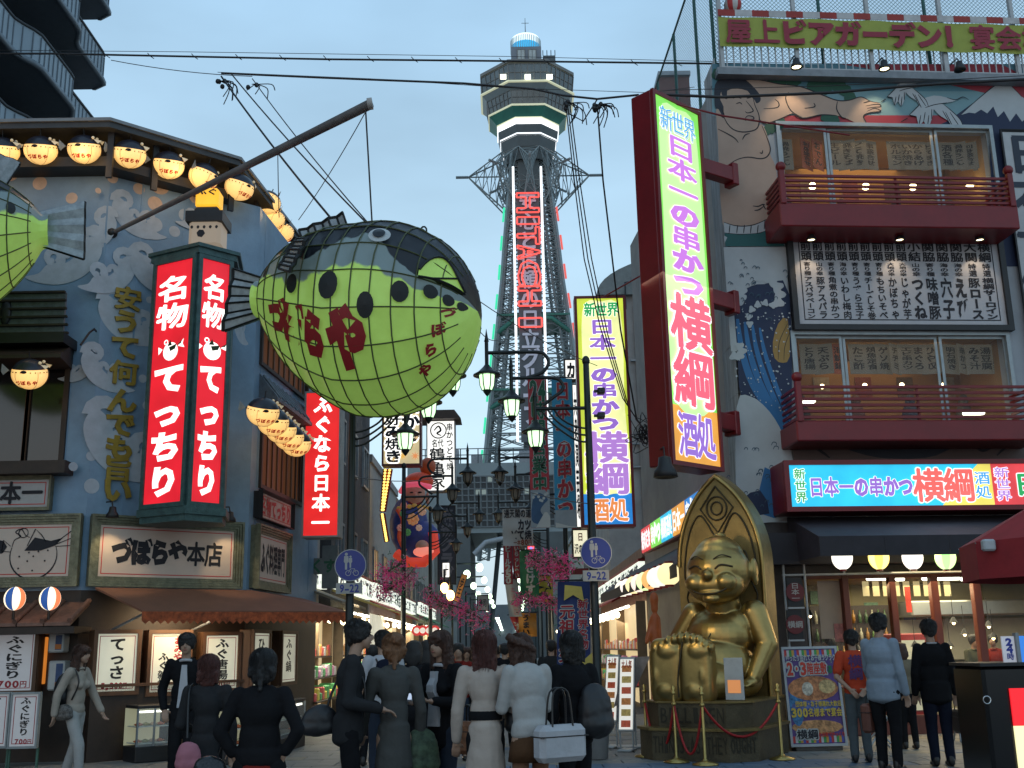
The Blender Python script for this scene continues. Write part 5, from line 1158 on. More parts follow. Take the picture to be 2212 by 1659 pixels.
for hole,zz in((w3,.9),(w2,.85)):
 a_,b_,c_,d_=hole
 for k in range(4):
  x=a_+.4+(b_-a_-.8)*k/3;z=c_+.35;MB().bbox(x-.28,x+.28,1.0,1.45,z,z+.05,.01).obj('table_top',brown,mural_b)
  m_=MB();m_.ell((x+.1,1.2,z+.45),(.09,.1,.12),10,8);m_.ell((x+.1,1.22,z+.16),(.17,.13,.24),10,8);m_.obj('seated_guest',M('guest_%d'%k,((.04,.03,.03),(.12,.06,.05),(.05,.06,.09),(.1,.09,.07))[k],.8),mural_b)
 for k in range(5):x=a_+.3+(b_-a_-.6)*k/4;MB().box(x-.16,x+.16,1.77,1.79,d_-.75,d_-.35).obj('wall_picture',M('pic%d'%(k%3),((.12,.08,.05),(.35,.3,.22),(.2,.05,.03))[k%3],.6,var=.4,scale=8),mural_b)
names3=['鍋焼うどん','刺身盛合せ','おでん','生ビール','焼きそば','どて焼き','串盛合せ','ホルモン','いか焼き','からあげ','どて焼き','酒各種']
names2=['とり唐揚','天ぷら','海鮮鍋','たこ酢','焼魚定食','ゲソ焼','チヂミ','エビ串カツ','まぐろ','ひや奴','明石焼き','串かつ','みそ汁','湯豆腐']
def slips(hole,xs,y0,y1,names,red=()):
 a,b,c,d=hole
 for k,x in enumerate(xs):
  u,z1=ru(x,y0,.5);z0=ru(x,y1,.5)[1];z1=min(z1,d-.04);hw_=.17
  ro=R(random.choice((0,0,15,-25,35)));f_=FR.off(u,.5,0,math.degrees(ro));T_=FR.I@f_.M
  xf=(lambda T:(lambda q:T@q))(T_)
  s_=MB().box(-hw_,hw_,0,.008,z0,z1).obj('menu_slip',slipr if k in red else slip,mural_b,xf=xf)
  m_=MB();m_.text(names[k%len(names)],-.11,.11,z0+.08,z1-.05,-.004,vert=True,off=.03);m_.obj('slip_lettering',slipt,s_,xf=xf)
slips(w3,(1690,1738,1762,1799,1824,1848,1874,1930,1954,1977,2002,2040,2062,2085,2112),285,366,names3,(1,2))
slips(w2,(1745,1775,1808,1850,1880,1905,1930,1955,1980,2005,2050,2075,2100,2125,2150),735,808,names2,(2,))
bulb_m=E('warm_bulb',(1,.78,.4),9)
for k,(x,y,hdy)in enumerate(((1755,402,.6),(1870,403,.6),(1972,404,.6),(2095,402,.6),(2178,403,.35))):
 if k==4:continue
 u,z=ru(x,y,hdy);MB().ell((u,hdy,z),(.07,.07,.07),10,7).obj('ceiling_bulb',bulb_m,mural_b)
for k,(x,y)in enumerate(((1776,835),(1868,833),(1948,832),(2038,832),(1850,788),(1945,785))):
 u,z=ru(x,y,.7);MB().ell((u,.7,z),(.045,.045,.045),10,7).obj('ceiling_bulb',bulb_m,mural_b)
for x0,x1,y in((1722,1756,868),(2085,2122,893)):
 u,z=ru(x0,y,.4);u1=ru(x1,y,.4)[0];MB().capsule((u,.4,z),(u1,.4,z+.02),.05).obj('tube_light',E('room_tube',(1,1,.75),4),mural_b)
 # red balconies
def balcony(x0,x1,yr0,yr1,yf1,dp,label):
 a=ru(x0,yr0,-dp)[0];b=ru(x1,yr0,-dp)[0];zt,zf,zb=ru((x0+x1)/2,yr0,-dp)[1],ru((x0+x1)/2,yr1,-dp)[1],ru((x0+x1)/2,yf1,-dp)[1]
 t=thing('balcony',label,'balcony',FR,(a,0,zb),group='dark red balconies of the mural restaurant')
 MB().bbox(a-.08,b+.08,-dp-.03,-.01,zb,zf,.02).obj('fascia',redp,t)
 for x in(a,b):
  m_=MB();m_.bbox(x-.05,x+.05,-dp-.06,-dp+.04,zf-.02,zt+.05,.01);po=m_.obj('post',redp,t);MB().ell((x,-dp-.01,zt+.12),(.09,.09,.09),14,9).obj('ball_finial',redp,po)
  for k in range(6):z=zf+(zt-zf)*(k+.6)/6;MB().box(x-.02,x+.02,-dp+.05,-.02,z-.025,z+.02).obj('side_rail',redp,t)
 for k in range(6):
  z=zf+(zt-zf)*(k+.6)/6;MB().bbox(a+.05,b-.05,-dp-.01,-dp+.03,z-.028,z+.022,.006).obj('rail',redp,t)
 for x in(a+(b-a)*.5,):MB().box(x-.02,x+.02,-dp+.031,-dp+.06,zf,zt).obj('mid_post',redp,t)
 return t
balcony(1687,2178,378,442,492,.85,'upper dark red railed balcony under the third floor window')
balcony(1722,2236,830,908,952,.85,'lower dark red railed balcony under the second floor window')
for(x,y,lb,bal)in((1825,395,0,0),):pass
# menu panel between the floors
a,d=ru(1708,505,-.1);b=ru(2164,600,-.1)[0];c=ru(1800,703,-.1)[1]
t=thing('menu_signboard','wide black-framed white panel ranking fifteen skewer dishes in columns like a sumo list','menu panel',FR,(a,-.1,c))
m_=MB();frame_bars(m_,a-.09,b+.09,c-.09,d+.09,.10,-.16,-.02);m_.obj('frame',black,t);MB().box(a+.01,b-.01,-.10,-.04,c+.01,d-.01).obj('panel',M('panel_white',(.40,.41,.44),.6,var=.06),t)
m_=MB();frame_bars(m_,a+.12,b-.12,c+.10,d-.10,.018,-.104,-.102);m_.obj('inner_line',ink,t)
cols=[('前頭','寄り種','アスパラベーコン'),('前頭','山の幸','豚アスパラ'),('前頭','寄り種','角煮の串かつ'),('前頭','海の幸','いわし梅肉'),('前頭','寄り種','うずら玉子'),('前頭','寄り種','チーズしそ巻'),('前頭','寄り種','もちいそべ'),('前頭','大地の幸','かぼちゃ'),('前頭','大地の幸','じゃが芋'),('小結','山の幸','つくね'),('関脇','寄り種','味噌豚'),('関脇','海の幸','穴子'),('関脇','海の幸','えび'),('大関','特選','豚ロース'),('横綱','特選','横綱サーロイン')]
wid=[1]*9+[1.2]*6;tot=sum(wid);u=a+.14;W_=b-a-.28;z1,z0=d-.13,c+.12;H_=z1-z0
for k,(s1,s2,s3)in enumerate(cols):
 w_=W_*wid[k]/tot;m_=MB();big=wid[k]>1
 m_.text(s1,u+.01,u+w_-.01,z1-H_*.26,z1,-.106,vert=True,off=.05);m_.text(s2,u+w_*.2,u+w_*.8,z1-H_*.45,z1-H_*.275,-.106,vert=True,off=.03)
 m_.text(s3,u+w_*(.08 if big else.14),u+w_*(.92 if big else.86),z0,z1-H_*.46,-.106,vert=True,off=.05 if big else.03);m_.obj('column_lettering',ink,t);u+=w_
for x,lb in((1752,'left'),(1943,'middle'),(2116,'right')):
 u,z=ru(x,512,-.35);spotlight(FR,x,512,-.45,'%s of three spotlights shining on the skewer menu panel'%lb,grp='spotlights over the menu panel',energy=15,to_=(u,-.10,z-.9),s_=.9,col=(1,.72,.45))
for x,y,lb,en in((1720,138,'spotlight over the wrestler arm under the roof edge, lit',26),(1910,142,'spotlight over the flying cranes under the roof edge, lit',26),(2073,144,'unlit spotlight over the mountain painting under the roof edge',0)):
 u,z=ru(x,y,-.55);spotlight(FR,x,y,-.55,lb,grp='spotlights along the mural roof edge',energy=en,to_=(u,0,z-1.0),s_=1.1,lit=en>0,col=(1,.74,.45))
 # ---------------------------------------------------------------- roof: fence, banner, balustrade
chain=M('chain_link',(.06,.12,.12),.5,.3,var=.1);postg=M('fence_green',(.02,.10,.09),.5)
t=thing('roof_fence','green chain-link fence with posts round the beer garden roof','fence',FR,(0,.3,RH))
ZF=RH+3.4
for x in(.05,2.2,4.35,6.5,8.6):MB().cyl((x,.35,RH),(x,.35,ZF),.035,8).obj('post',postg,t)
T_=FR.I@FS.M
for x in(2.0,4.2,6.4):MB().cyl((-x,.1,RH),(-x,.1,ZF),.035,8).obj('post',postg,t,xf=lambda q:T_@q)
m_=MB();stp=.085
def mesh_fence(m_,x0,x1,z0,z1,y,xf=None):
 H_=z1-z0;n=int((x1-x0+H_)/stp);r=.0045
 for k in range(n):
  for sg in(0,1):
   xa=x0-H_+k*stp if sg==0 else x0+k*stp;xb=xa+H_ if sg==0 else xa-H_
   za,zb2=z0,z1
   if sg==0:
    if xa<x0:za+=x0-xa;xa=x0
    if xb>x1:zb2-=xb-x1;xb=x1
   else:
    if xa>x1:za+=xa-x1;xa=x1
    if xb<x0:zb2-=x0-xb;xb=x0
   if zb2<=za:continue
   d=Vector((xb-xa,0,zb2-za)).normalized();p=Vector((-d.z,0,d.x))*r
   vs=[Vector((xa,y,za))-p,Vector((xa,y,za))+p,Vector((xb,y,zb2))+p,Vector((xb,y,zb2))-p]
   if xf:vs=[xf@q for q in vs]
   m_.add(vs,[(0,1,2,3)])
mesh_fence(m_,.05,8.6,RH+.5,ZF,.36);mesh_fence(m_,-6.4,0,RH,ZF,.1,T_);m_.obj('wire_mesh',chain,t,kind='stuff')
MB().cyl((.0,.35,ZF),(8.6,.35,ZF),.025,6).obj('top_rail',postg,t);MB().cyl((-6.4,.1,ZF),(0,.1,ZF),.025,6).obj('top_rail',postg,t,xf=lambda q:T_@q)
whitep=M('white_rail',(.40,.42,.43),.5,var=.15)
t=thing('roof_railing','white balustrade along the roof edge above the mural','railing',FR,(0,-.1,RH))
zr0,zr1=RH+.05,RH+1.75
MB().box(0,9,-.12,-.07,zr0,zr0+.05).obj('bottom_rail',whitep,t);MB().box(0,9,-.12,-.07,zr1,zr1+.05).obj('top_rail',whitep,t)
for k in range(7):MB().box(.02+1.45*k,.09+1.45*k,-.14,-.06,zr0-.02,zr1+.04).obj('post',whitep,t)
bal=MB().box(0,.022,-.105,-.085,zr0+.05,zr0+.6).obj('baluster',whitep,t);me_=bal.data
for k in range(1,62):o=piece('baluster',me_,t,(0,0,0));o.parent=t;o.location=(.135*k,0,0)
bz1,bz0=ru(1700,40,-.2)[1],ru(1700,103,-.2)[1];bu0=ru(1554,80,-.2)[0]
t=thing('roof_banner','long yellow-green banner with red writing 屋上ビアガーデン！宴会 on the roof railing','banner',FR,(bu0,-.2,bz0))
n=40;m_=MB();A=[(bu0+9*i/n,-.2+.02*math.sin(i*1.3),bz0)for i in range(n+1)];B=[(x,y,bz1)for x,y,z in A];m_.add(A+B,[(i,i+1,i+n+2,i+n+1)for i in range(n)]);m_.obj('cloth',M('banner_cloth',(.30,.34,.06),.7,var=.08),t)
bw=(ru(2094,80,-.2)[0]-ru(1566,80,-.2)[0])/9.05;u=ru(1566,80,-.2)[0];m_=MB();m_.text('屋上ビアガーデン！宴会場',u,u+bw*12,bz0+.04,bz1-.04,-.235,off=.06);m_.obj('lettering',M('banner_red',(.26,.02,.04),.6,var=0),t)
cloth2=[M('strip_red',(.35,.03,.04),.7),M('strip_white',(.45,.45,.45),.7)]
t=thing('bunting','red and white striped strip hanging above the yellow-green banner','bunting',FR,(0,-.21,bz1))
for k in range(20):MB().box(bu0+.33*k,bu0+.33*k+.325,-.215,-.205,bz1+.015,bz1+.15).obj('stripe',cloth2[k%2],t)
u,z=ru(1583,12,.1);t=thing('paper_lantern','red and white striped paper lantern on the roof fence corner','lantern',FR,(u,.1,z))
for j in range(10):
 m_=MB();m_.lathe([(max(.004,.17*math.sin(R(a))),-.2*math.cos(R(a)))for a in range(0,181,15)],(u,.1,z),3,R(36*j),R(36*j+36));m_.obj('paper_gore',M('gore_%d'%(j%2),((.45,.03,.03),(.5,.48,.46))[j%2],.6),t)
MB().cyl((u,.1,z+.19),(u,.1,z+.4),.012,5).obj('hook',dark_metal,t)
# brick penthouse and wall-mounted wires behind the sign head
t=thing('brick_tower','small red brick rooftop block behind the top of the tall green sign','building',None,(3.0,27,0))
p=P(1450,190,27);bt=P(1490,165,27)
MB().box(P(1424,190,27).x,P(1490,190,27).x,27,30,6,bt.z).obj('wall',M('dull_brick',(.14,.05,.04),.8,var=.35,scale=12,bump=.3),t);MB().box(P(1422,190,27).x,P(1492,190,27).x,26.9,30.1,bt.z,bt.z+.12).obj('coping',grey_metal,t)
# ---------------------------------------------------------------- lit fascia sign over the entrance
lit={'cyan':E('lit_cyan',(.03,.55,.85),1.0),'blue':E('lit_blue',(.02,.22,.62),.95),'yellow':E('lit_yel',(.95,.78,.14),.9),'red':E('lit_redp',(.75,.06,.07),.9),'green':E('lit_grn',(.22,.72,.10),1.0),'lime':E('lit_lime',(.62,.74,.06),.9),'orange':E('lit_org',(.85,.38,.06),.9)}
tx={'purple':EL('tx_purple',(.32,.16,.62),.9),'magenta':EL('tx_magenta',(.60,.20,.72),.95),'coral':EL('tx_coral',(.88,.14,.12),.95),'pink':EL('tx_pink',(.88,.13,.20),.95),'sky':EL('tx_sky',(.08,.38,.78),.9),'green':EL('tx_green',(.02,.38,.10),.9),'lav':EL('tx_lav',(.45,.22,.65),.95),'yel':EL('tx_yel',(.95,.9,.25),1.0),'orange':EL('tx_orange',(.85,.28,.08),.9),'whole':EL('tx_white',(1,1,1),1.05)}
def outlined(t,s_,box,vert,mt,y,of=.05,oo=.20,fill=1.0,xf=None):
 cell=((box[3]-box[2])/len(s_)if vert else box[3]-box[2]);cw_=(box[1]-box[0])if vert else(box[1]-box[0])/len(s_);m_=MB();m_.text(s_,*box,y-.0,vert=vert,off=.03,fill=fill,dil=min(cell,cw_)*oo*.42);m_.obj('outline',tx['whole'],t,xf=xf)
 m_=MB();m_.text(s_,*box,y-.007,vert=vert,off=of,fill=fill);m_.obj('lettering',mt,t,xf=xf)
fy=-.75;a,d=ru(1705,1005,fy);c=ru(1706,1095,fy)[1];s1=ru(2138,1000,fy)[0];b=s1+2.6
t=thing('fascia_sign','long lit cyan and red sign 新世界 日本一の串かつ 横綱 酒処 over the entrance','sign',FR,(a,fy,c))
MB().bbox(a-.1,b,fy+.03,-.02,c-.08,d+.08,.02).obj('casing',redp,t);m_=MB();frame_bars(m_,a-.1,b,c-.08,d+.08,.08,fy-.03,fy+.028);m_.obj('frame',redp,t)
MB().box(a,s1,fy+.0,fy+.02,c,d).obj('lit_panel',lit['cyan'],t);MB().box(s1,b-.08,fy+.0,fy+.02,c,d).obj('lit_panel',lit['red'],t)
H_=d-c;m_=MB();m_.prism([(s1-.9,c+.001),(s1-.001,c+.001),(s1-.001,d-.001),(s1-.22,d-.001),(s1-.55,c+H_*.55)],fy-.004,fy-.0005);m_.obj('yellow_corner',lit['yellow'],t)
W_=s1-a
outlined(t,'新世界',(a+W_*.015,a+W_*.075,c+.06,d-.05),True,tx['green'],fy-.008,.03,.18,.95)
outlined(t,'日本一の串かつ',(a+W_*.085,a+W_*.60,c+H_*.22,d-H_*.28),False,tx['purple'],fy-.012,.055,.17)
outlined(t,'横綱',(a+W_*.60,a+W_*.905,c+.06,d-.07),False,tx['coral'],fy-.016,.06,.16,1.05)
outlined(t,'酒処',(a+W_*.905,a+W_*.99,c+.1,d-.12),True,tx['sky'],fy-.020,.03,.14,.95)
outlined(t,'新世界',(s1+.03,s1+.32,c+.06,d-.05),True,tx['lav'],fy-.008,.03,.18,.95);outlined(t,'日本一',(s1+.36,s1+1.9,c+H_*.2,d-H_*.2),False,tx['green'],fy-.012,.05,.17)
lamp('fascia_glow','AREA',FR,((a+b)/2-.6,fy-.3,(c+d)/2),8,(.6,.85,1),1.5,to=((a+b)/2-.6,fy-2,0))
# entrance awning
da=M('dark_awning',(.035,.03,.04),.75,var=.2);az1=ru(1800,1115,-.2)[1];az0=ru(1800,1158,-1.5)[1];azv=ru(1800,1201,-1.5)[1];ax0=ru(1768,1158,-1.5)[0]
t=thing('awning','dark purple-black canvas awning over the restaurant entrance','awning',FR,(ax0,-1.5,azv))
for k in range(6):
 x0=ax0+k*1.05;x1=x0+1.05;m_=MB();m_.add([(x0,-1.5,az0),(x1,-1.5,az0),(x1,-.1,az1),(x0,-.1,az1),(x0,-1.5,az0-.02),(x1,-1.5,az0-.02),(x1,-.1,az1-.02),(x0,-.1,az1-.02)],[(0,1,2,3),(4,7,6,5),(0,4,5,1)]);m_.obj('canvas_panel',da,t)
 MB().box(x0,x1-.004,-1.515,-1.505,azv,az0).obj('valance',M('awning_valance',(.02,.018,.024),.75,var=.2),t)
m_=MB();m_.add([(ax0,-1.5,az0),(ax0,-.1,az1),(ax0,-.1,azv),(ax0,-1.5,azv)],[(0,1,2,3)]);m_.obj('side_flap',da,t)
MB().box(-.2,8,-.5,-.02,ru(1800,1240)[1]+.14,az1-.3).obj('header_box',M('header_dark',(.022,.018,.022),.7),t)
# half-hidden round lanterns of the entrance
for k,(x,cc)in enumerate(((1819,(1,.95,.82)),(1898,(1,.88,.35)),(1971,(1,.92,.84)),(2042,(.78,.95,.45)),(2112,(1,.55,.2)))):
 u,z=ru(x,1204,-.95);t=thing('round_lantern','%s round lantern under the entrance awning, %s from the left'%(('white','yellow','cream','pale green','orange')[k],('first','second','third','fourth','fifth')[k]),'lantern',FR,(u,-.95,z),group='round lanterns along the entrance')
 for j in range(8):
  m_=MB();m_.lathe([(max(.004,.165*math.sin(R(a))),-.2*math.cos(R(a)))for a in range(8,173,11)],(u,-.95,z),2,R(45*j),R(45*j+45))
  alt=((1,.35,.08)if k==4 else(.45,.9,.3)if k==3 else(1,.75,.15)if k==1 else cc)if j%2 else cc
  m_.obj('paper_gore',E('gore_%d_%d'%(k,j%2 if k in(1,3,4)else 0),alt,1.6),t)
 MB().cyl((u,-.95,z-.22),(u,-.95,z-.19),.05,10).obj('base_ring',redp,t)
 # white pipe rack, red round signs
t=thing('pipe_rack','white pipe frame across the shopfront carrying two red round boards','frame',FR,(0,-.3,0));zc_=ru(1740,1242,-.35)[1]
MB().cyl((ru(1690,1245,-.35)[0],-.35,zc_),(ru(2135,1240,-.35)[0],-.35,zc_+.02),.02,8).obj('cross_pipe',whitep,t)
for x in(1693,1738,1824,1897,1968,2040):u=ru(x,1245,-.35)[0];MB().cyl((u,-.35,0 if x<1750 else zc_),(u,-.35,zc_+.25),.022,8).obj('pipe',whitep,t)
for k,(y0,y1,s_,lb)in enumerate(((1248,1310,'日本一','upper'),(1318,1380,'横綱','lower'))):
 a,d=ru(1697,y0,-.4);b,c=ru(1737,y1,-.4)
 t=thing('round_board','%s black board with a dark red disc reading %s beside the statue'%(lb,s_),'sign',FR,(a,-.4,c),group='boards with dark red discs')
 MB().box(a+.01,b-.01,-.40,-.375,c,d).obj('board',black,t);u,z=(a+b)/2,(c+d)/2;MB().cyl((u,-.42,z),(u,-.402,z),min(b-a,d-c)*.56,28).obj('disc',M('disc_red',(.13,.008,.012),.4,var=.15),t)
 m_=MB();m_.text(s_,u-(.07 if k==0 else.13),u+(.07 if k==0 else.13),z-(.15 if k==0 else.06),z+(.15 if k==0 else.06),-.424,vert=k==0,off=.03);m_.obj('lettering',M('dim_white',(.4,.38,.36),.6),t)
 MB().box(a,b,-.42,-.38,c-.035,c-.008).obj('shelf_bar',whitep,t)
 # ---------------------------------------------------------------- shop interior
a,b,c,d=g1
room_y=4.2;m_=MB();iw=M('kitchen_wall',(.34,.29,.15),.7,var=.2,scale=1.5)
m_.quad((a-1,room_y,0),(b,room_y,0),(b,room_y,d),(a-1,room_y,d));m_.quad((a-1,.3,d),(a-1,room_y,d),(b,room_y,d),(b,.3,d));m_.quad((a-1,.3,0),(a-1,.3,d),(a-1,room_y,d),(a-1,room_y,0));m_.quad((b,.3,0),(b,room_y,0),(b,room_y,d),(b,.3,d));m_.obj('dining_room',iw,mural_b)
MB().quad((a-1,.0,.02),(b,.0,.02),(b,room_y,.02),(a-1,room_y,.02)).obj('dining_floor',M('shop_floor',(.12,.10,.08),.5,var=.3),mural_b)
mull=M('red_brown_timber',(.13,.03,.018),.5,var=.3,scale=4,stretch=(1,1,.2))
for x0,x1 in((1832,1846),(1935,1949),(2026,2042),(2118,2135)):
 u0,u1=ru(x0,1400,-.05)[0],ru(x1,1400,-.05)[0];MB().bbox(u0,u1,-.05,.09,0,d,.008).obj('mullion',mull,mural_b)
MB().box(a,b,-.04,.08,d-.10,d-.005).obj('transom',mull,mural_b)
xs=[a]+[ru(x,1400)[0]for x in(1839,1942,2034,2126)]+[b]
for k in range(5):MB().box(xs[k]+.1,xs[k+1]-.1,.02,.028,.35,d-.12).obj('pane',glass,mural_b)
MB().box(a,b,-.02,.06,0,.3).obj('kick_board',mull,mural_b)
def tube(x0,x1,y,dy,en=True):
 u0,z=ru(x0,y,dy);u1=ru(x1,y,dy)[0];MB().capsule((u0,dy,z),(u1,dy,z),.035).obj('tube_light',E('shop_tube',(1,1,.8),6),mural_b)
tube(1875,1925,1250,1.2);tube(1938,1950,1251,1.2);tube(1995,2070,1250,1.2);tube(2078,2092,1251,1.2)
for x,y in((1853,1390),(1818,1340),(1977,1382),(2052,1382),(2084,1355),(2136,1338),(2146,1363),(1750,1315),(2010,1392),(2060,1330)):
 u,z=ru(x,y+15,1.0);o_=MB();o_.ell((u,1.0,z),(.03,.03,.038),8,6);bb_=o_.obj('pendant_bulb',E('pendant',(1,.72,.32),10),mural_b)
 MB().tube([(u,1.0,z+.03),(u,1.0,min(d,z+.5))],.006,4).obj('cord',black,bb_)
 m_=MB();m_.lathe([(.015,.10),(.03,.08),(.075,.0)],(u,1.0,z),12);m_.obj('shade',dark_metal,bb_)
lamp('dining_lamp','AREA',FR,(a+3,1.8,d-.15),130,(1,.86,.55),3,to=(a+3,1.9,0));lamp('door_lamp','AREA',FR,(a+2.2,-.3,d-.05),45,(1,.76,.42),1.6,to=(a+2.2,-1.5,0))
# counter, shelves, bottles, hanging tags, fridge
for k in range(16):
 x=a+.2+(b-a-.6)*((k*.618)%1);z=1.35+1.2*((k*.377)%1);wv,hv=.1+.25*((k*.73)%1),.1+.2*((k*.41)%1);yv=4.1-.02*k
 MB().box(x,x+wv,yv,yv+.015,z,z+hv).obj('wall_poster',M('wp%d'%(k%5),((.5,.4,.2),(.4,.06,.04),(.1,.2,.12),(.55,.5,.4),(.12,.1,.3))[k%5],.6,var=.6,scale=20),mural_b)
for k in range(6):u=a+.9+1.05*k;MB().bbox(u-.3,u+.3,1.25,1.7,.70,.74,.01).obj('table_top',mull,mural_b);MB().cyl((u,1.48,.03),(u,1.48,.70),.03,8).obj('table_leg',dark_metal,mural_b)
t=thing('kitchen_counter','long pale counter with steel hood behind the restaurant windows','counter',FR,(a+4,2.6,0))
MB().bbox(a+1.6,b-.1,2.4,3.0,0.03,1.0,.02).obj('counter_front',M('cream_tile',(.42,.40,.28),.5,var=.15),t);MB().bbox(a+1.6,b-.1,2.3,3.1,1.0,1.05,.01).obj('counter_top',mull,t)
MB().bbox(a+3.2,b-.1,3.0,3.9,1.95,2.25,.03).obj('hood',M('stainless',(.45,.46,.42),.3,.8,var=.1),t);MB().box(a+3.2,b-.1,3.85,3.9,1.1,1.9).obj('tile_wall',M('pale_tile_wall',(.5,.48,.36),.4,var=.1),t)
MB().box(a+1.4,a+3.1,3.7,4.0,1.1,2.2).obj('shelf_unit',dwood,t)
for r_ in range(3):
 for k in range(12):
  x=a+1.48+.13*k;z=1.15+.35*r_;cc=random.choice([(.1,.2,.05),(.3,.15,.03),(.4,.4,.3),(.05,.1,.04)])
  m_=MB();m_.lathe([(.001,0),(.035,0),(.036,.16),(.014,.2),(.014,.26),(.001,.26)],(x,3.62,z),8);m_.obj('bottle',M('bottle%d'%int(cc[0]*100),cc,.2,var=.2),t)
t=thing('fridge','red-framed glass fridge of drinks standing inside by the window','fridge',FR,(a+2.2,1.5,0));u,_=ru(1972,1450,1.2)
MB().bbox(u-.32,u+.32,1.2,1.8,0.03,1.62,.02).obj('cabinet',M('fridge_red',(.30,.03,.03),.4),t);MB().box(u-.27,u+.27,1.185,1.198,.3,1.5).obj('glass_door',E('fridge_light',(.5,.5,.35),.6),t)
m_=MB();m_.text('生ビール',u-.29,u-.14,.5,1.45,1.18,vert=True,off=.04);m_.obj('lettering',tx['sky'],t)
for k in range(9):
 u,z=ru(1870+22*k,1268,1.0);MB().box(u-.06,u+.06,1.0,1.006,z-.16,z+.1).obj('wall_menu_tag',E('menu_tag',(.75,.62,.3),.55,False),mural_b)
u,z=ru(1962,1295,.6);MB().box(u-.05,u+.05,.6,.606,z-.22,z+.22).obj('red_tag',M('red_tag',(.6,.04,.02),.6,emit=.3,ecol=(.8,.05,.02)),mural_b)
u0,z=ru(1775,1380,.15);u1=ru(1828,1380,.15)[0];MB().box(u0,u1,.15,.16,z,ru(1775,1255,.15)[1]).obj('paper_notice',M('notice',(.40,.30,.22),.7,var=.1),mural_b)
u,z=ru(1815,1360,.12);MB().box(u-.1,u+.1,.12,.13,z-.2,z+.1).obj('pink_poster',M('pink_poster',(.5,.15,.12),.6,var=.5,scale=12),mural_b)
# ---------------------------------------------------------------- street side of the mural restaurant
ss=lambda px,py,dy=0:FS.uv(px,py,dy)
# big green sign standing proud of the corner
YS=16.7;pS=P(1436,620,YS);FG_=Frame((pS.x,YS,0),43)
wS=FG_.uv(1531,620)[0];zS1=FG_.uv(1418,203)[1];zS0=FG_.uv(1424,990)[1]
t=thing('tall_sign','tall tilted green lit sign 新世界 日本一の串かつ 横綱 酒処 in a dark red box','sign',FG_,(wS/2,0,zS0))
MB().bbox(-.07,wS+.07,.03,.46,zS0-.06,zS1+.06,.02).obj('casing',redp,t);m_=MB();frame_bars(m_,-.07,wS+.07,zS0-.06,zS1+.06,.07,-.03,.028);m_.obj('frame',redp,t)
H_=zS1-zS0;zo=zS0+H_*.145
MB().box(0,wS,-.0,.02,zo,zS1).obj('lit_panel',lit['green'],t);MB().box(0,wS,-.0,.02,zS0,zo).obj('lit_panel',lit['orange'],t)
m_=MB();m_.poly(spline([(wS*.12,zo+.02),(wS*.02,zo+H_*.2),(wS*.06,zo+H_*.5),(wS*.1,zS1-.3),(wS*.5,zS1-.1),(wS*.9,zS1-.3),(wS*.95,zo+H_*.5),(wS*.93,zo+H_*.2),(wS*.85,zo+.02)],4,True),-.002);m_.obj('pale_field',E('pale_green',(.62,.95,.38),.85),t)
outlined(t,'新世界',(wS*.10,wS*.90,zS1-H_*.095,zS1-H_*.03),False,tx['sky'],-.006,.05,.16,1.1)
m_=MB();m_.text('新世界',wS*.10,wS*.90,zS1-H_*.095,zS1-H_*.03,-.014,off=.0,fill=1.1);m_.obj('lettering',tx['yel'],t)
outlined(t,'日本一の串かつ',(wS*.18,wS*.86,zo+H_*.30,zS1-H_*.10),True,tx['magenta'],-.018,.06,.17,1.02)
outlined(t,'横綱',(wS*.06,wS*.95,zo+.02,zo+H_*.30),True,tx['pink'],-.026,.06,.15,1.05)
outlined(t,'酒処',(wS*.12,wS*.90,zS0+.12,zo-.1),False,tx['purple'],-.006,.05,.16,1.1)
lamp('sign_glow','AREA',FG_,(wS/2,-.3,(zS0+zS1)/2),14,(.8,1,.7),1.5,to=(wS/2,-2,0))
# dark red beams that carry it
for k,(x,y)in enumerate(((1550,360),(1555,640),(1560,905))):
 z=P(x,y,17.8).z;p0=FG_.M@Vector((wS*.9,.2,z));p1=P(1582,y+8,18.2)
 b_=thing('sign_beam','dark red beam joining the tall green sign to the wall, %s of three'%('top','middle','bottom')[k],'beam',None,tuple(p0),group='dark red beams of the tall sign')
 fr=Frame((p0 .x,p0 .y,0),math.degrees(math.atan2(p1 .y-p0 .y,p1 .x-p0 .x)));L_=math.hypot(p1 .x-p0 .x,p1 .y-p0 .y)
 MB().bbox(0,L_,-.11,.11,z-.16,z+.12,.015).obj('beam',redp,b_,xf=lambda q:fr.M@q);MB().bbox(L_*.9,L_*.9+.14,-.13,.13,z-.22,z+.2,.015).obj('end_plate',redp,b_,xf=lambda q:fr.M@q)
 # yellow sign further in
YY=23.0
t=lightbox_px('tall_sign','tall yellow lit sign 新世界 日本一の串かつ 横綱 酒処 behind the lamp post',YY,1248,1362,640,1138,.35,[(lit['lime'],0,1,0,.87),(lit['blue'],0,1,.87,1)],redp,[])
fy_=Frame((0,YY,0),0);a,d=fy_.uv(1253,645);b,c=fy_.uv(1364,1134);a=(a+fy_.uv(1262,1134)[0])/2;b=(b+fy_.uv(1350,645)[0])/2;W_,H_=b-a,d-c
m_=MB();m_.poly(spline([(a+W_*.06,c+H_*.17),(a+W_*.07,c+H_*.5),(a+W_*.08,d-H_*.06),(a+W_*.5,d-H_*.015),(b-W_*.08,d-H_*.06),(b-W_*.07,c+H_*.5),(b-W_*.06,c+H_*.17)],4,True),-.002);m_.obj('pale_field',E('lit_paleyel',(.95,.98,.42),.95),t)  # paler centre shape imitates the brighter glow of the panel around the lettering
outlined(t,'新世界',(a+W_*.12,b-W_*.12,d-H_*.085,d-H_*.02),False,tx['green'],-.008,.05,.15,1.05)
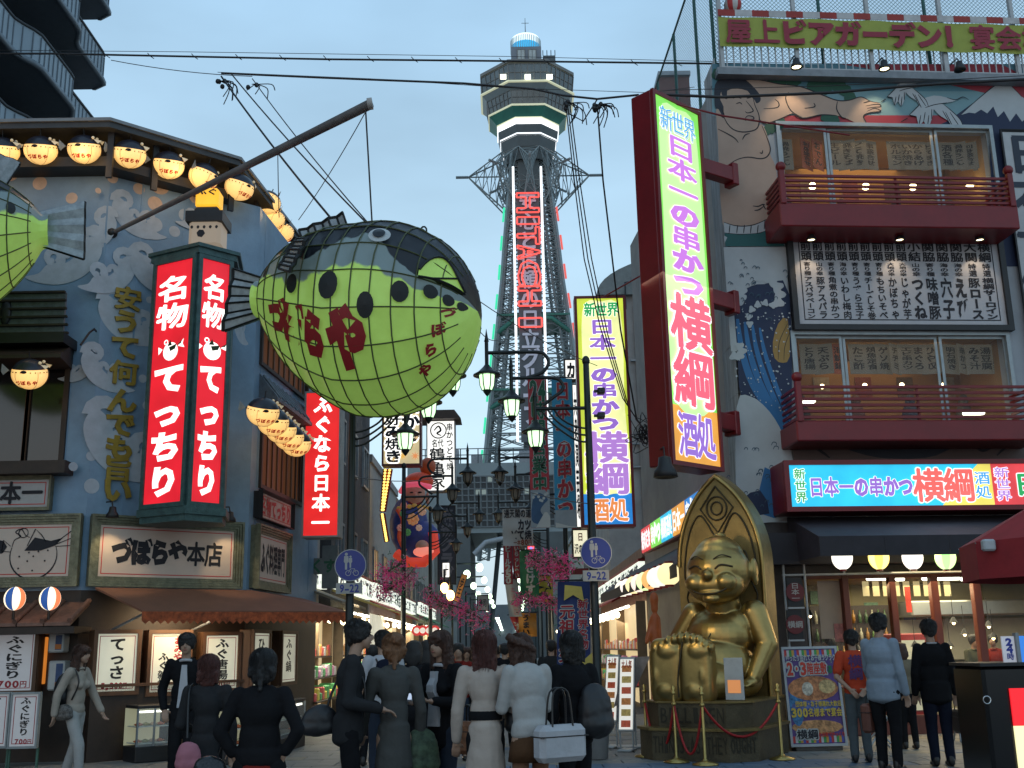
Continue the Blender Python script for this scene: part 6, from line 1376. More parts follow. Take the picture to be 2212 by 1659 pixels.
outlined(t,'日本一の串かつ',(a+W_*.2,b-W_*.2,d-H_*.60,d-H_*.095),True,tx['purple'],-.014,.06,.16,1.0)
outlined(t,'横綱',(a+W_*.04,b-W_*.04,d-H_*.87,d-H_*.60),True,tx['lav'],-.022,.06,.14,1.05)
outlined(t,'酒処',(a+W_*.1,b-W_*.1,c+.08,d-H_*.885),False,tx['orange'],-.014,.05,.16,1.05)
MB().box(P(1362,700,YY).x+.0,P(1430,700,YY).x,YY+.1,YY+.28,P(1380,718,YY).z,P(1380,692,YY).z).obj('beam',redp,t);MB().box(P(1366,890,YY).x,P(1440,890,YY).x,YY+.1,YY+.28,P(1380,903,YY).z,P(1380,878,YY).z).obj('beam',redp,t);MB().box(P(1366,1100,YY).x,P(1440,1100,YY).x,YY+.1,YY+.28,P(1380,1088,YY).z,P(1380,1063,YY).z).obj('beam',redp,t)
# building with the curved roof
XR=3.75
t=thing('curved_roof_building','grey building with a curved metal roof and drain pipes behind the yellow sign','building',None,(6,43,0))
zc_=P(1380,640,43).z;x0=P(1298,700,43).x;XF=43
MB().box(x0,14,43,51,0,zc_).obj('wall',grey_wall,t)
m_=MB();n=14;A=[]
for j in range(n+1):a=math.pi*j/n*.55;A.append((x0-.15+5.2*(1-math.cos(a)),zc_+1.9*math.sin(a)))
m_.add([(x,42.8,z)for x,z in A]+[(x,51,z)for x,z in A],[(j,j+1,j+n+2,j+n+1)for j in range(n)]);m_.prism(A+[(A[-1][0]+6,A[-1][1]),(A[-1][0]+6,zc_)],42.7,42.98);m_.obj('curved_roof',M('metal_roof',(.16,.18,.18),.5,.4,var=.2),t)
for px in(1378,1386,1392):x=P(px,800,42.9).x;MB().cyl((x,42.9,0),(x,42.9,zc_-.4),.06,8).obj('drain_pipe',M('pipe_grey',(.35,.35,.34),.5),t)
for py in(780,960,1010):z=P(1380,py,42.9).z;MB().box(P(1362,py,42.9).x,P(1400,py,42.9).x,42.84,42.96,z,z+.05).obj('pipe_clamp',grey_metal,t)
MB().tube([P(1352,668,42.5),P(1350,610,42.5),P(1375,606,42.5),P(1382,560,42.5)],.035,6).obj('antenna_pipe',dark_metal,t)
town_house('shop_building','low dim building behind the hanging banners on the right',XR-.2,9.5,28.2,42.4,3.7,M('brown_plaster',(.22,.14,.10),.8,var=.2),-1,win=winwarm)
town_house('shop_building','grey building deep in the street on the right',XR-.1,9.5,52.2,70,7.2,paleb,-1)
town_house('shop_building','farthest building on the right before the tower hall',XR-.3,9.5,70.2,90,7.0,grey_wall,-1,win=winlit)
open_shop('lit shop front with warm bulbs behind the blue flag on the right',XR-.2,-1,28.2,38.5,2.6,red_aw,glow=50)
open_shop('orange lit shop front farther on the right',XR-.2,-1,38.8,42.3,2.6,M('orange_awning',(.5,.2,.04),.7),goods=False,glow=50)
open_shop('small far lit shop front on the right',XR-.1,-1,53,68,2.7,grn_aw,goods=False,glow=40)
# slanted lit panel along the restaurant's side, its dark awning and lantern row
a,b=-ss(1508,1120,-.4)[0],-ss(1385,1170,-.4)[0]
sgn=[ss(1508,1040,-.4),ss(1508,1130,-.4),ss(1385,1160,-.4),ss(1385,1195,-.4)]
u0,u1=sgn[2][0],sgn[0][0];z1,z0=(sgn[0][1]+sgn[2][1])/2,(sgn[1][1]+sgn[3][1])/2
t=thing('side_sign','lit multicoloured sign strip seen edge-on along the side of the mural restaurant','sign',FS,(u0,-.4,z0))
MB().bbox(u0-.05,u1+.05,-.37,-.02,z0-.06,z1+.06,.02).obj('casing',redp,t);n=5;cs=['red','green','cyan','orange','blue']
for k in range(n):
 x0=u0+(u1-u0)*k/n;x1=u0+(u1-u0)*(k+1)/n;MB().box(x0,x1,-.40,-.372,z0,z1).obj('lit_panel',lit[cs[k]],t)
 m_=MB();m_.text(['焼肉定食','串かつ','横綱酒処','日本一','串かつ'][k],x0+.05,x1-.05,z0+.05,z1-.05,-.405,off=.12);m_.obj('lettering',tx['whole'],t)
z2=ss(1440,1240,-1.0)[1]
t=thing('side_awning','dark awning along the street side of the mural restaurant','awning',FS,(u0,-1.2,z2));w0=ss(1290,1290,-1.4)[0];zv=ss(1400,1238,-1.4)[1]
for k in range(5):
 x0=w0+(0-w0)*k/5;x1=w0+(0-w0)*(k+1)/5
 m_=MB();m_.add([(x0,-1.3,zv),(x1,-1.3,zv),(x1,-.05,z0-.1),(x0,-.05,z0-.1),(x0,-1.3,zv-.03),(x1,-1.3,zv-.03),(x1,-.05,z0-.13),(x0,-.05,z0-.13)],[(0,1,2,3),(4,7,6,5),(0,4,5,1)]);m_.obj('canvas_panel',da,t);MB().box(x0,x1-.003,-1.31,-1.301,zv-.22,zv-.01).obj('valance',MC['awning_valance'],t)
for k in range(9):
 f=k/8;px,py=1347+(1445-1347)*f,1272+(1240-1272)*f;yy=26.5-7.2*f**.8;q=P(px,py,yy);c=((1,.93,.75),(1,.9,.8),(1,.85,.45),(1,.8,.7),(.8,1,.5),(1,.45,.15))[k%6]
 t=thing('row_lantern','glowing round lantern in the row under the side awning, %s from the near end'%('ninth','eighth','seventh','sixth','fifth','fourth','third','second','first')[k],'lantern',None,tuple(q),group='lantern row under the side awning')
 m_=MB();m_.lathe([(max(.004,.21*math.sin(R(a))),-.2*math.cos(R(a)))for a in range(0,181,15)],q,14);m_.obj('paper_body',E('rowlan%d'%(k%6),c,1.15),t);m_=MB();m_.lathe([(.08,-.215),(.085,-.185)],q,12);m_.lathe([(.08,.185),(.085,.215)],q,12);m_.obj('ring',redp,t)
for k in range(7):MB().box(-1.2-1.15*k,-1.05-1.15*k,-.06,-.0,0,2.6).obj('side_post',mull,mural_b,xf=lambda q:T_@q)
m_=MB();m_.quad((-9,-.02,0),(-.3,-.02,0),(-.3,-.02,2.4),(-9,-.02,2.4));m_.obj('side_shopfront',E('side_glow',(.30,.13,.05),.25),mural_b,xf=lambda q:T_@q)
for k in range(10):
 m_=MB();pts=[(-8.6+.8*k+.6*j/8,-.2+.03*math.sin(j*1.9))for j in range(9)];m_.add([(x,y,z)for z in(.9,2.35)for x,y in pts],[(j,j+1,j+10,j+9)for j in range(8)]);m_.obj('vinyl_curtain',M('vinyl',(.32,.29,.25),.3,var=.3,stretch=(5,5,.3),alpha=.75),mural_b,xf=lambda q:T_@q)
 # red parasol with pale box arm and black cabinet with lit sign at the far right
q=P(2215,1195,12.5)
t=thing('red_parasol','red canvas parasol cut by the right photo edge','parasol',None,(q.x+.5,12.7,0));cx,cy2,zt2,zb3=q.x+.55,12.7,P(2200,1112,12.5).z,P(2140,1180,12.5).z
rc=M('parasol_red',(.28,.015,.02),.7,var=.15)
for j in range(8):
 a0,a1=R(45*j+12),R(45*j+57);r=1.15;A=(cx+r*math.cos(a0),cy2+r*math.sin(a0),zb3+.05);B=(cx+r*math.cos(a1),cy2+r*math.sin(a1),zb3+.05)
 m_=MB();m_.add([(cx,cy2,zt2+.3),A,B],[(0,1,2)]);m_.add([A,B,(B[0],B[1],B[2]-.42),(A[0],A[1],A[2]-.42)],[(0,1,2,3)]);m_.obj('canvas_panel',rc,t);MB().tube([(cx,cy2,zt2+.22),(A[0],A[1],A[2]-.02)],.012,5).obj('rib',grey_metal,t)
MB().cyl((cx,cy2,0),(cx,cy2,zt2+.3),.025,10).obj('pole',grey_metal,t)
q=P(2126,1180,12.2);MB().bbox(q.x,q.x+.14,q.y,q.y+.1,q.z-.05,q.z+.08,.02).obj('arm_cap',whitep,t)
q0=P(2120,1440,10.5);q1=P(2120,1440,10.5)
t=thing('black_cabinet','black cabinet with a red and cream lit panel at the lower right edge','cabinet',None,(q0 .x+.5,10.5,0))
MB().bbox(q0 .x,q0 .x+1.2,10.5,11.2,0,q0 .z,.03).obj('body',M('gloss_black',(.006,.006,.007),.2),t);MB().box(q0 .x-.02,q0 .x+1.22,10.48,11.22,q0 .z+.001,q0 .z+.03).obj('top',black,t)
x2=P(2188,1550,10.48).x;zr1_,zr2,zr3=P(2188,1487,10.48).z,P(2188,1568,10.48).z,.3
MB().box(x2,x2+.6,10.47,10.495,zr2,zr1_).obj('lit_panel',E('cab_red',(.95,.02,.03),1.0),t);MB().box(x2,x2+.6,10.47,10.495,zr3,zr2-.002).obj('lit_panel',E('cab_cream',(1,.93,.5),1.1),t)
q=P(2132,1512,10.4);m_=MB();m_.tube([(q.x+.035*math.cos(k*.63),q.y,q.z+.035*math.sin(k*.63))for k in range(10)],.006,5,closed=True);m_.obj('ring_handle',M('chrome',(.6,.6,.6),.2,1,var=0),t)
m_=thing('hours_sign','small white and blue 24時 sign standing on the black cabinet','sign',None,(P(2185,1420,10.6).x,10.6,q0 .z+.03))
a=P(2168,1420,10.6);b=P(2212,1385,10.6);zq=q0 .z+.032;MB().box(a.x,a.x+.12,10.6,10.62,zq,zq+.24).obj('card',M('card_white',(.55,.55,.58),.5,emit=.2,ecol=(.9,.9,1)),m_);tq=MB();tq.text('24時',a.x+.03,a.x+.10,zq+.02,zq+.22,10.597,vert=True,off=.06);tq.obj('lettering',M('blue_ink',(.02,.04,.3),.5),m_)
MB().box(a.x+.16,a.x+.6,10.58,10.62,zq,zq+.24).obj('blue_card',E('cab_blue',(.05,.25,.8),.7),m_);MB().box(a.x+.125,a.x+.155,10.57,10.64,zq,zq+.27).obj('bracket',grey_metal,m_)
# ================================================================ steel observation tower, 160 m away
YT=160.0;FT=Frame((P(1148,600,YT).x,YT,0),0)
tm_=M('tower_steel',(.22,.26,.27),.5,.3,var=.15,scale=.2);tgreen=M('tower_green',(.03,.16,.12),.5,var=.3,scale=.3);tdark=M('tower_dark',(.075,.09,.095),.6,var=.2,scale=.3)
twin=M('tower_window',(.07,.085,.09),.15,var=.4,scale=.5,spec=.9);tcream=M('tower_band',(.17,.17,.165),.6,var=.15,scale=.4)
tower=thing('observation_tower','tall steel lattice observation tower with stepped octagonal decks and a lit crown','tower',FT)
def tz(py,px=1138):return FT.uv(px,py)[1]
pm=FT.uv(1238,400)[0]-FT.uv(1138,400)[0];pm/=100
def octa(r,z,rot=22.5):return[(r*math.cos(R(rot+45*k)),r*math.sin(R(rot+45*k)),z)for k in range(8)]
def oct_band(r0,z0,r1,z1,name,mat,parent=None,sub=False):
 A,B=octa(r0,z0),octa(r1,z1);m_=MB();m_.add(A+B,[(k,(k+1)%8,(k+1)%8+8,k+8)for k in range(8)]);return m_.obj(name,mat,parent or tower)
def oct_disc(r,z,name,mat,t=.25):
 A,B=octa(r,z),octa(r,z+t);m_=MB();m_.add(A+B,[(k,(k+1)%8,(k+1)%8+8,k+8)for k in range(8)]+[tuple(range(7,-1,-1)),tuple(range(8,16))]);return m_.obj(name,mat,tower)
neon_w=E('neon_white',(.93,.97,1),1.3,False);edge=E('deck_edge_light',(.70,.72,.5),.55,False)
# decks: heights from the near faces
def zf(py,r):return FT.uv(1138,py,-r*.92)[1]
r0=108*pm/.98
lv=[(r0,132),(r0*.99,173),(r0*.94,178),(r0*.80,225),(r0*.78,230),(r0*.66,258)]
oct_disc(r0,zf(134,r0),'deck_roof',tcream,.5)
def window_ring(rt,zt,rb,zb,rows,label):
 A,B=octa(rb,zb),octa(rt,zt)
 for k in range(8):
  a,b,c,d=[Vector(q)for q in(A[k],A[(k+1)%8],B[(k+1)%8],B[k])]
  m_=MB();m_.quad(a,b,c,d);wo_=m_.obj('window_band',twin,tower)
  m_=MB();nv=6
  nr=((b-a).cross(d-a)).normalized();mid=(a+b)/2
  if nr.dot(Vector((mid.x,mid.y,0)))<0:nr=-nr
  nr=nr*.06
  for i in range(nv+1):p,q=a.lerp(b,i/nv)+nr,d.lerp(c,i/nv)+nr;m_.bar(p,q,.09)
  for j in range(rows+1):p,q=a.lerp(d,j/rows)+nr,b.lerp(c,j/rows)+nr;m_.bar(p,q,.08)
  m_.obj('mullions',tcream,wo_,kind='stuff')
z_a,z_b,z_c,z_d=zf(137,r0),zf(172,r0),zf(190,r0*.93),zf(224,r0*.82)
window_ring(r0*.985,z_a,r0*.95,z_b,2,'u');oct_disc(r0*1.0,z_b-.25,'deck_floor_edge',edge,.22);oct_band(r0*.96,z_b-.3,r0*.86,z_c,'deck_skirt',tm_)
window_ring(r0*.86,z_c,r0*.80,z_d,2,'l');oct_disc(r0*.84,z_d-.25,'deck_floor_edge',edge,.22);oct_band(r0*.82,z_d-.3,r0*.66,zf(252,r0*.66),'deck_skirt',tgreen)
for k,(py,rr)in enumerate(((259,.655),(283,.60),(307,.54))):
 r=r0*rr;z=zf(py,r);oct_disc(r,z-.45,'neon_ring',neon_w,.75);oct_band(r*.97,z-.6,r*.90,z-2.3 if k<2 else z-2.6,'ring_wall',tdark)
oct_disc(r0*.50,zf(320,r0*.5)-.6,'soffit',tdark,.3)
# lit lamps in the upper windows
for px in(1087,1140,1187):u,z=FT.uv(px,167,-r0*.93);MB().box(u-.45,u+.45,-r0*.95-.15,-r0*.95+.15,z-.35,z+.35).obj('deck_lamp',E('deck_lamp',(1,1,.8),3,False),tower)
# head house, crown, mast
rc_=33*pm;z0,z1=zf(131,3),zf(98,3)
MB().box(-rc_,rc_,-rc_,rc_,z0-1,z1).obj('head_house',M('head_grey',(.17,.19,.22),.6,var=.15,scale=.5),tower)
for x in(-.62,.12):
 m_=MB();frame_bars(m_,rc_*x,rc_*(x+.55),z0+.35,z1-.5,.12,-rc_-.12,-rc_-.01);m_.box(rc_*(x+.26),rc_*(x+.29),-rc_-.1,-rc_-.01,z0+.47,z1-.62);wo_=m_.obj('window',tcream,tower);MB().box(rc_*x+.12,rc_*(x+.55)-.12,-rc_-.06,-rc_-.03,z0+.47,z1-.62).obj('pane',M('head_pane',(.4,.43,.42),.3),wo_)
MB().box(rc_+.3,rc_+2.3,-1.5,1.5,z0-1,z0+1.6).obj('stair_cage',tdark,tower)
for k in range(4):x=rc_+.3+.65*k;MB().cyl((x,-1.5,z0+1.6),(x,-1.5,z1-.2),.07,5).obj('cage_post',tdark,tower)
zc1,zcm,zc2=z1+.05,zf(82,3),zf(66,3);rr_=32.5*pm
m_=MB();m_.lathe([(rr_*.97,0),(rr_*.97,zcm-zc1)],(0,0,zc1),40,smooth=True);m_.obj('crown_lower',E('crown_blue',(.02,.50,.92),1.0,False),tower)
m_=MB();m_.lathe([(rr_,0),(rr_,zc2-zcm-.4),(rr_*.93,zc2-zcm),(.1,zc2-zcm+.3)],(0,0,zcm),40);m_.obj('crown_upper',E('crown_white',(.82,.97,1),1.25,False),tower)
m_=MB()
for k in range(48):a=R(7.5*k);m_.bar((rr_*1.02*math.cos(a),rr_*1.02*math.sin(a),zc1),(rr_*1.02*math.cos(a),rr_*1.02*math.sin(a),zc2-.4),.10)
m_.obj('crown_fins',M('crown_fin',(.35,.42,.45),.5),tower,kind='stuff')
MB().cyl((0,0,zc2),(0,0,tz(39)),.10,6,.04).obj('lightning_mast',tdark,tower);MB().tube([(-.6,0,tz(50)),(.6,0,tz(50))],.05,4).obj('mast_cross',tdark,tower)
# shaft: half widths read off the photograph
prof=[(345,42),(400,47),(450,54),(546,65),(620,72),(700,82),(780,92),(860,101),(955,112),(1040,122),(1200,142)]
lvl=[(tz(py),h*pm*.86)for py,h in prof]
def hw(z):
 for(za,ha),(zb_,hb)in zip(lvl,lvl[1:]):
  if zb_<=z<=za:return ha+(hb-ha)*(za-z)/(za-zb_)
 return lvl[0][1]if z>lvl[0][0]else lvl[-1][1]
zs=[lvl[0][0]-i*(lvl[0][0]-lvl[-1][0])/26 for i in range(27)]
for sx in(-1,1):
 for sy in(-1,1):
  m_=MB()
  for q in(0,1):
   m_.tube([(sx*(hw(z)-q*1.5),sy*(hw(z)-q*.2),z)for z in zs],.30-.06*q,4)
   m_.tube([(sx*(hw(z)-q*.2),sy*(hw(z)-(1-q)*1.5),z)for z in zs],.22,4)
  for i in range(len(zs)-1):
   z0_,z1_=zs[i],zs[i+1]
   for j in range(3):
    za,zb_=z0_+(z1_-z0_)*j/3,z0_+(z1_-z0_)*(j+1)/3
    m_.bar((sx*hw(za),sy*hw(za),za),(sx*(hw(zb_)-1.5),sy*(hw(zb_)-.2),zb_),.10);m_.bar((sx*(hw(za)-1.5),sy*(hw(za)-.2),za),(sx*hw(zb_),sy*hw(zb_),zb_),.10)
  m_.obj('leg',tm_,tower)
for face in range(4):
 m_=MB();f=Matrix.Rotation(R(90*face),3,'Z')
 for i in range(0,len(zs)-1):
  za,zb_=zs[i],zs[i+1];ha,hb=hw(za),hw(zb_)
  m_.bar(f@Vector((-ha,-ha,za)),f@Vector((ha,-ha,za)),.16)
  m_.bar(f@Vector((-ha,-ha,za)),f@Vector((0,-hb,zb_)),.12);m_.bar(f@Vector((ha,-ha,za)),f@Vector((0,-hb,zb_)),.12)
  m_.bar(f@Vector((-hb,-hb,zb_)),f@Vector((0,-ha,za)),.10);m_.bar(f@Vector((hb,-hb,zb_)),f@Vector((0,-ha,za)),.10)
  m_.bar(f@Vector((-ha*.5,-ha,za)),f@Vector((-hb*.9,-hb,(za+zb_)/2)),.07);m_.bar(f@Vector((ha*.5,-ha,za)),f@Vector((hb*.9,-hb,(za+zb_)/2)),.07)
 m_.obj('lattice',tm_,tower,kind='stuff')
for py in(700,860):
 z=tz(py);h=hw(z)+.3;m_=MB();m_.box(-h,h,-h,h,z-.3,z);m_.tube([(-h,-h,z-3),(-h*.5,-h,z-.8),(0,-h,z-.4),(h*.5,-h,z-.8),(h,-h,z-3)],.35,5);m_.obj('green_platform',tgreen,tower)
 # elevator core and sign panel between two white neon tubes
lx,rx=FT.uv(1109,400,-10)[0],FT.uv(1173,400,-10)[0]
zt_,zbm=tz(352),tz(1010)
MB().box(lx*.9+.6,rx*.9-.2,-3,3,0,zt_).obj('lift_core',tdark,tower)
PN=[]
for py in(352,955):z=tz(py);PN.append((-hw(z)-.9,z))
def pt(px,py):
 z=tz(py)
 for _ in range(4):
  y=-hw(z)-.9;u,z=FT.uv(px,py,y)
 return Vector((u,-hw(z)-.9,z))
pmat=M('tower_panel',(.07,.075,.085),.5,var=.25,scale=.3)
pys=[412,450,500,546,600,650,700,750,800,860,955]
cxp=lambda py:1139+(py-400)*.0215
m_=MB()
for a,b in zip(pys,pys[1:]):
 A,B,C_,D_=pt(cxp(a)-24,a),pt(cxp(a)+24,a),pt(cxp(b)+25,b),pt(cxp(b)-25,b);m_.add([A,B,C_,D_]+[q+Vector((0,.4,0))for q in(A,B,C_,D_)],[(0,1,2,3),(4,7,6,5),(0,3,7,4),(1,5,6,2)])
m_.obj('sign_panel',pmat,tower)
for sd,yb in((-1,955),(1,905)):
 pts=[pt(cxp(p)+sd*(30+(p-362)*.004),p)+Vector((0,-.3,0))for p in range(362,yb,40)]+[pt(cxp(yb)+sd*32.5,yb)+Vector((0,-.3,0))]
 MB().tube(pts,.19,5).obj('neon_tube',neon_w,tower)
greyc=M('tower_letter',(.42,.43,.50),.5,emit=.10,ecol=(.8,.8,1),var=.1);neonr=E('neon_red',(1,.10,.08),1.3,False)
for ch,py in zip('安心と信頼の日立グループ',(436,478,520,562,604,647,690,733,775,815,855,895)):
 c0_=pt(cxp(py),py);h=19*pm;m_=MB();m_.text(ch,c0_.x-h,c0_.x+h,c0_.z-h*1.12,c0_.z+h*1.12,c0_.y-.25,off=.04);m_.obj('character',greyc,tower)
for ch,ya,yb in(('H',420,462),('I',470,480),('T',488,515),('A',520,553),('C',562,605),('H',612,655),('I',664,676),):
 pass
def outline_char(ch,c0_,hw_,hh_):
 V,Fs=glyph(ch,.02);from collections import Counter
 cnt=Counter()
 for f in Fs:
  for i in range(len(f)):cnt[tuple(sorted((f[i],f[(i+1)%len(f)])))]+=1
 x0,x1=min(q.x for q in V),max(q.x for q in V);y0,y1=min(q.y for q in V),max(q.y for q in V);m_=MB()
 for(i,j),n in cnt.items():
  if n==1:
   q=[Vector((c0_.x+((V[k].y-y0)/(y1-y0)-.5)*2*hw_,c0_.y-.6,c0_.z-((V[k].x-x0)/max(.001,(x1-x0))-.5)*2*hh_))for k in(i,j)]
   if(q[0]-q[1]).length>.02:m_.tube(q,.13,4)
 return m_.obj('neon_letter',neonr,tower)
for ch,ya,yb in(('H',420,462),('I',472,487),('T',494,530),('A',533,562),('C',566,618),('H',622,662),('I',690,708)):
 outline_char(ch,pt(cxp((ya+yb)/2),(ya+yb)/2),23*pm,(yb-ya)/2*pm*1.03)
for sx,c in((-1,(.05,.9,.45)),(1,(1,.15,.12))):
 m_=MB()
 for i in range(9 if sx>0 else 11):za,zb_=zs[4+i*2],zs[5+i*2]if 5+i*2<27 else zs[26];m_.tube([(sx*(hw(za)+.5),-hw(za),za),(sx*(hw(zb_)+.5),-hw(zb_),zb_)],.16,4)
 m_.obj('leg_neon',E('legneon%d'%sx,c,.7,False),tower,kind='stuff')
 # horizontal star trusses
zr=tz(381)
for k in range(8):
 a=R(45*k+0);L_=158*pm if k in(0,4)else 120*pm;d=Vector((math.cos(a),math.sin(a),0));s_=Vector((-math.sin(a),math.cos(a),0));tip=d*L_+Vector((0,0,zr));m_=MB()
 tipn=d*(L_*.83)+Vector((0,0,zr));m_.bar(tipn,tip,.35)
 roots=[d*3+s_*2+Vector((0,0,zr+4.2)),d*3-s_*2+Vector((0,0,zr+4.2)),d*4+s_*1+Vector((0,0,zr-6)),d*4-s_*1+Vector((0,0,zr-6)),d*4+Vector((0,0,zr))]
 for r_ in roots:m_.bar(r_,tipn,.17)
 for i in range(1,5):
  t_=i/5;pr_=[r_.lerp(tipn,t_)for r_ in roots[:4]];pn=[r_.lerp(tipn,min(1,t_+.2))for r_ in roots[:4]]
  for q in range(4):m_.bar(pr_[q],pr_[(q+1)%4],.09);m_.bar(pr_[q],pn[(q+1)%4],.08)
 m_.obj('star_truss',tm_,tower)
 # hall under the tower with a gridded glass front, arch opening and dark interior
FH=Frame((0,112,0),0);a,d=FH.uv(950,1002);b=FH.uv(1300,1002)[0];a=FH.uv(880,1002)[0]
t=thing('tower_hall','grey hall with a grid of dark panes spanning the street below the tower','building',FH,((a+b)/2,0,0))
zg=FH.uv(1100,1150)[1];xo0,xo1=FH.uv(1050,1200)[0],FH.uv(1135,1200)[0];zo1=FH.uv(1090,1165)[1]
MB().box(a,b,0,18,zg,d).obj('upper_block',tm_,t);MB().box(a,xo0-1.6,0,18,0,zg).obj('side_block',M('hall_side',(.10,.11,.11),.7,var=.2,scale=.3),t);MB().box(xo1+1.6,b,0,18,0,zg).obj('side_block',MC['hall_side'],t)
n,rws=24,8;xs_=[FH.uv(985,1050)[0]+(b-FH.uv(985,1050)[0])*i/n for i in range(n+1)];zrow=[d-1.4-(d-1.4-zg-.6)*j/rws for j in range(rws+1)]
hp=M('hall_pane',(.03,.036,.04),.4,var=.6,scale=.4,spec=.4);hp2=E('hall_pane_lit',(.35,.42,.38),.35,False)
pmA=None
for j in range(rws):
 for i in range(n):
  m_=MB();m_.box(.08,xs_[1]-xs_[0]-.08,-.12,-.02,.08,zrow[0]-zrow[1]-.08)
  if pmA is None:pmA=m_.obj('pane',hp,t);pmL=m_.obj('pane',hp2,t);pmA_,pmL_=pmA.data,pmL.data;bpy.data.objects.remove(pmA);bpy.data.objects.remove(pmL)
  piece('pane',pmL_ if random.random()<.04 else pmA_,t,(xs_[i],0,zrow[j+1])).location=Vector((xs_[i],0,zrow[j+1]))-OFF[t.name]+Vector((OFF[t.name].x*0,0,0))
m_=MB()
for x in xs_:m_.box(x-.05,x+.05,-.2,-.0,zrow[-1],zrow[0])
for z in zrow:m_.box(xs_[0],xs_[-1],-.18,-.01,z-.06,z+.06)
m_.obj('window_grid',M('hall_mullion',(.15,.165,.17),.6),t,kind='stuff')
MB().tube([(xo0-1.2,-.4,zo1-1.5),(xo0,-.4,zo1-.3),(0,-.4,zo1+.1),(xo1,-.4,zo1-.3),(xo1+1.2,-.4,zo1-1.5)],.28,8).obj('white_arch_edge',M('arch_white',(.32,.34,.36),.5),t)
for k in range(12):x=a+(b-a)*k/11;MB().cyl((x,.3,d),(x,.3,d+1.6),.06,5).obj('roof_post',tdark,t)
MB().box(a,b,.25,.35,d+.9,d+.98).obj('roof_rail',tdark,t);MB().box(a,b,.25,.35,d+1.55,d+1.63).obj('roof_rail',tdark,t)
for k,(x,w_,h_)in enumerate(((-6.3,1.4,1.9),(-3.6,1.2,1.3),(1.5,1.4,1.6),(3.4,1.2,1.4))):MB().bbox(x,x+w_,2,3.2,d,d+h_,.05).obj('cooling_unit',grey_metal,t)
# diagonal bracing inside the opening and a ceiling
for sx in(-1,1):MB().bar((sx*(xo1-xo0)*.5+(xo0+xo1)/2,3,0),((xo0+xo1)/2+sx*.6,3,zg),.35).obj('brace',tdark,t)
MB().box(-60,60,200,202,0,9).obj('far_blocks',M('far_grey',(.16,.18,.19),.8,var=.3,scale=.1),thing('far_buildings','low pale blocks closing the view at the end of the street','buildings',None,(0,200,0)))
for k,(x,w_,h_)in enumerate(((-40,14,16),(-24,9,11),(14,8,10),(24,13,14),(42,16,12))):
 o_=thing('distant_block','distant city block %s the tower hall, hidden among the signs'%('far left of','left of','just right of','right of','far right of')[k],'building',None,(x,125,0));MB().box(x,x+w_,125,140,0,h_).obj('wall',M('far_wall%d'%k,(.2+.03*k,.2+.03*k,.2+.03*k),.8,var=.2,scale=.2),o_)
 for f in range(int(h_/3)-1):MB().box(x+.8,x+w_-.8,124.8,124.98,3+f*3,4.4+f*3).obj('window_band',darkwin,o_)
 # high-rise with curved balconies, top left
FA9=Frame(tuple(P(250,160,34)),0)
t=thing('balcony_tower','dark high-rise block with stacked curved panelled balconies in the top left corner','apartment block',None,(P(60,200,34).x,34,0))
hb=M('highrise_dark',(.03,.035,.04),.7,var=.2);bp_=M('balcony_panel',(.24,.30,.35),.5,.1,var=.12,scale=.8);be=M('balcony_edge',(.12,.15,.18),.5,var=.1)
YB=38.0;X0=P(252,150,YB).x-1.9
dirv=Vector((0,-1,0))
nrm=Vector((1,0,0))
def hp3(s_,o_,z):v=Vector((X0,YB,0))+dirv*s_+nrm*o_;return Vector((v.x,v.y,z))
vis=[(248,118),(245,190),(186,262)]
def zat(py,px=240):d_=ray(px,py);p0=hp3(0,1.6,0);return CO.z+d_.z/d_.y*(p0 .y)
zfl=[zat(190)+k*3.0 for k in range(-2,4)]
core=[hp3(-.6,0,0),hp3(32,0,0),hp3(32,-14,0),hp3(-.6,-14,0)]
m_=MB();m_.slab([(q.x,q.y)for q in core],0,zfl[-1]+3);m_.obj('core',hb,t)
for fl,z in enumerate(zfl):
 out=[];n=90
 for i in range(n+1):
  s_=30*i/n;w_=1.55+(.45*(.5-.5*math.cos(min(1,max(0,((s_+1)%9-4)/1.2))*math.pi))-.45*(.5-.5*math.cos(min(1,max(0,((s_+1)%9-7.6)/1.2))*math.pi)))
  if s_<.5:w_*=math.sqrt(max(0,1-((.5-s_)/.5)**2))*.35+.65
  out.append((s_,w_))
 T0=[hp3(s_,w_,z+1.15)for s_,w_ in out];T1=[hp3(s_,w_,z-.05)for s_,w_ in out];T2=[hp3(s_,0,z-.05)for s_,w_ in out]
 m_=MB();m_.add(T0+T1,[(i,i+1,i+n+2,i+n+1)for i in range(n)]);m_.add([hp3(0,0,z+1.15),T0[0],T1[0],hp3(0,0,z-.05)],[(0,1,2,3)]);po=m_.obj('balcony_panel',bp_,t,smooth=True)
 m_=MB();m_.add(T1+T2,[(i,i+1,i+n+2,i+n+1)for i in range(n)]);m_.obj('balcony_slab',be,t)
 MB().tube([q+Vector((0,0,.04))for q in T0],.06,5).obj('handrail',hb,po);MB().tube([hp3(s_,w_+.05,z+.02)for s_,w_ in out],.12,5).obj('edge_roll',be,po)
 m_=MB()
 for i in range(1,90):m_.bar(hp3(out[i][0],out[i][1]+.015,z+.2),hp3(out[i][0],out[i][1]+.015,z+1.1),.03)
 m_.obj('panel_ribs',be,po,kind='stuff')
 for s_ in(3,7,11,15):m_=MB();m_.add([hp3(s_,.03,z+.1),hp3(s_+1.3,.03,z+.1),hp3(s_+1.3,.03,z+2.1),hp3(s_,.03,z+2.1)],[(0,1,2,3)]);m_.obj('window',darkwin,t)
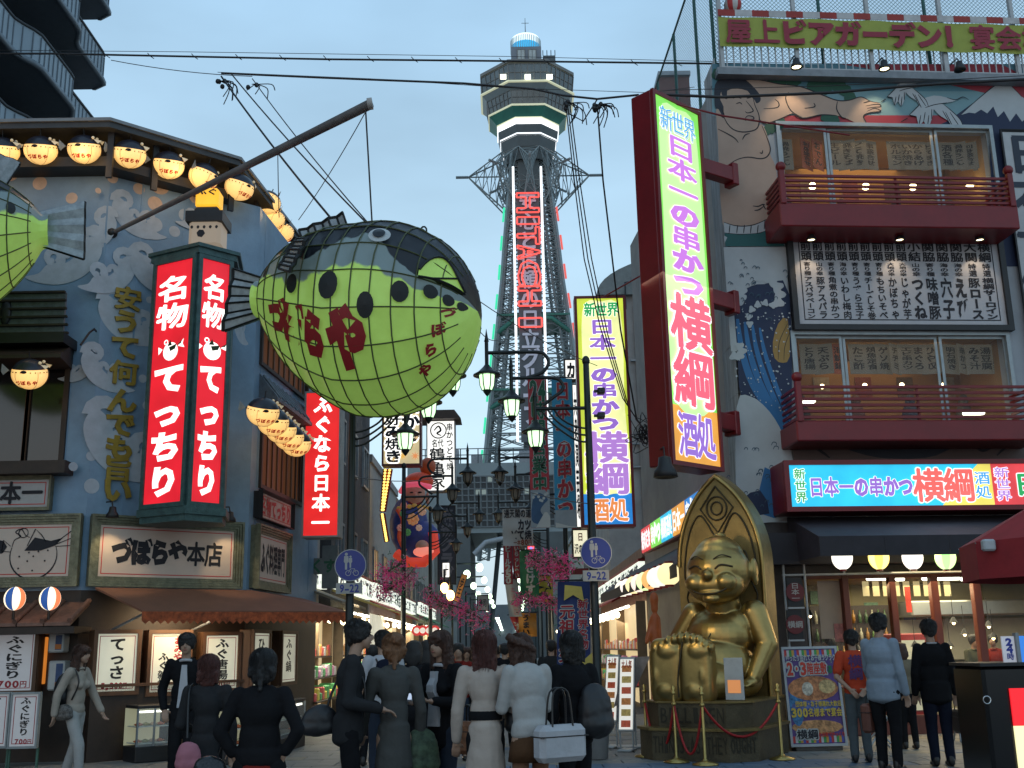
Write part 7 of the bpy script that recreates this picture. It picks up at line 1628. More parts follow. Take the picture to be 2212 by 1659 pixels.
 # ================================================================ street lamps in pairs
post_m=M('lamp_post',(.018,.022,.022),.4,.4,var=.2);lampl=M('lamp_glow',(.8,1,.7),.4,emit=1.6,ecol=(.62,1,.55),var=0);lampd=M('lamp_glass_off',(.22,.20,.16),.3,var=.2)
lamp_hot=E('lamp_core',(.95,1,.85),5)
def street_lamp(Y,x,side,lit_,label,H=5.6,grp='lamp posts with three hanging lanterns'):
 """side=-1: arms reach to -x. Arm chain as on the photographed post: three lanterns, upper arms curl out of the lower ones"""
 t=thing('street_lamp',label,'street lamp',None,(x,Y,0),group=grp)
 m_=MB();m_.lathe([(.085,0),(.085,.5),(.062,.55),(.056,H*.65),(.045,H),(.025,H+.02)],(x,Y,0),12);m_.obj('post',post_m,t);MB().ell((x,Y,H+.05),(.06,.06,.08),8,6).obj('finial',post_m,t)
 q=lambda dx,z:(x+side*dx,Y,z)
 arms=[[q(0,4.93),q(.78,4.93)],[q(.66,4.98),q(.50,5.1),q(.37,5.2),q(.37,5.32),q(.52,5.4),q(1.12,5.4)],[q(.88,5.41),q(.66,5.48),q(.56,5.62),q(.6,5.74),q(.75,5.80),q(1.48,5.80)]]
 for a in arms:MB().tube(spline(a,4)if len(a)>2 else a,.028,6).obj('arm',post_m,t)
 for k in range(3):MB().tube(spline([q(.0,4.62-.1*k),q(.2,4.66-.1*k),q(.4+.06*k,4.78-.04*k),q(.5+.1*k,4.93)],4),.016,5).obj('stay',post_m,t)
 for k,(dx,z)in enumerate(((.78,4.93),(1.12,5.4),(1.48,5.80))):
  cx=x+side*dx;c=(cx,Y,z-.42)
  m_=MB();m_.cyl((cx,Y,z-.25),(cx,Y,z+.18),.028,8);m_.lathe([(.001,.38),(.03,.2),(.04,.18),(.001,.16)],(cx,Y,z),8);la=m_.obj('drop_pipe',post_m,t)
  m_=MB();m_.lathe([(.03,.24),(.06,.2),(.13,.13),(.205,.085),(.205,.065),(.12,.08)],c,20);m_.obj('lamp_hood',post_m,la)
  m_=MB();m_.lathe([(.115,.075),(.10,-.08),(.07,-.15),(.001,-.16)],c,16);m_.obj('lamp_glass',lampl if lit_ else lampd,la)
  m_=MB();m_.lathe([(.068,-.15),(.05,-.19),(.02,-.23),(.001,-.25)],c,12)
  for j in range(6):a=R(60*j);m_.tube([(c[0]+.118*math.cos(a),c[1]+.118*math.sin(a),c[2]+.08),(c[0]+.103*math.cos(a),c[1]+.103*math.sin(a),c[2]-.08),(c[0]+.07*math.cos(a),c[1]+.07*math.sin(a),c[2]-.16)],.008,4)
  m_.obj('lamp_cage',post_m,la)
  if lit_ and Y<20:MB().ell((c[0],c[1],c[2]-.0),(.06,.06,.09),10,8).obj('bulb',lamp_hot,la)
 return t
pr0=P(1281,1200,15.7);pl0=P(757,1200,15.7)
SLr=street_lamp(15.7,pr0 .x,-1,True,'near right dark lamp post with three lit greenish lanterns beside the yellow sign')
SLl=street_lamp(15.7,pl0 .x,1,True,'near left lamp post half hidden by the fish lantern, lanterns lit')
for(Y,li)in((25,0),(33,0)):
 street_lamp(Y,{25:1.35,33:1.25,42:1.2}[Y],-1,bool(li),'unlit lamp post %s along the right side of the street'%{25:'second',33:'third',42:'fourth'}[Y]);street_lamp(Y,{25:-2.35,33:-2.3,42:-2.2}[Y],1,bool(li),'unlit lamp post %s along the left side of the street'%{25:'second',33:'third',42:'fourth'}[Y])
def_far=bpy.data.objects.get('street_lamp')
for k,Y in enumerate((52,62,72,82,92,102)):
 for sd in(-1,1):
  t=thing('far_street_lamp','small far lit street lamp, %s of the %s row'%(('first','second','third','fourth','fifth','sixth')[k],'left' if sd<0 else 'right'),'street lamp',None,(sd*2.2-.3,Y,0),group='far lit street lamps');x=sd*1.6-.3
  MB().cyl((x+sd*1.2,Y,0),(x+sd*1.2,Y,5.6),.06,6).obj('post',post_m,t);MB().tube([(x+sd*1.2,Y,5.4),(x-.6*sd,Y,5.4)],.04,4).obj('arm',post_m,t)
  for j,dx in enumerate((0,.6)):MB().ell((x-dx*sd,Y,4.9+.3*j),(.17,.17,.2),8,6).obj('lit_globe',E('far_lamp',(.75,1,.7),4),t)
for k in range(16):
 Y=115+6*k
 for sd in(-1,1):
  t=thing('arcade_lamp','tiny bright arcade light, number %d of the %s line under the tower hall'%(k+1,'left' if sd<0 else 'right'),'lamp',None,(sd*1.3+.2,Y,4.4),group='line of tiny arcade lights seen through the hall arch');t['label']='tiny bright arcade light seen through the arch of the tower hall'
  MB().box(sd*1.3+.0,sd*1.3+.4,Y,Y+1.2,4.4,4.52).obj('tube',E('arcade_tube',(.85,1,.9),5),t);MB().box(sd*1.3+.1,sd*1.3+.3,Y+.1,Y+1,4.53,4.6).obj('fitting',dark_metal,t)
  # ---------------------------------------------------------------- round blue road signs
sblue=M('road_blue',(.012,.03,.22),.4,var=.05);swhite=M('road_white',(.35,.35,.36),.5,var=.1)
for x,Yp,pp,lb in((757,15.55,pl0,'round blue pedestrian and bicycle sign with 9-22 plate on the left lamp post'),(1288,15.55,pr0,'round blue pedestrian and bicycle sign with 9-22 plate on the right lamp post')):
 f_=Frame((0,Yp,0),0);u,z=f_.uv(x,1221 if x<1000 else 1194);t=thing('road_sign',lb,'road sign',f_,(u,0,z),group='round blue 9-22 road signs');r=.225
 MB().cyl((u,0,z),(u,.02,z),r,32).obj('disc',sblue,t);m_=MB();m_.ribbon([(u+r*.97*math.cos(R(k*12)),z+r*.97*math.sin(R(k*12)))for k in range(30)],.012,-.003,True);m_.obj('rim',swhite,t)
 m_=MB()
 for cx,s_ in((u-.06,1),(u+.0,.72)):
  zz=z+.03;m_.poly([(cx+.022*s_*math.cos(R(k*30)),zz+.125*s_+.022*s_*math.sin(R(k*30)))for k in range(12)],-.003);m_.poly([(cx-.03*s_,zz+.10*s_),(cx+.03*s_,zz+.10*s_),(cx+.034*s_,zz+.02*s_),(cx+.015*s_,zz),(cx+.014*s_,zz-.09*s_),(cx-.016*s_,zz-.09*s_),(cx-.018*s_,zz),(cx-.034*s_,zz+.02*s_)],-.003)
 m_.obj('pedestrian_figure',swhite,t)
 m_=MB();zz=z-.11
 for cx in(u-.03,u+.08):m_.ribbon([(cx+.036*math.cos(R(k*30)),zz+.036*math.sin(R(k*30)))for k in range(12)],.008,-.004,True)
 m_.ribbon([(u-.03,zz),(u,zz+.06),(u+.06,zz+.06),(u+.08,zz)],.008,-.0045);m_.ribbon([(u,zz+.06),(u+.028,zz),(u+.06,zz+.06)],.008,-.005);m_.obj('bicycle_figure',swhite,t)
 MB().box(u-.2,u+.17,0,.015,z-r-.17,z-r-.02).obj('hours_plate',M('plate_white',(.30,.30,.29),.5,var=.1),t);m_=MB();m_.text('9-22',u-.15,u+.13,z-r-.15,z-r-.04,-.004,off=.03);m_.obj('lettering',sblue,t);MB().box(u-.03,u+.03,.02,.12,z-.02,z+.04).obj('clamp',dark_metal,t)
 # small cameras on the right post
for py,lb in((845,'upper small dark camera on the right lamp post'),(898,'lower small dark camera on the right lamp post')):
 q=P(1296,py,15.6);t=thing('camera_box',lb,'camera',None,tuple(q));MB().bbox(q.x-.04,q.x+.07,q.y-.08,q.y+.08,q.z-.04,q.z+.04,.01).obj('housing',dark_metal,t);MB().cyl((q.x,q.y-.1,q.z),(q.x,q.y-.08,q.z),.03,10).obj('lens',glass,t);MB().box(q.x-.09,q.x-.04,q.y-.01,q.y+.01,q.z-.02,q.z+.02).obj('arm',dark_metal,t)
 # ---------------------------------------------------------------- hanging banners
def cloth_banner(name,label,Y,x0,x1,y0,y1,col,layers,waves=1.0,grp=None,tiltx=0,swap=0):
 f_=Frame((0,Y,0),0);a,d=f_.uv(x0,y0);b,c=f_.uv(x1,y1);t=thing(name,label,'banner',f_,((a+b)/2,0,c),group=grp)
 n,m=14,14;bulge=lambda u,v:.035*waves*math.sin(u*5+v*3)+.02*waves*math.sin(v*9+u*2)
 sh=lambda v:tiltx*(1-v)
 vs=[(a+(b-a)*i/n+sh(j/m),bulge(i/n,j/m),c+(d-c)*j/m)for j in range(m+1)for i in range(n+1)];m_=MB();m_.add(vs,[(j*(n+1)+i,j*(n+1)+i+1,(j+1)*(n+1)+i+1,(j+1)*(n+1)+i)for j in range(m)for i in range(n)],True);m_.obj('cloth',col,t)
 for s_,box,vert,mt,of,dil in layers:
  m_=MB();w_,h_=b-a,d-c;X0,X1=a+w_*box[0],a+w_*box[1];Z0,Z1=d-h_*box[3],d-h_*box[2]
  if dil:m_.text(s_,X0,X1,Z0,Z1,0,vert=vert,off=.03,dil=dil*w_)
  else:m_.text(s_,X0,X1,Z0,Z1,0,vert=vert,off=of)
  m_.v=[Vector((q.x+sh((q.z-c)/(d-c)),bulge((q.x-a)/(b-a),(q.z-c)/(d-c))-(.012 if dil else.02)+q.y*.3,q.z))for q in m_.v];m_.obj('outline' if dil else 'lettering',mt,t)
 MB().cyl((a-.05+sh(1),0,d+.02),(b+.05+sh(1),0,d+.02),.015,6).obj('top_rod',dark_metal,t)
 return t,a,b,c,d
bw=M('banner_white',(.42,.44,.42),.7,var=.05);bgr=M('banner_green_ink',(.015,.10,.05),.7,var=0);brd=M('banner_red_ink',(.32,.02,.03),.7,var=0)
YBn=21.5
def wave_print(t,a,b,c,d,h,wm,mm,left=True):
 m_=MB();z=c+h
 m_.poly([(a,c),(b,c),(b,z),(a,z)],-.045);m_.obj('picture_ground',M('print_ground',(.24,.28,.30),.7,var=.1),t)
 if left:
  m_=MB();W=b-a;m_.poly(spline([(a+W*.04,c+h*.2),(a+W*.12,c+h*.75),(a+W*.45,c+h*.92),(a+W*.9,c+h*.75),(a+W*.7,c+h*.62),(a+W*.5,c+h*.45),(a+W*.7,c+h*.25),(a+W*.5,c+h*.1)],4,True),-.048);m_.obj('wave_print',M('print_blue',(.03,.08,.16),.7),t)
  m_=MB()
  for k in range(9):x,z2=a+W*(.15+.09*k),c+h*(.80+.1*math.sin(k));m_.poly([(x+.03*math.cos(q),z2+.03*math.sin(q))for q in(0,1,2,3,4,5)],-.050-.0004*k)
  m_.obj('foam_print',bw,t)
 W=b-a;m_=MB();m_.poly([(a+W*.25,c),(a+W*.5,c+h*.22),(a+W*.72,c+h*.4),(a+W*.85,c+h*.4),(b,c+h*.28),(b,c)],-.052)if left else m_.poly([(a,c+h*.3),(a+.25,c+h*.1),(b,c+h*.05),(b,c),(a,c)],-.052);m_.obj('mountain_print',bw,t)
t,a,b,c,d=cloth_banner('hanging_banner','red hanging banner reading 24時間営業中 with a wave and mountain print at its foot',YBn,1140,1189,820,1140,M('banner_red_cloth',(.42,.04,.05),.7,var=.12),[('24',(.08,.95,.01,.15),False,bw,.05,.05),('24',(.08,.95,.01,.15),False,bgr,.05,0),('時間営業中',(.12,.9,.15,.77),True,bw,.05,.05),('時間営業中',(.12,.9,.15,.77),True,bgr,.05,0)],grp='pair of tall banners by the yellow sign')
wave_print(t,a,b,c,d,.75,None,None)
t,a,b,c,d=cloth_banner('hanging_banner','blue hanging banner reading 日本一の串かつ in red beside the red banner',YBn-.05,1191,1246,818,1140,M('banner_blue_cloth',(.03,.24,.40),.7,var=.12),[('日本一の串かつ',(.14,.88,.02,.94),True,bw,.05,.05),('日本一の串かつ',(.14,.88,.02,.94),True,brd,.05,0)],grp='pair of tall banners by the yellow sign')
wave_print(t,a,b,c,d,.35,None,None,False)
# pieces of lit signs beside them
lightbox_px('lit_sign','small lit white sign with カ above the blue banner',26,1218,1249,775,822,.2,litw,dark_metal,[('カ',(.1,.9,.1,.95),False,inkg,.06)],fw=.04)
lightbox_px('lit_sign','narrow lit white sign seen between the blue banner and the yellow sign',25,1240,1252,830,1140,.2,litw,dark_metal,[('大衆演芸場',(.1,.9,.05,.95),True,inkg,.05)],fw=.02)
lightbox_px('lit_sign','lit cream sign with 沢の鶴 lettering low behind the right road sign',24.5,1236,1272,1143,1205,.25,cream,dark_metal,[('沢の鶴',(.05,.95,.5,.9),False,inkg,.04),('日',(.3,.7,.08,.42),False,M('wine_ink',(.2,.02,.04),.6),.06)],fw=.03)
# paper signs, streamers and flags deep in the street
cloth_banner('paper_sign','white paper sign 天閣の道 ホルモン どて焼 一本80円 hanging left of the banners',24,1085,1152,1100,1178,bw,[('通天閣の道',(.05,.95,.0,.25),False,inkg,.03,0),('カツ',(.5,.95,.28,.6),False,inkg,.05,0),('どて焼',(.25,.95,.58,.85),False,inkg,.05,0),('一本80円',(.35,.95,.84,.99),False,M('brown_ink',(.2,.05,.02),.6),.04,0)])
cloth_banner('streamer','red and white vertical streamer ビール250円 left of the flowers',26,1087,1108,1178,1262,M('streamer_red',(.33,.03,.05),.7),[('ビール250',(.15,.85,.02,.98),True,bw,.05,0)])
cloth_banner('streamer','second red streamer with white writing beside the ビール one',26.3,1108,1124,1178,1250,M('streamer_red',(.33,.03,.05),.7),[('いらっしゃい',(.15,.85,.02,.98),True,bw,.05,0)])
cloth_banner('streamer','white streamer headed 通天 with framed drawings hanging low on the left of the flowers',27,1088,1118,1240,1332,bw,[('通天',(.1,.95,.0,.16),False,inkg,.04,0),('本通',(.35,.7,.3,.62),True,M('pink_ink',(.5,.2,.22),.6),.0,0),('商店',(.35,.8,.64,.97),True,MC['pink_ink'],.0,0)],tiltx=.12)
cloth_banner('flag','green flag with white むぎすけ lettering behind the pink flowers',25,1122,1165,1190,1290,M('flag_green',(.02,.16,.07),.7),[('いざけす',(.3,.8,.04,.94),True,bw,.05,0)],waves=2)
cloth_banner('flag','yellow and black flag above the lower flower bunch',25.5,1150,1195,1245,1300,M('flag_yellow',(.45,.35,.04),.7),[('つ',(.1,.9,.05,.95),False,inkg,.12,0)],waves=2)
cloth_banner('flag','orange flag with black writing hanging over the crowd',27,1120,1160,1325,1375,M('flag_orange',(.55,.24,.04),.7),[('うまい',(.2,.6,.05,.95),True,inkg,.05,0)],waves=2)
cloth_banner('flag','small red tilted flag left of the orange flag',27.5,1100,1122,1330,1372,M('flag_red',(.4,.03,.04),.7),[('酒',(.1,.9,.3,.8),False,bw,.05,0)],waves=2,tiltx=.2)
lightbox_px('neon_sign','small red and blue neon figure sign above the flags',30,1138,1156,1178,1192,.1,E('neon_rb',(.9,.1,.1),1.2,False),dark_metal,[('大',(.1,.9,.1,.9),False,EL('neon_blue',(.1,.3,1),1.5),.06)],fw=.02)
lightbox_px('small_sign','small round-cornered white signboard far down the street',50,1030,1056,1285,1320,.2,M('dull_white',(.30,.30,.29),.6),dark_metal,[('寿司',(.1,.9,.2,.8),False,inkg,.04)],fw=.05)
t,a,b,c,d=cloth_banner('nobori_flag','tall dark blue flag reading 元祖 and 新世界名物 in red beside the right lamp post',16.6,1205,1282,1257,1445,M('nobori_blue',(.015,.03,.12),.7,var=.15),[('元祖',(.05,.52,.26,.60),True,bw,.05,.035),('元祖',(.05,.52,.26,.60),True,brd,.05,0),('新世界名物',(.60,.95,.20,.78),True,bw,.05,.025),('新世界名物',(.60,.95,.20,.78),True,brd,.05,0),('串かつ',(.05,.5,.62,.98),True,bw,.05,.03),('串かつ',(.05,.5,.62,.98),True,brd,.05,0)],waves=1.6,tiltx=-.05)
m_=MB();m_.poly([(b-.3,c),(b,c),(b,c+.25)],-.06);m_.poly([(a+.1,d-.05),(a+.35,d-.08),(a+.38,d-.3),(a+.22,d-.2),(a+.08,d-.28)],-.062);m_.obj('yellow_print',M('nobori_yellow',(.5,.38,.08),.7),t)
t2=MB().cyl((b+.03,0,0),(b+.03,0,d+.05),.014,6).obj('pole',whitep,t)
# ---------------------------------------------------------------- cherry and maple garlands
pet=M('petal_pink',(.60,.06,.20),.6,var=.4,scale=20,emit=.08,ecol=(.9,.1,.3));pet2=M('petal_pale',(.60,.30,.35),.6,var=.3,scale=20);lf=M('garland_leaf',(.06,.16,.06),.6,var=.5,scale=20);stem=M('twig',(.05,.04,.03),.8)
def garland(label,Y,pts,n,spread,grp='artificial blossom bunches on the lamp posts'):
 w_=[P(x,y,Y)for x,y in pts];t=thing('blossom_garland',label,'flowers',None,tuple(w_[0]),group=grp);m_=MB();m_.tube(spline([tuple(q)for q in w_],5),.015,5)
 B=[MB(),MB(),MB()];sp=[Vector(q)for q in spline([tuple(q)for q in w_],8)]
 for k in range(n):
  base=random.choice(sp);o_=Vector((random.gauss(0,spread),random.gauss(0,spread*.7),random.gauss(0,spread*.8)-spread*.3));c=base+o_
  if k%14==0:m_.tube([base,base.lerp(c,.6)+Vector((0,0,.04)),c],.005,3)
  mb_=B[0 if random.random()<.55 else(1 if random.random()<.45 else 2)];r=random.uniform(.03,.06)*(Y/20)**.5
  u=Vector((random.gauss(0,1),random.gauss(0,1),random.gauss(0,1))).normalized();v=u.orthogonal().normalized();w2=u.cross(v)
  for j in range(3):a=j*2.1+k;d1=v*math.cos(a)+w2*math.sin(a);d2=v*math.cos(a+.7)+w2*math.sin(a+.7);m3=(d1+d2)*.62*r+u*r*.25;mb_.add([c,c+d1*r*.7,c+m3*1.4,c+d2*r*.7],[(0,1,2,3)])
 m_.obj('twigs',stem,t)
 for q,mt,nm in zip(B,(pet,pet2,lf),('pink_petals','pale_petals','leaves')):q.obj(nm,mt,t,kind='stuff')
garland('pink blossom bunch on the left lamp post below the deity figure',17,[(870,1215),(845,1230),(825,1250),(835,1275),(860,1260),(885,1240)],300,.10)
garland('long pink blossom spray below the bare bulbs',24,[(930,1275),(950,1300),(985,1310),(1020,1325),(1050,1345)],360,.16)
garland('bright pink blossom bunch right of the flags',19,[(1150,1205),(1175,1225),(1200,1240),(1215,1215),(1190,1200),(1228,1225)],380,.10)
garland('lower blossom bunch over the yellow flag',23,[(1120,1290),(1150,1300),(1175,1290),(1200,1305)],240,.11)
# ---------------------------------------------------------------- overhead cables
cw='overhead cables across the street'
YW=19.0
def pw(L,Y=YW):return[P(x,y,Y)for x,y in L]
wire(pw([(-60,116),(120,116),(400,122),(700,128),(1100,132),(1500,137),(1900,143),(2280,148)]),.020,'thick dark cable along the top across the whole view',cw)
wire(pw([(-60,108),(400,112),(1100,122),(1545,133),(2280,146)]),.006,'thin messenger wire above the top cable',cw)
wire(pw([(478,158),(700,168),(1000,180),(1150,192),(1215,206),(1290,214),(1380,205)]),.022,'second thick cable running from the left cluster to the tall green sign',cw)
wire(pw([(470,156),(800,170),(1100,190),(1400,200),(1500,188)]),.006,'thin wire along the second cable',cw)
wire([P(1440,205,18),P(1560,210,17.6),P(1800,200,17.4),P(1960,186,17.3),P(2050,180,17.2),P(2280,168,17)],.028,'thick bundled cable crossing in front of the mural',cw)
wire([P(1440,195,18),P(1800,185,17.4),P(2280,160,17)],.007,'thin wire above the cable in front of the mural',cw)
m_=MB()
for k in range(24):
 x=40+95*k;y=117+x*.0142;q=P(x,y,YW);m_.tube([q+Vector((-.06,0,.07)),q,q+Vector((.07,0,-.05))],.008,4)
o=m_.obj('cable_tie',black);o['label']='small wire ties hooked along the top cable';o['category']='cable ties';o['kind']='stuff'
def insulators(px,py,n,label):
 q=P(px,py,YW-.05);t=thing('insulator_cluster',label,'insulators',None,tuple(q))
 for k in range(n):c=q+Vector((random.uniform(-.09,.09),random.uniform(-.05,.05),-random.uniform(.05,.28)));MB().ell(c,(.045,.045,.05),8,6).obj('insulator',dark_metal,t)
 for k in range(n*2):
  c=q+Vector((random.uniform(-.05,.1),0,-.1));e_=c+Vector((random.uniform(-.1,.35),0,-random.uniform(.1,.5)));MB().tube(spline([tuple(c),tuple(c.lerp(e_,.5)+Vector((.1,0,.06))),tuple(e_)],4),.010,4).obj('loose_wire',black,t)
insulators(478,165,4,'left cluster of insulators with loose wire ends above the boom');insulators(546,172,2,'small insulator right of the left cluster');insulators(1228,212,5,'cluster of insulators with cables dropping beside the tower');insulators(1290,215,6,'looped wires and insulators left of the tall green sign')
wire(pw([(1228,245),(1260,262),(1290,215)]),.014,'slack loop between the two right insulator clusters',cw)
for k,(x0,x1,y1,x2,y2,r)in enumerate(((1222,1262,560,1345,860,.012),(1226,1270,560,1352,870,.012),(1231,1278,560,1358,880,.012),(1290,1318,520,1375,905,.017))):
 wire([P(x0,225,19),P(x0+(x1-x0)*.45,390,19.3),P(x1,y1,20),P((x1+x2)/2-6,(y1+y2)/2,20.6),P(x2,y2,21.5),P(1395,935,22.3)],r,'dark cable dropping from the right cluster past the yellow sign, %s from the left'%('first','second','third','fourth')[k],'cables dropping past the yellow sign')
q=P(1392,935,22.2);t=thing('wire_tangle','tangle of coiled wires between the yellow and green signs','wires',None,tuple(q))
for k in range(10):MB().tube(spline([tuple(q+Vector((random.gauss(0,.16),random.gauss(0,.06),random.gauss(0,.16))))for _ in range(7)],4),.009,4).obj('coiled_wire',black,t)
for a,b,r,lb in((P(1560,250,17.4),P(1835,292,18.0),.018,'dark red stay rod in front of the wrestler head'),(P(1420,215,17.0),P(1560,250,17.4),.018,'dark red stay rod from the tall sign top'),(P(1306,640,23),P(1420,575,22),.02,'dark red stay rod above the yellow sign')):
 wire([a,b],r,lb,mat=redp,cat='rod',name='stay_rod')
for a,b,lb in((P(1020,640,17),P(1290,790,22),'thin wire from the fish lantern to the right, upper'),(P(1025,700,17),P(1075,735,20),'thin wire behind the first right lantern'),(P(1055,760,20),P(1250,880,24),'thin wire crossing behind the lamp arms'),(P(750,1028,15.7),P(960,1028,25),'thin wire from the left post over the street'),(P(1060,1030,24),P(1290,1090,16),'thin wire low across the street by the banners')):
 wire([a,b],.008,lb,'thin wires low over the street',sag=.1)
 # spotlight under the tall sign
sp_=spotlight(WORLD,1437,1012,16.4,'dark floodlight under the foot of the tall green sign',energy=0,s_=1.9,lit=True)
# ---------------------------------------------------------------- golden seated statue (plain stand-in figure) before a carved pointed board
SX=P(1548,1400,16.2);FSt=Frame((SX.x,16.25,0),-30)
goldm=M('old_gold',(.36,.25,.09),.36,.92,var=.22,scale=2.2,bump=.08,bscale=18);goldd=M('dull_gold',(.22,.155,.055),.45,.6,var=.3,scale=3,bump=.25);pedm=M('pedestal_bronze',(.085,.065,.035),.55,.35,var=.35,scale=5,bump=.35);groove=M('groove_dark',(.05,.035,.015),.6,.3)
st=thing('golden_statue','golden seated bald smiling figure with big bare feet forward, before a tall pointed board','statue',FSt,(0,0,.72))
SK=1.12
def sc_(v):return(v[0]*SK-.17*min(1,max(0,(-v[1]-.35)/.4))*(v[2]<1.75)+.17*min(1,max(0,(v[2]-1.0)/.9)),v[1]*SK,.72+(v[2]-.72)*SK)
b_=MB();_el=lambda c,r,n=30,k=18:MB.ell(b_,c,r,n,k);_cp=lambda a,b,ra,rb:MB.capsule(b_,a,b,ra,rb,24,8)
el=lambda c,r,*k:_el(sc_(c),tuple(q*SK for q in r),*k);cp=lambda a,b,ra,rb:_cp(sc_(a),sc_(b),ra*SK,rb*SK)
el((0,.05,1.42),(.46,.36,.50));el((0,-.12,1.16),(.50,.42,.40));el((-.15,-.05,1.62),(.27,.22,.24));el((.15,-.05,1.62),(.27,.22,.24));el((0,-.02,1.5),(.45,.37,.36));el((0,.05,.95),(.56,.42,.28))
cp((0,.0,1.85),(0,-.06,2.0),.23,.21)
el((0,-.14,2.33),(.41,.42,.40));el((0,-.30,2.16),(.37,.28,.24));el((0,-.10,2.50),(.33,.34,.30));el((0,-.02,2.78),(.09,.09,.08))
for sd in(-1,1):
 el((sd*.20,-.48,2.18),(.14,.11,.12));el((sd*.43,-.02,2.34),(.05,.11,.16));el((sd*.44,-.02,2.22),(.04,.06,.08))
 cp((sd*.40,.02,1.80),(sd*.62,-.02,1.40),.17,.135);cp((sd*.62,-.02,1.40),(sd*.56,-.25,1.02),.135,.095)
 el((sd*.53,-.33,.95),(.085,.11,.06))
 for k in range(4):cp((sd*(.47+.037*k),-.40,.94),(sd*(.47+.04*k),-.50-.02*(k in(1,2)),.91),.026,.021)
 cp((sd*.45,-.36,.97),(sd*.40,-.44,.95),.028,.022)
 cp((sd*.25,-.05,.96),(sd*.22,-.70,.96),.25,.23)
 b_.sell(sc_((sd*.195,-.86,1.10)),(.215*SK,.15*SK,.41*SK),.46);el((sd*.20,-.93,1.34),(.18,.10,.13));el((sd*.19,-.92,.88),(.16,.11,.14));el((sd*.30,-.90,1.05),(.10,.12,.25))
 for k in range(5):el((sd*(.042+.080*k),-.925,1.50-.014*k-(.016*k if k>2 else 0)),(.047-.003*k,.095,.085-.006*k),16,10)
el((0,-.57,2.27),(.068,.08,.07));el((0,-.50,1.98),(.11,.07,.06));el((0,-.535,2.055),(.15,.05,.028))
so_=b_.blob('body',goldm,st,.0125,12)
def sl_(pts,r,nm):MB().tube(spline([sc_(p)for p in pts],5),r,5).obj(nm,groove,so_)
for sd in(-1,1):
 sl_([(sd*.09,-.545,2.345),(sd*.17,-.535,2.395),(sd*.29,-.435,2.37)],.014,'eye_line');sl_([(sd*.07,-.53,2.47),(sd*.17,-.50,2.52),(sd*.27,-.41,2.49)],.009,'brow_line')
sl_([(-.27,-.50,2.14),(-.19,-.575,2.075),(-.08,-.59,2.04),(.08,-.59,2.04),(.19,-.575,2.075),(.27,-.50,2.14)],.014,'mouth_line')
sl_([(0,-1.005,.8),(0,-1.01,1.0),(0,-1.01,1.3),(0,-.99,1.46)],.012,'foot_gap')
sl_([(0,-.33,1.62),(0,-.51,1.35),(0,-.54,1.15)],.007,'belly_line')
# carved board
def arch(w_,z0,z1,zs_):
 pts=[(-w_,z0),(w_,z0),(w_*1.02,zs_)]
 for k in range(1,12):t_=R(60*k/12);pts.append((w_*1.02*(2*math.cos(t_)-1),zs_+(z1-zs_)*math.sin(t_)/.866))
 L_=[(-x,z)for x,z in reversed(pts[2:])];return pts+[(0,z1)]+L_
b_=MB();b_.prism(arch(.66,.72,4.06,2.7),.42,.90);b_.obj('arch_board',goldd,st)
b_=MB();A=arch(.66,.74,4.04,2.7)[1:];b_.tube([(x*.965,.41,z if z<.8 else z-.035)for x,z in A],.035,6);b_.obj('arch_rim',goldm,st)
for pts in([(.16*math.cos(R(k*20)),3.52+.18*math.sin(R(k*20)))for k in range(19)],[(.09*math.cos(R(k*30)),3.52+.1*math.sin(R(k*30)))for k in range(13)],[(0,3.86),(.26,3.52),(0,3.15),(-.26,3.52),(0,3.86)]):
 MB().tube([(x,.405,z)for x,z in pts],.014,5).obj('tracery',groove,st)
for sd in(-1,1):
 MB().tube([(sd*x,.405,z)for x,z in spline([(.06,3.1),(.25,3.42),(.40,3.3),(.52,2.95),(.57,2.5),(.48,2.4),(.55,2.2),(.48,2.0)],5)],.014,5).obj('tracery',groove,st)
 MB().tube([(sd*x,.405,z)for x,z in spline([(.06,3.1),(.12,2.9),(.24,2.98),(.22,2.8),(.4,2.85),(.45,2.6)],5)],.014,5).obj('tracery',groove,st)
 # pedestal (two tiers, cut corners) and its raised lettering
t=thing('statue_pedestal','bronze-brown two-tier pedestal with faint BILLIKEN THINGS AS THEY OUGHT TO BE lettering','pedestal',FSt,(0,0,0))
def tier(w_,y0,y1,c_,z0,z1):return MB().slab([(-w_+c_,y0),(w_-c_,y0),(w_,y0+c_),(w_,y1),(-w_,y1),(-w_,y0+c_)],z0,z1)
tier(.84,-1.25,.98,.3,0,.40).obj('lower_tier',pedm,t);tier(.76,-1.12,.94,.28,.40,.74).obj('upper_tier',pedm,t);tier(.785,-1.145,.95,.28,.735,.76).obj('top_slab',goldd,t);tier(.87,-1.28,1.0,.3,.385,.42).obj('step_edge',goldd,t)
lm=M('pedestal_letters',(.035,.028,.016),.5,.3)
m_=MB();m_.text('BILLIKEN',-.46,.46,.46,.70,-1.125,off=.0,fill=.9,ex=.03);m_.obj('lettering',lm,t);m_=MB();m_.text('THINGS-AS-THEY',-.53,.53,.08,.34,-1.255,off=.0,fill=.9,ex=.03);m_.obj('lettering',lm,t)
fr2=FSt.off(.84-.3,-1.25,0,45);T2=FSt.I@fr2 .M;m_=MB();m_.text('OUGHT',.02,.40,.1,.32,-.005,fill=.9,ex=.03);m_.obj('lettering',lm,t,xf=lambda q:T2@q)
lamp('statue_warm','SPOT',FSt,(-1.0,-3.2,3.3),70,(1,.72,.36),.15,to=(0,-.2,2.0),spot=60)
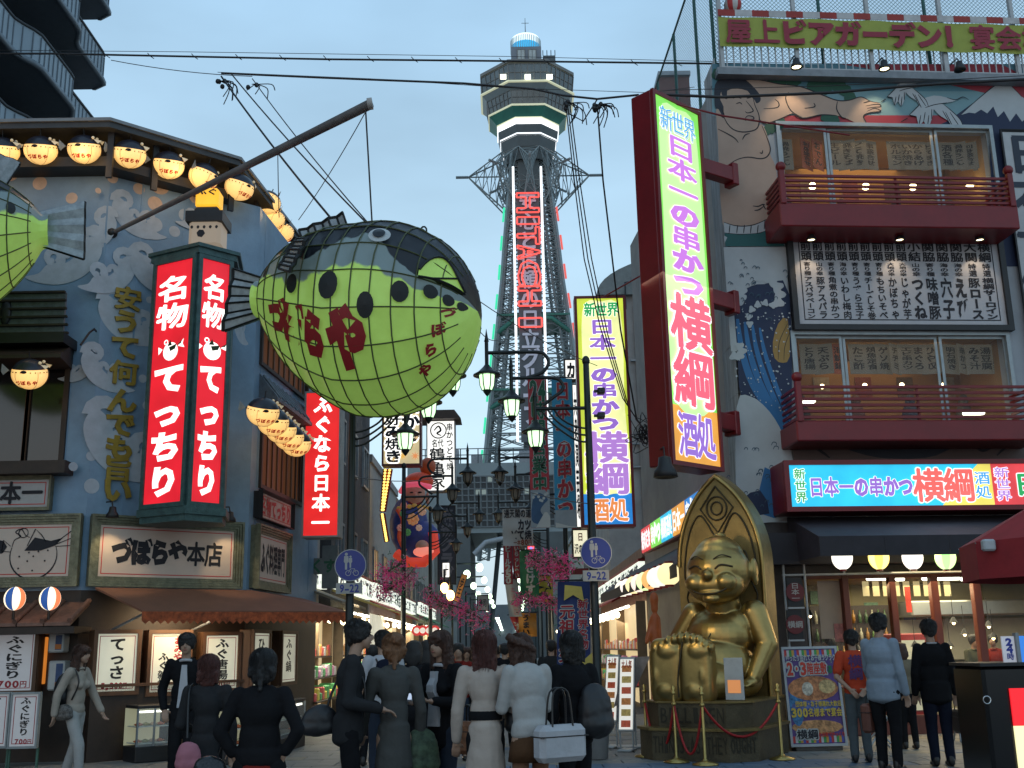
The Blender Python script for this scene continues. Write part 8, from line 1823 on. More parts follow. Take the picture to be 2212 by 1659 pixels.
# card with a small print leaning in the lap
t=thing('card_stand','small white card with an orange print leaning on the pedestal by the statue hand','card',FSt,(.55,-.8,.77));MB().bbox(.42,.68,-.92,-.90,.77,1.32,.004).obj('card',M('card_grey',(.40,.42,.42),.5,var=.15),t);MB().box(.46,.64,-.925,-.922,.86,1.03).obj('print',E('card_print',(.9,.35,.12),.5,False),t)
# rope stanchions
brass=M('brass',(.42,.30,.10),.3,.85,var=.2);sts=[]
for(px,py,lb)in((1398,1638,'leftmost brass rope stand before the pedestal'),(1462,1650,'second brass rope stand before the pedestal'),(1524,1656,'third brass rope stand before the pedestal'),(1690,1644,'rightmost brass rope stand by the red poster board')):
 g=G(px,py-3);h=.86;t=thing('rope_stand',lb,'rope stand',None,tuple(g),group='brass rope stands')
 MB().lathe([(.001,.0),(.17,.0),(.17,.02),(.05,.05),(.02,.08),(.018,h)],g,18).obj('post',brass,t);MB().lathe([(.018,h),(.035,h+.01),(.03,h+.03),(.012,h+.05),(.03,h+.09),(.001,h+.12)],g,12).obj('finial',brass,t);MB().ell(g+Vector((0,0,h-.12)),(.035,.035,.03),10,6).obj('hook_ring',brass,t);sts.append(g+Vector((0,0,h-.12)))
for k in range(3):
 a,b=sts[k],sts[k+1];n=16;sg=(.62,.62,.42)[k]
 m_=MB();m_.tube([a.lerp(b,i/n)-Vector((0,0,sg*(1-(2*i/n-1)**2)))for i in range(n+1)],.017,7);o=m_.obj('barrier_rope',rope_red);o['label']='%s sagging red rope between the brass stands'%('left','middle','long right')[k];o['category']='rope';o['group']='red barrier ropes'
 # bronze animal head ornament and orange figure beside the statue
q=P(1402,1355,17.6);t=thing('orange_figure','slim orange figure standing in the dark doorway left of the statue','figure',None,(q.x+.1,17.6,0));zt_=P(1415,1275,17.6).z
b_=MB();b_.capsule((q.x+.1,17.6,.3),(q.x+.1,17.6,zt_-.45),.13,.09);b_.ell((q.x+.1,17.6,zt_-.14),(.075,.08,.12));b_.capsule((q.x+.1,17.6,zt_-.3),(q.x+.1,17.6,zt_-.2),.06,.06);b_.capsule((q.x+.04,17.6,zt_-.5),(q.x-.06,17.5,zt_-.8),.05,.04);b_.blob('body',M('orange_robe',(.28,.06,.02),.5,var=.3,emit=.05,ecol=(.8,.25,.05)),t,.025,4)
# poster board
FPo=Frame(tuple(G(1776,1622)),3);a,d=FPo.uv(1672,1398);b=FPo.uv(1822,1500)[0];a=FPo.uv(1700,1500)[0];c=FPo.uv(1776,1612)[1];c=max(.05,c)
t=thing('poster_board','leaning white-framed red poster board 2・3階座敷 300名様 宴会 by the statue','poster board',FPo,(a,0,0));w_,h_=b-a,d-c
lean=lambda q:Vector((q.x,q.y+(q.z-c)*.10,q.z))
m_=MB();frame_bars(m_,a,b,c,d,.035,-.02,.02);m_.obj('frame',whitep,t,xf=lean);MB().box(a+.03,b-.03,.0,.01,c+.03,d-.03).obj('panel',M('poster_purple',(.10,.05,.20),.5,var=.2),t,xf=lean)
cs=[(.5,.04,.04),(.5,.5,.5),(.05,.3,.08),(.55,.3,.05),(.08,.1,.4)]
for zz in(d-.14,c+.05):
 for k in range(20):x=a+.04+(w_-.08)*k/20;MB().box(x,x+(w_-.08)/20-.002,-.006,-.001,zz,zz+.09).obj('colour_stripe',M('stripe%d'%(k%5),cs[k%5],.5,var=.1),t,xf=lean)
for(x0,x1,z0,z1,cc)in((.05,.95,.45,.70,(.45,.18,.07)),(.08,.92,.33,.46,(.10,.14,.35)),(.05,.95,.12,.26,(.5,.25,.10)),(.05,.3,.2,.6,(.05,.18,.35)),(.3,.5,.50,.64,(.5,.45,.35)),(.6,.9,.52,.66,(.5,.35,.15))):
 m_=MB();X0,X1,Z0,Z1=a+w_*x0,a+w_*x1,c+h_*z0,c+h_*z1;m_.poly([(X0+(X1-X0)*(.5+.5*math.cos(k*.4)),Z0+(Z1-Z0)*(.5+.5*math.sin(k*.4)))for k in range(16)],-.004-.002*x0-.001*z0);m_.obj('photo_patch',M('patch%d'%int(cc[0]*100+z0*1000),cc,.5,var=.7,scale=18),t,xf=lean)
yl=M('poster_yellow',(.6,.42,.05),.5,var=0);rdp=M('poster_red',(.5,.04,.02),.5,var=0)
for s_,(q0,q1,r0,r1),mt,dl in(('ゆったり座れてお子様ラクラク',(.06,.96,.08,.15),bw,0),('2・3階座敷',(.06,.78,.16,.29),bw,.02),('2・3階座敷',(.06,.78,.16,.29),rdp,0),('あり',(.79,.97,.19,.28),MC['flag_green'],0),('団体様・お子様連れ大歓迎',(.15,.96,.55,.61),yl,0),('300名様まで宴会',(.06,.96,.62,.71),yl,0),('横綱',(.12,.5,.83,.93),bw,.02),('横綱',(.12,.5,.83,.93),inkg,0),('お座敷でゆっくり',(.5,.97,.86,.91),rdp,0)):
 m_=MB();m_.text(s_,a+w_*q0,a+w_*q1,d-h_*r1,d-h_*r0,-.012 if dl else-.018,off=.04,dil=dl);m_.obj('lettering',mt,t,xf=lean)
for x in(a+.06,b-.1):MB().tube([(x,.30,.0),(x,.12,d-.2)],.015,5).obj('prop_leg',grey_metal,t)
for x in(a+.08,(a+b)/2):MB().bbox(x,x+.35,.02,.2,0,max(.03,c-.005),.01).obj('weight_block',M('block_grey',(.12,.11,.10),.8),t)
# lit menu stands and clear poster holders left of the statue
def menu_stand(px,py0,py1,wpx,Y,label,cols,rz=-25):
 q=P(px,py1,Y);zt_=P(px,py0,Y).z;w_=wpx/2350*Y;f_=Frame((q.x,Y,0),rz);zb_=max(.25,q.z);t=thing('menu_stand',label,'menu stand',f_,(0,0,0),group='lit menu stands left of the statue')
 lean_=lambda v:Vector((v.x,v.y+(v.z-zb_)*.25,v.z))
 MB().bbox(-w_/2,w_/2,0,.08,zb_,zt_,.01).obj('case',whitep,t,xf=lean_);MB().box(-w_/2+.02,w_/2-.02,-.012,-.002,zb_+.03,zt_-.03).obj('lit_sheet',E('stand_lit',(.9,.88,.8),.7),t,xf=lean_)
 n=6
 for k in range(n):z=zb_+.06+(zt_-zb_-.12)*k/n;MB().box(-w_/2+.05,w_/2-.05,-.018,-.014,z,z+(zt_-zb_)*.09).obj('food_photo',M('sp%d'%(k%3),cols[k%len(cols)],.5,var=.6,scale=25,emit=.2,ecol=cols[k%len(cols)]),t,xf=lean_)
 m_=MB();m_.text('大人気',-w_/2+.04,w_/2-.04,zt_-.16,zt_-.04,-.022,off=.06);m_.obj('lettering',rdp,t,xf=lean_)
 for sx in(-1,1):MB().cyl((sx*w_*.4,.03,0),(sx*w_*.4,.03,zb_+.05),.014,6).obj('leg',whitep,t)
 MB().bbox(-w_*.45,w_*.45,-.15,.25,0.0,.03,.01).obj('foot',whitep,t)
fc=[(.6,.1,.04),(.5,.35,.1),(.55,.2,.05)]
menu_stand(1318,1415,1560,30,17.4,'narrow lit menu stand nearest the right lamp post',fc);menu_stand(1352,1420,1580,34,16.8,'lit menu stand with food photos and red 大人気 heading',fc,-20)
q=G(1375,1615);t=thing('poster_holder','clear tilted poster holder on a thin white stand left of the pedestal','stand',None,tuple(q));zt_=P(1378,1418,q.y).z
m_=MB();m_.add([(q.x-.32,q.y,zt_-.75),(q.x-.02,q.y,zt_-.55),(q.x+.28,q.y,zt_),(q.x-.12,q.y,zt_-.02),(q.x-.32,q.y+.02,zt_-.75),(q.x-.02,q.y+.02,zt_-.55),(q.x+.28,q.y+.02,zt_),(q.x-.12,q.y+.02,zt_-.02)],[(0,1,2,3),(4,7,6,5),(0,4,5,1),(1,5,6,2),(2,6,7,3)]);m_.obj('sheet',M('holder_sheet',(.35,.30,.28),.3,var=.3),t)
MB().cyl((q.x,q.y+.05,0),(q.x,q.y+.05,zt_-.4),.015,6).obj('pole',whitep,t);MB().bbox(q.x-.3,q.x+.25,q.y-.15,q.y+.2,.0,.03,.01).obj('foot',whitep,t)
q=G(1290,1640);t=thing('white_bucket','white plastic tub at the foot of the right lamp post','tub',None,tuple(q));m_=MB();m_.lathe([(.001,.01),(.15,.01),(.19,.42),(.21,.43),(.21,.46),(.17,.45),(.14,.05),(.001,.05)],q,20);m_.obj('shell',M('tub_white',(.35,.35,.35),.5,var=.15),t);m_=MB();m_.lathe([(.205,.44),(.215,.46),(.205,.475)],q,20);m_.obj('rim',whitep,t)
# folding table and stool by the entrance
q=G(1900,1620);t=thing('folding_stool','white tubular stool between the men by the entrance','stool',None,tuple(q))
MB().bbox(q.x-.2,q.x+.2,q.y-.15,q.y+.15,.42,.46,.02).obj('seat',whitep,t)
for sx in(-1,1):MB().tube([(q.x+sx*.2,q.y-.14,.02),(q.x-sx*.16,q.y,.43)],.014,6).obj('leg',whitep,t);MB().tube([(q.x+sx*.2,q.y+.14,.02),(q.x-sx*.16,q.y,.43)],.014,6).obj('leg',whitep,t)
q=G(2140,1600);t=thing('bench','pale low bench by the restaurant windows at the right','bench',None,tuple(q))
MB().bbox(q.x-.6,q.x+.7,q.y-.15,q.y+.18,.43,.47,.015).obj('seat',M('bench_pale',(.35,.32,.25),.5,var=.15),t)
for sx in(-.5,.6):MB().tube([(q.x+sx,q.y-.12,0),(q.x+sx+.04,q.y,.43),(q.x+sx,q.y+.15,0)],.014,6).obj('leg',grey_metal,t)
# ================================================================ people
skin=M('skin',(.36,.22,.15),.55,var=.08);skin2=M('skin_tan',(.30,.18,.12),.55,var=.08);eyem=M('eye_dark',(.02,.015,.012),.3,var=0);lipm=M('lip',(.30,.09,.08),.5,var=0)
HAIR={'black':M('hair_black',(.010,.009,.009),.45,var=.4,scale=30,bump=.5,bscale=90,stretch=(6,6,.6)),'brown':M('hair_brown',(.055,.022,.012),.45,var=.5,scale=30,bump=.5,bscale=90,stretch=(6,6,.6)),'auburn':M('hair_auburn',(.075,.020,.014),.45,var=.5,scale=30,bump=.5,bscale=90,stretch=(6,6,.6)),'light':M('hair_light',(.17,.075,.03),.5,var=.5,scale=30,bump=.5,bscale=90,stretch=(6,6,.6))}
def cloth(name,c,rough=.85):return M('cloth_'+name,[q*.85 for q in c],rough,var=.10,scale=4,bump=.45,bscale=14,spec=.12)
CL={k:cloth(k,v)for k,v in dict(black=(.012,.012,.014),charcoal=(.03,.03,.032),navy=(.012,.015,.03),grey=(.085,.085,.08),cream=(.42,.36,.30),beige=(.50,.42,.36),white=(.50,.50,.52),jeans=(.05,.075,.13),ltblue=(.27,.33,.40),red=(.55,.07,.03),tan=(.22,.18,.12),olive=(.08,.085,.055),pink=(.45,.18,.22),brown=(.10,.05,.025),dkjeans=(.03,.04,.06),greyjeans=(.10,.12,.13),green=(.07,.13,.07),lace=(.45,.44,.42),stock=(.25,.13,.08),redb=(.20,.02,.015)).items()}
shoe=M('shoe_black',(.012,.01,.01),.35,var=.2);tex=bpy.data.textures.new('folds','CLOUDS');tex.noise_scale=.16;tex.noise_depth=2;tex2=bpy.data.textures.new('tufts','CLOUDS');tex2 .noise_scale=.028;tex2 .noise_depth=3
def hand(b,w_,d,H,side,curl=.35):
 """palm with four fingers and a thumb; d = direction the forearm points"""
 d=d.normalized();s_=Vector((side,0,0));n_=d.cross(s_).normalized()if abs(d.dot(s_))<.95 else Vector((0,1,0));a=n_.cross(d).normalized();u=H/1.7
 c=w_+d*.045*u;b.capsule(w_,w_+d*.02*u,.024*u,.026*u,8,3)
 for k in range(4):
  o_=a*((k-1.5)*.019*u);L_=(.036,.042,.04,.032)[k]*u;kn=c+d*.03*u+o_;b.capsule(w_+d*.012*u+o_*.6,kn,.0135*u,.0115*u,7,3)
  m1=kn+(d+n_*curl).normalized()*L_;b.capsule(kn,m1,.0105*u,.0095*u,7,3);b.capsule(m1,m1+(d+n_*curl*2.8).normalized()*L_*.85,.0095*u,.0075*u,7,3)
 t0=w_+d*.02*u-a*.028*u;t1=t0+(d*.6-a*.8+n_*.4).normalized()*.034*u;b.capsule(t0,t1,.013*u,.011*u,7,3);b.capsule(t1,t1+(d*.9-a*.2+n_*.6).normalized()*.028*u,.0105*u,.008*u,7,3)
def arm_pts(H,sd,kind):
 S=Vector((sd*.098*H,0,.808*H))
 K={'down':((.135,.01,.63),(.14,-.03,.485)),'bent':((.135,.02,.635),(.09,-.13,.60)),'front':((.125,-.03,.64),(.06,-.15,.655)),'up':((.13,-.04,.65),(.075,-.11,.745)),'out':((.16,-.02,.64),(.19,-.08,.51)),'back':((.15,.06,.645),(.06,.10,.55)),'swing':((.13,-.06,.64),(.13,-.14,.51)),'swingb':((.13,.07,.64),(.135,.08,.50)),'hip':((.17,.03,.655),(.11,.02,.56)),'pocket':((.15,.03,.64),(.12,-.03,.52)),'reach':((.14,-.10,.68),(.10,-.24,.66))}[kind]
 return S,Vector((sd*K[0][0]*H,K[0][1]*H,K[0][2]*H)),Vector((sd*K[1][0]*H,K[1][1]*H,K[1][2]*H))
def person(label,x,y,H,rz,top='black',bottom='black',hair='black',hstyle='short',arms=('down','down'),stride=0.0,lean=0.0,female=False,coat=0,skirt=None,sleeves=1.0,far=False,skin_m=None,belt=None,head=(0,0),shirt=None,open_=False,w=1.0,bare=False,legc=None):
 """coat: hem height of the top garment (fraction of H, 0 = hips); skirt: (material, hem height, flare)"""
 t=thing('person',label,'person',None,(x,y,0),rz=rz);OFF[t.name]=Vector((0,0,0))
 sk=skin_m or skin;v=.012 if not far else.022;hw_=(.086 if female else.098)*H*w
 lz=lambda z:Vector((0,-lean*max(0,z-.5)*H,0))
 hipz=.50*H;ft=[(-1,-stride),(1,stride)]
 leg={}
 for sd,st_ in ft:
  hip=Vector((sd*.048*H*w,0,.50*H));ank=Vector((sd*.052*H,st_*.28*H,.045*H));kn=hip.lerp(ank,.48)+Vector((0,-.018*H-abs(st_)*.05*H,0));leg[sd]=(hip,kn,ank)
 nk=Vector((0,-.012*H,.835*H))+lz(.84);hc=Vector((head[0]*.03*H,-.028*H-.015*H*head[1],.928*H-.01*H*abs(head[1])))+lz(.95);hs=H*(.98 if female else 1.0)
 # body: one continuous skin surface
 b=MB()
 b.ell(hc+Vector((0,.008*H,.012*H)),(.044*hs,.053*hs,.052*hs),14,10);b.ell(hc+Vector((0,-.018*H,-.022*H)),(.034*hs,.034*hs,.038*hs),12,8);b.ell(hc+Vector((0,-.030*H,-.048*H)),(.018*hs,.016*hs,.013*hs),8,6)
 b.ell(hc+Vector((0,-.056*H,-.008*H)),(.0075*hs,.010*hs,.015*hs),8,6)
 for sd in(-1,1):b.ell(hc+Vector((sd*.046*hs,.006*H,-.006*H)),(.006*hs,.010*hs,.017*hs),8,6)
 b.capsule(nk+Vector((0,.012*H,-.03*H)),hc+Vector((0,.010*H,-.03*H)),.033*H if not female else.028*H,.029*H if not female else.025*H)
 b.ell(Vector((0,0,.72*H))+lz(.72),(hw_*.80,.055*H,.12*H));b.ell(Vector((0,0,.56*H)),(hw_*.75,.055*H,.09*H))
 AP={}
 for i,sd in enumerate((-1,1)):
  S,E_,W_=[q+lz(.75)for q in arm_pts(H,sd,arms[i])];S=S*1.0;AP[sd]=(S,E_,W_)
  b.capsule(S,E_,.028*H,.022*H,10,3);b.capsule(E_,W_,.0215*H,.0145*H,10,3);hand(b,W_,W_-E_,H,sd)
  hip,kn,ank=leg[sd];b.capsule(hip,kn,.046*H,.031*H,10,3);b.capsule(kn,ank,.031*H,.020*H,10,3);b.capsule(ank,ank+Vector((0,-.06*H,-.025*H)),.02*H,.018*H,8,3)
 body=b.blob('body',sk,t,v*.72 if not far else v,2)
 if not far:
  for sd in(-1,1):
   MB().ell(hc+Vector((sd*.019*hs,-.047*hs,.004*hs)),(.0085*hs,.005*hs,.0035*hs),8,5).obj('eye',eyem,body);MB().ell(hc+Vector((sd*.019*hs,-.048*hs,.016*hs)),(.011*hs,.004*hs,.002*hs),8,5).obj('eyebrow',HAIR[hair],body)
  MB().ell(hc+Vector((0,-.050*hs,-.033*hs)),(.013*hs,.006*hs,.003*hs),8,5).obj('mouth',lipm,body)
 def garment(b_,nm,mt,vox=v,sm=4,disp=.012):
  o=b_.blob(nm,mt,t,vox,sm)
  if not far:dm=o.modifiers.new('folds','DISPLACE');dm.texture=tex;dm.strength=disp*1.3;dm.mid_level=.5
  return o
  # lower garment
 if not bare:
  b=MB();b.ell((0,.005*H,.52*H),(hw_*.92,.066*H,.065*H))
  for sd in(-1,1):
   hip,kn,ank=leg[sd];b.capsule(hip,kn,.056*H*w,.040*H,12,3);b.capsule(kn,ank+Vector((0,0,.005*H)),.040*H,.033*H,12,3)
  garment(b,'trousers',CL[bottom])
 elif legc:
  b=MB()
  for sd in(-1,1):hip,kn,ank=leg[sd];b.capsule(kn.lerp(hip,.5),kn,.042*H,.034*H,10,3);b.capsule(kn,ank,.034*H,.024*H,10,3)
  garment(b,'stockings',CL[legc],disp=.002)
 if skirt:
  mt,hem,fl=skirt;b=MB();n=28;prof=[(.56,hw_*.60),(.52,hw_*.92),((.52+hem)/2,hw_*(1.05+fl*.5)),(hem,hw_*(1.08+fl)),(hem+.004,hw_*(1.0+fl)),((.52+hem)/2,hw_*(.95+fl*.4)),(.55,hw_*.7)]
  vs=[]
  for i,(z,r)in enumerate(prof):
   for j in range(n):
    a=2*math.pi*j/n;f=1+.05*fl*4*math.sin(a*7)*(i in(2,3,4));vs.append((r*f*math.cos(a),r*f*.78*math.sin(a),z*H))
  b.add(vs,[(i*n+j,i*n+(j+1)%n,(i+1)*n+(j+1)%n,(i+1)*n+j)for i in range(len(prof)-1)for j in range(n)],True);b.obj('skirt',CL[mt],t)
  # shoes
 for sd in(-1,1):
  ank=leg[sd][2];b=MB();b.capsule(ank+Vector((0,.015*H,-.022*H)),ank+Vector((0,-.075*H,-.026*H)),.023*H,.019*H,10,3);b.ell(ank+Vector((0,-.05*H,-.028*H)),(.026*H,.05*H,.017*H));b.capsule(ank+Vector((0,.012*H,-.01*H)),ank+Vector((0,.006*H,.02*H)),.027*H,.027*H,10,3);b.blob('shoe',shoe,t,.010,2)
  # upper garment
 b=MB();g=.012*H
 b.ell(Vector((0,.004*H,.735*H))+lz(.735),(hw_*1.02,.068*H,.10*H));b.ell(Vector((0,.002*H,.62*H))+lz(.6),(hw_*(.94 if female else 1.0),.066*H,.12*H));b.ell(Vector((0,.004*H,.54*H)),(hw_*1.02,.072*H,.065*H))
 b.capsule(Vector((-.075*H*w,0,.795*H))+lz(.8),Vector((.075*H*w,0,.795*H))+lz(.8),.034*H);b.capsule(Vector((-.04*H,0,.82*H))+lz(.8),Vector((.04*H,0,.82*H))+lz(.8),.028*H);b.capsule(Vector((0,.006*H,.80*H))+lz(.8),nk+Vector((0,.008*H,-.012*H)),.05*H,.036*H)
 if female:[b.ell(Vector((sd*.042*H,-.052*H,.715*H))+lz(.71),(.036*H,.032*H,.034*H))for sd in(-1,1)]
 if coat:
  for k in range(12):z=.56-(.56-coat)*(k+.6)/12;r=1.04+.32*(.54-z)/.3*(1 if female else.35);b.ell((0,.004*H,z*H),(hw_*r,.074*H*(.6+.4*r),.045*H))
 for sd in(-1,1):
  S,E_,W_=AP[sd];sl=sleeves
  if sl>.5:b.capsule(S,E_,.036*H,.031*H,12,3);b.capsule(E_,E_.lerp(W_,.93),.033*H,.025*H,12,3)
  else:b.capsule(S,S.lerp(E_,.75),.042*H,.038*H,12,3)
 gt=garment(b,'jacket' if sleeves>.5 else 'shirt',CL[top])
 if shirt:
  b=MB();A=[]
  for k in range(9):
   z=.80-.27*k/8 if open_ else.80-.15*k/8;wd=(.016+.020*(k/8)if open_ else.026*(1-k/8)+.003)*H;A.append((wd,-.080*H-(.024*H if female and.68<z<.76 else 0)-lean*max(0,z-.5)*H,z*H))
  b.add([(-p,q,r)for p,q,r in A]+[(p,q,r)for p,q,r in A]+[(-p*.9,q+.03*H,r)for p,q,r in A]+[(p*.9,q+.03*H,r)for p,q,r in A],[(k,k+1,k+10,k+9)for k in range(8)]+[(k,k+1,k+19,k+18)for k in range(8)]+[(k+9,k+10,k+28,k+27)for k in range(8)]);b.obj('shirt_front',CL[shirt],gt)
 if belt:b=MB();b.lathe([(hw_*.99,.585*H),(hw_*1.02,.59*H),(hw_*1.02,.622*H),(hw_*.99,.627*H)],(0,.002*H,0),26,sy=.80);b.obj('belt',CL[belt],gt)
 # collar
 b=MB();b.tube([(nk.x+.038*H*math.cos(R(k*30)),nk.y+.006*H+.036*H*math.sin(R(k*30)),nk.z-.012*H-.008*H*math.sin(R(k*30)-0))for k in range(12)],.010*H,6,closed=True);b.obj('collar',CL[top if not(shirt and open_)else shirt],gt)
 # hair
 b=MB();hp_=hc+Vector((0,.014*H,.018*H))
 b.ell(hp_,(.057*hs,.062*hs,.058*hs),16,10);b.ell(hc+Vector((0,-.020*H,.042*H)),(.040*hs,.034*hs,.022*hs),12,8)
 if hstyle=='short':
  for sd in(-1,1):b.ell(hc+Vector((sd*.042*hs,.012*H,.004*H)),(.012*hs,.030*hs,.034*hs))
  b.ell(hc+Vector((0,.046*hs,-.014*hs)),(.036*hs,.018*hs,.034*hs))
 elif hstyle in('long','bob','curly','bun','tail'):
  L_={'long':.19,'bob':.085,'curly':.10,'bun':.03,'tail':.05}[hstyle]*H
  for sd in(-1,1):b.capsule(hc+Vector((sd*.042*hs,.004*H,.012*H)),hc+Vector((sd*.050*hs,.012*H,-L_*.62)),.020*hs,.009*hs);b.ell(hc+Vector((sd*.036*hs,.024*H,-L_*.34)),(.026*hs,.034*hs,.03*hs+L_*.42))
  b.ell(hc+Vector((0,.040*hs,-L_*.40)),(.052*hs,.034*hs,.045*hs+L_*.50),16,10)
  for k in range(7):xx=(k-3)*.015*hs;b.capsule(hc+Vector((xx,.052*hs,-L_*.3)),hc+Vector((xx*1.15+.004*hs*math.sin(k*2.2),.054*hs,-L_*(.92+.1*math.sin(k*1.7)))),.017*hs,.006*hs)
  for sd in(-1,1):b.ell(hc+Vector((sd*.024*hs,-.040*hs,.034*hs)),(.020*hs,.014*hs,.018*hs))
  if hstyle=='curly':
   for k in range(26):a=k*2.4;zz=.06-.16*((k*.382)%1);b.ell(hc+Vector((.062*hs*math.cos(a),.014*H+.058*hs*abs(math.sin(a))*(1 if math.sin(a)>-.4 else-.2),zz*hs)),(.020*hs,.020*hs,.020*hs),8,6)
  if hstyle=='bun':b.ell(hc+Vector((0,.062*hs,.045*hs)),(.036*hs,.034*hs,.034*hs));b.capsule(hc+Vector((0,.05*hs,0)),hc+Vector((.01*hs,.07*hs,-.10*hs)),.022*hs,.008*hs)
  if hstyle=='tail':b.capsule(hc+Vector((0,.06*hs,.02*hs)),hc+Vector((0,.078*hs,-.10*hs)),.022*hs,.010*hs)
 for k in range(10):a=k*.63;b.ell(hp_+Vector((.044*hs*math.cos(a),.046*hs*math.sin(a),.028*hs+.008*hs*math.sin(k*3.3))),(.014*hs,.014*hs,.016*hs),7,5)
 hb_=b.blob('hair',HAIR[hair],t,.008 if not far else.02,2)
 if not far:dm=hb_.modifiers.new('tufts','DISPLACE');dm.texture=tex2;dm.strength=.022;dm.mid_level=.45
 if not far:
  b=MB();lg={'short':0,'long':.19,'bob':.085,'curly':.10,'bun':.0,'tail':.05}[hstyle]*H;n=110
  for k in range(n):
   az=R(-50+280*((k*.618)%1));e0=6+30*((k*.377)%1);jit=random.uniform(.97,1.10);pts=[]
   e1=95 if lg else random.uniform(60,100)
   for j in range(6):
    e=R(e0+(e1-e0)*j/5);pts.append(hp_+Vector((.059*hs*jit*math.sin(e)*math.cos(az),.064*hs*jit*math.sin(e)*math.sin(az),.060*hs*jit*math.cos(e)))+Vector((random.gauss(0,.0015),random.gauss(0,.0015),0)))
   if lg and math.sin(az)>-.35:
    q=pts[-1];
    for j in range(1,4):pts.append(q+Vector((random.gauss(0,.004)-.006*j*math.cos(az),random.gauss(0,.004)+.001*j,-lg*random.uniform(.75,1.0)*j/3)))
   b.tube(pts,[max(.0012,.0045*(1-i/len(pts)))for i in range(len(pts))],3,caps=False)
  b.obj('hair_strands',HAIR[hair],t,kind='stuff')
 M4=Matrix.Translation((x,y,0))@Matrix.Rotation(R(rz),4,'Z')
 return dict(t=t,M=M4,H=H,AP=AP,hc=hc)
def at(px,Yp):q=P(px,1390,Yp);return q.x
def ppl(label,px,py,Y,rz,**k):
 k.setdefault('w',.92)
 q=P(px,py,Y);return person(label,q.x,Y,max(1.2,q.z/.985),rz,**k)
def bag(label,pr,loc,size,mt,strap=None,name='bag',cat='bag',soft=True,hand_=None):
 """bag hung on a person: loc in the person's frame (m)"""
 t=bpy.data.objects.new(name,None);COL.objects.link(t);t.matrix_world=pr['M']@Matrix.Translation(Vector(loc));OFF[t.name]=Vector((0,0,0));t['label']=label;t['category']=cat
 sx,sy,sz=size;b=MB()
 if soft:
  b.ell((0,0,-.04*sz),(sx*.5,sy*.5,sz*.48));b.ell((0,0,-.22*sz),(sx*.53,sy*.55,sz*.28));b.ell((0,0,.25*sz),(sx*.40,sy*.32,sz*.22));o=b.blob('bag_body',mt,t,.012,3);dm=o.modifiers.new('f','DISPLACE');dm.texture=tex;dm.strength=.03
 else:
  b.bbox(-sx/2,sx/2,-sy/2,sy/2,-sz/2,sz/2,min(sx,sy)*.25);b.obj('bag_body',mt,t);MB().box(-sx/2-.003,sx/2+.003,-sy/2-.003,sy/2+.003,sz*.18,sz*.21).obj('seam',shoe,t)
 if strap:MB().tube(spline([tuple(Vector(p)-Vector(loc))for p in strap],5),.011,5).obj('strap',shoe,t)
 elif hand_:
  for dy in(-sy*.3,sy*.3):MB().tube(spline([(-sx*.22,dy,sz*.45),(-sx*.15,dy*.6,sz*.5+hand_*.8),(sx*.15,dy*.6,sz*.5+hand_*.8),(sx*.22,dy,sz*.45)],5),.008,5).obj('handle',shoe,t)
 return t
blk=M('bag_black',(.014,.014,.016),.45,var=.3);
p1=ppl('woman in a cream jacket walking right past the lit posters at the far left',172,1398,13.9,78,top='cream',bottom='lace',hair='brown',hstyle='long',arms=('swingb','swing'),stride=.35,female=True)
bag('black backpack on the woman in the cream jacket',p1,(0,.17,1.12),(.30,.22,.42),blk,strap=[(-.1,.1,1.3),(-.11,-.02,1.36),(-.12,-.1,1.2),(-.12,-.02,1.0)],name='backpack',cat='backpack')
bag('dark patterned pouch at the hip of the woman in the cream jacket',p1,(-.17,.05,.86),(.10,.26,.20),M('pattern_pouch',(.10,.09,.08),.6,var=.9,scale=40),name='pouch',cat='pouch')
p2=ppl('young man in an open dark suit standing before the おみやげ poster',405,1374,13.0,8,top='black',bottom='black',arms=('pocket','down'),shirt='white',open_=True,coat=.46)
p3=ppl('auburn-haired person seen from behind in a dark coat with a pink bag',452,1421,9.4,188,top='charcoal',bottom='black',hair='auburn',hstyle='bob',arms=('down','bent'),female=True,coat=.42)
bag('pink gathered cloth bag hanging beside the auburn-haired person',p3,(.10,.22,.72),(.20,.14,.24),CL['pink'],strap=[(.12,.2,.86),(.14,.08,1.2),(.12,0,1.27)],name='cloth_bag')
p4=ppl('person in black seen close from behind, dark red hem showing',568,1411,7.7,182,top='black',bottom='black',hair='black',hstyle='tail',arms=('hip','hip'),coat=.525,skirt=('redb',.40,.18),w=1.15,female=True)
bag('black studded shoulder bag beside the close person in black',p4,(.30,.12,.72),(.26,.2,.30),M('bag_stud',(.016,.016,.018),.25,var=.9,scale=60),strap=[(.28,-.05,.85),(.16,.02,1.15),(.1,0,1.25)],name='shoulder_bag')
p5=ppl('man in a black jacket standing in profile facing right, left of the group',757,1347,9.2,100,top='charcoal',bottom='black',arms=('bent','bent'),lean=.04,coat=.47)
bag('black messenger bag behind the back of the man in profile',p5,(.02,.24,.98),(.14,.30,.26),blk,strap=[(.0,.2,1.0),(.05,.08,1.3),(-.1,-.1,1.3),(-.1,-.12,1.0)],name='shoulder_bag')
p6=ppl('man in a white T-shirt with a small dark backpack walking away in the crowd',828,1368,12.8,195,top='white',bottom='dkjeans',sleeves=.4,arms=('down','down'))
bag('small dark backpack on the man in the white T-shirt',p6,(.0,.16,1.25),(.26,.16,.36),CL['navy'],strap=[(.08,.12,1.38),(.09,.0,1.42),(.1,-.08,1.3)],name='backpack',cat='backpack')
p7=ppl('woman in a grey hooded dress with light brown pinned-up hair, back to us',852,1376,9.3,200,top='grey',hair='light',hstyle='bun',arms=('down','swing'),female=True,coat=.36,bare=True,legc='stock',bottom='grey')
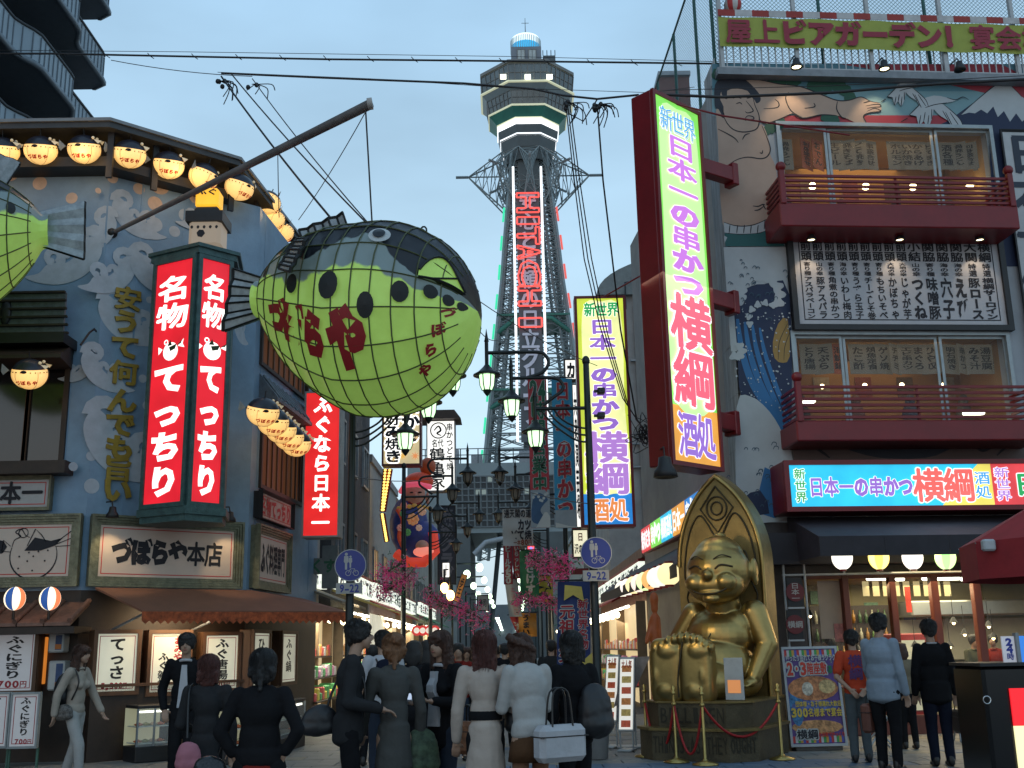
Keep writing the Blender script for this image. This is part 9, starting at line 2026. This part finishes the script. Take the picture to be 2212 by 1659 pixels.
bag('green patterned cloth bag carried by the woman in the grey dress',p7,(-.24,-.02,.70),(.30,.16,.40),M('bag_green',(.05,.08,.045),.7,var=.7,scale=14),strap=[(-.2,0,.9),(-.18,.02,1.15),(-.15,0,1.31)],name='cloth_bag')
p8=ppl('smiling woman in a black cardigan and white top with a phone, facing left',955,1370,9.7,-35,top='black',bottom='dkjeans',hair='brown',hstyle='long',arms=('front','front'),female=True,shirt='white',open_=True,coat=.44)
bag('brown printed paper shopping bag beside the smiling woman',p8,(.36,-.10,.80),(.26,.14,.26),M('bag_brown_print',(.22,.09,.04),.6,var=.6,scale=18),name='shopping_bag',soft=False,hand_=.14)
q=p8['M']@(p8['AP'][-1][2]+Vector((.03,-.10,.03)));t=thing('phone','small pale mobile phone in the hands of the smiling woman','phone',None,tuple(q));MB().bbox(q.x-.022,q.x+.022,q.y-.01,q.y+.01,q.z-.05,q.z+.05,.005).obj('shell',M('phone_pale',(.5,.52,.55),.3,var=0),t);MB().box(q.x-.017,q.x+.017,q.y-.0125,q.y-.0105,q.z-.01,q.z+.04).obj('screen',E('phone_screen',(.6,.75,1),.8,False),t)
p9=ppl('woman in a beige belted coat with auburn hair, seen from behind',1046,1370,9.0,183,top='beige',bottom='black',hair='auburn',hstyle='long',arms=('bent','down'),female=True,coat=.36,belt='black')
bag('black shoulder bag on the right side of the woman in the beige coat',p9,(-.22,-.05,.98),(.12,.26,.26),blk,strap=[(-.19,-.04,1.12),(-.16,.0,1.3),(-.12,0,1.36)],name='shoulder_bag')
p10=ppl('woman with curly dark hair in a white knitted cape, head bent down',1142,1369,8.9,-150,top='lace',hair='brown',hstyle='curly',arms=('front','front'),female=True,coat=.525,bare=True,legc='stock',bottom='brown',skirt=('brown',.40,.10),lean=.10,head=(0,1.6),w=1.15)
bag('large white tote bag with black handles and trim held by the woman in the cape',p10,(-.10,.26,.80),(.42,.16,.27),CL['white'],name='tote_bag',soft=False,hand_=.30)
p11=ppl('person in black standing with back to us beside the blue flag',1236,1371,9.5,205,top='black',bottom='black',hair='black',hstyle='bob',arms=('bent','down'),coat=.46)
bag('black backpack on the person in black beside the blue flag',p11,(-.10,.17,1.0),(.32,.20,.46),blk,name='backpack',cat='backpack')
p12=ppl('child in a dark red vest over a blue shirt facing us, deep in the crowd',990,1392,16.0,0,top='redb',bottom='dkjeans',hstyle='short',arms=('bent','down'),far=True)
p13=ppl('person with black hair and a dark jacket behind the grey-dressed woman',893,1388,12.2,170,top='black',bottom='black',hstyle='bob',arms=('up','down'),far=True)
p14=ppl('boy in an orange-red T-shirt with hands behind his back before the poster board',1838,1366,14.6,172,top='red',bottom='greyjeans',sleeves=.4,arms=('back','back'))
b=MB();b.text('横綱',-.09,.09,1.02,1.34,.118,vert=True,off=.06);b.v=[Vector((-q.x,q.y,q.z))for q in b.v];b.obj('shirt_print',M('print_purple',(.09,.03,.12),.7),p14['t'])
p15=ppl('man in a pale blue jacket holding a brown bag, looking right',1893,1331,13.6,135,top='ltblue',bottom='black',arms=('down','swing'),coat=.46,hstyle='short',w=1.1)
bag('large brown briefcase carried by the man in the pale blue jacket',p15,(.22,-.12,.60),(.12,.46,.34),M('case_brown',(.13,.045,.03),.5,var=.2),name='briefcase',cat='briefcase',soft=False,hand_=.12)
p16=ppl('man in a dark suit with a white collar, back to us at the restaurant entrance',2006,1344,14.0,176,top='black',bottom='navy',arms=('down','down'),coat=.45,w=1.05)
MB().tube([(.036*1.7*math.cos(R(k*30)),.0+.04*1.7*math.sin(R(k*30)),.838*p16['H'])for k in range(12)],.012,6,closed=True).obj('white_collar',CL['white'],p16['t'])
bag('dark briefcase beside the man in the dark suit',p16,(-.26,-.02,.52),(.10,.36,.28),M('case_dark',(.03,.02,.018),.5),name='briefcase',cat='briefcase',soft=False,hand_=.12)
p17=ppl('woman in a tan top with a shoulder strap between the two men at the entrance',1946,1391,16.2,178,top='tan',bottom='black',hair='brown',hstyle='bob',arms=('down','bent'),female=True,far=True)
for i,(px,py,Y,rz,top,hr,hs_,lb)in enumerate(((803,1396,15.5,175,'charcoal','black','short','dark figure behind the shoulder of the man in profile'),(922,1386,14.8,185,'black','black','long','dark-haired figure just left of the smiling woman'),(1007,1400,19.0,10,'cream','brown','bob','small figure in a pale top walking towards us in the middle'),(1090,1392,17.5,180,'black','black','short','dark-suited figure behind the beige coat'),(1022,1397,22,0,'olive','black','short','small olive-clad figure far in the street'),(1075,1398,24,180,'navy','black','short','small navy figure far in the street'),(1190,1385,18,175,'charcoal','black','short','dark figure at the foot of the flags'),(1205,1391,21,10,'tan','brown','bob','small tan figure under the orange flag'),(948,1396,20,170,'white','black','short','small white-shirted figure behind the smiling woman'),(985,1401,26,0,'red','black','short','tiny figure in red far down the street'),(1050,1402,28,180,'charcoal','black','short','tiny dark figure far down the street, left'),(1100,1402,30,0,'grey','black','short','tiny grey figure far down the street, middle'),(1140,1401,27,180,'black','black','short','tiny black figure far down the street, right'))):
 ppl(lb,px,py,Y,rz,top=top,bottom='black',hair=hr,hstyle=hs_,far=True,stride=.2,arms=('swing','swingb'))
 # diners inside
for k,(px,Yp,lb)in enumerate(((2105,20.0,'seated diner with dark hair inside by the window'),(2150,20.3,'second seated diner farther right inside'),(1800,19.7,'diner with short black hair inside left of the boy'))):
 q=P(px,1420,Yp);pz=person(lb,q.x,Yp,1.60,20-60*k,top=('olive','redb','tan')[k],bottom='black',arms=('front','front'),far=True)
 pz['t'].location.z=-.02 if k==2 else-.02
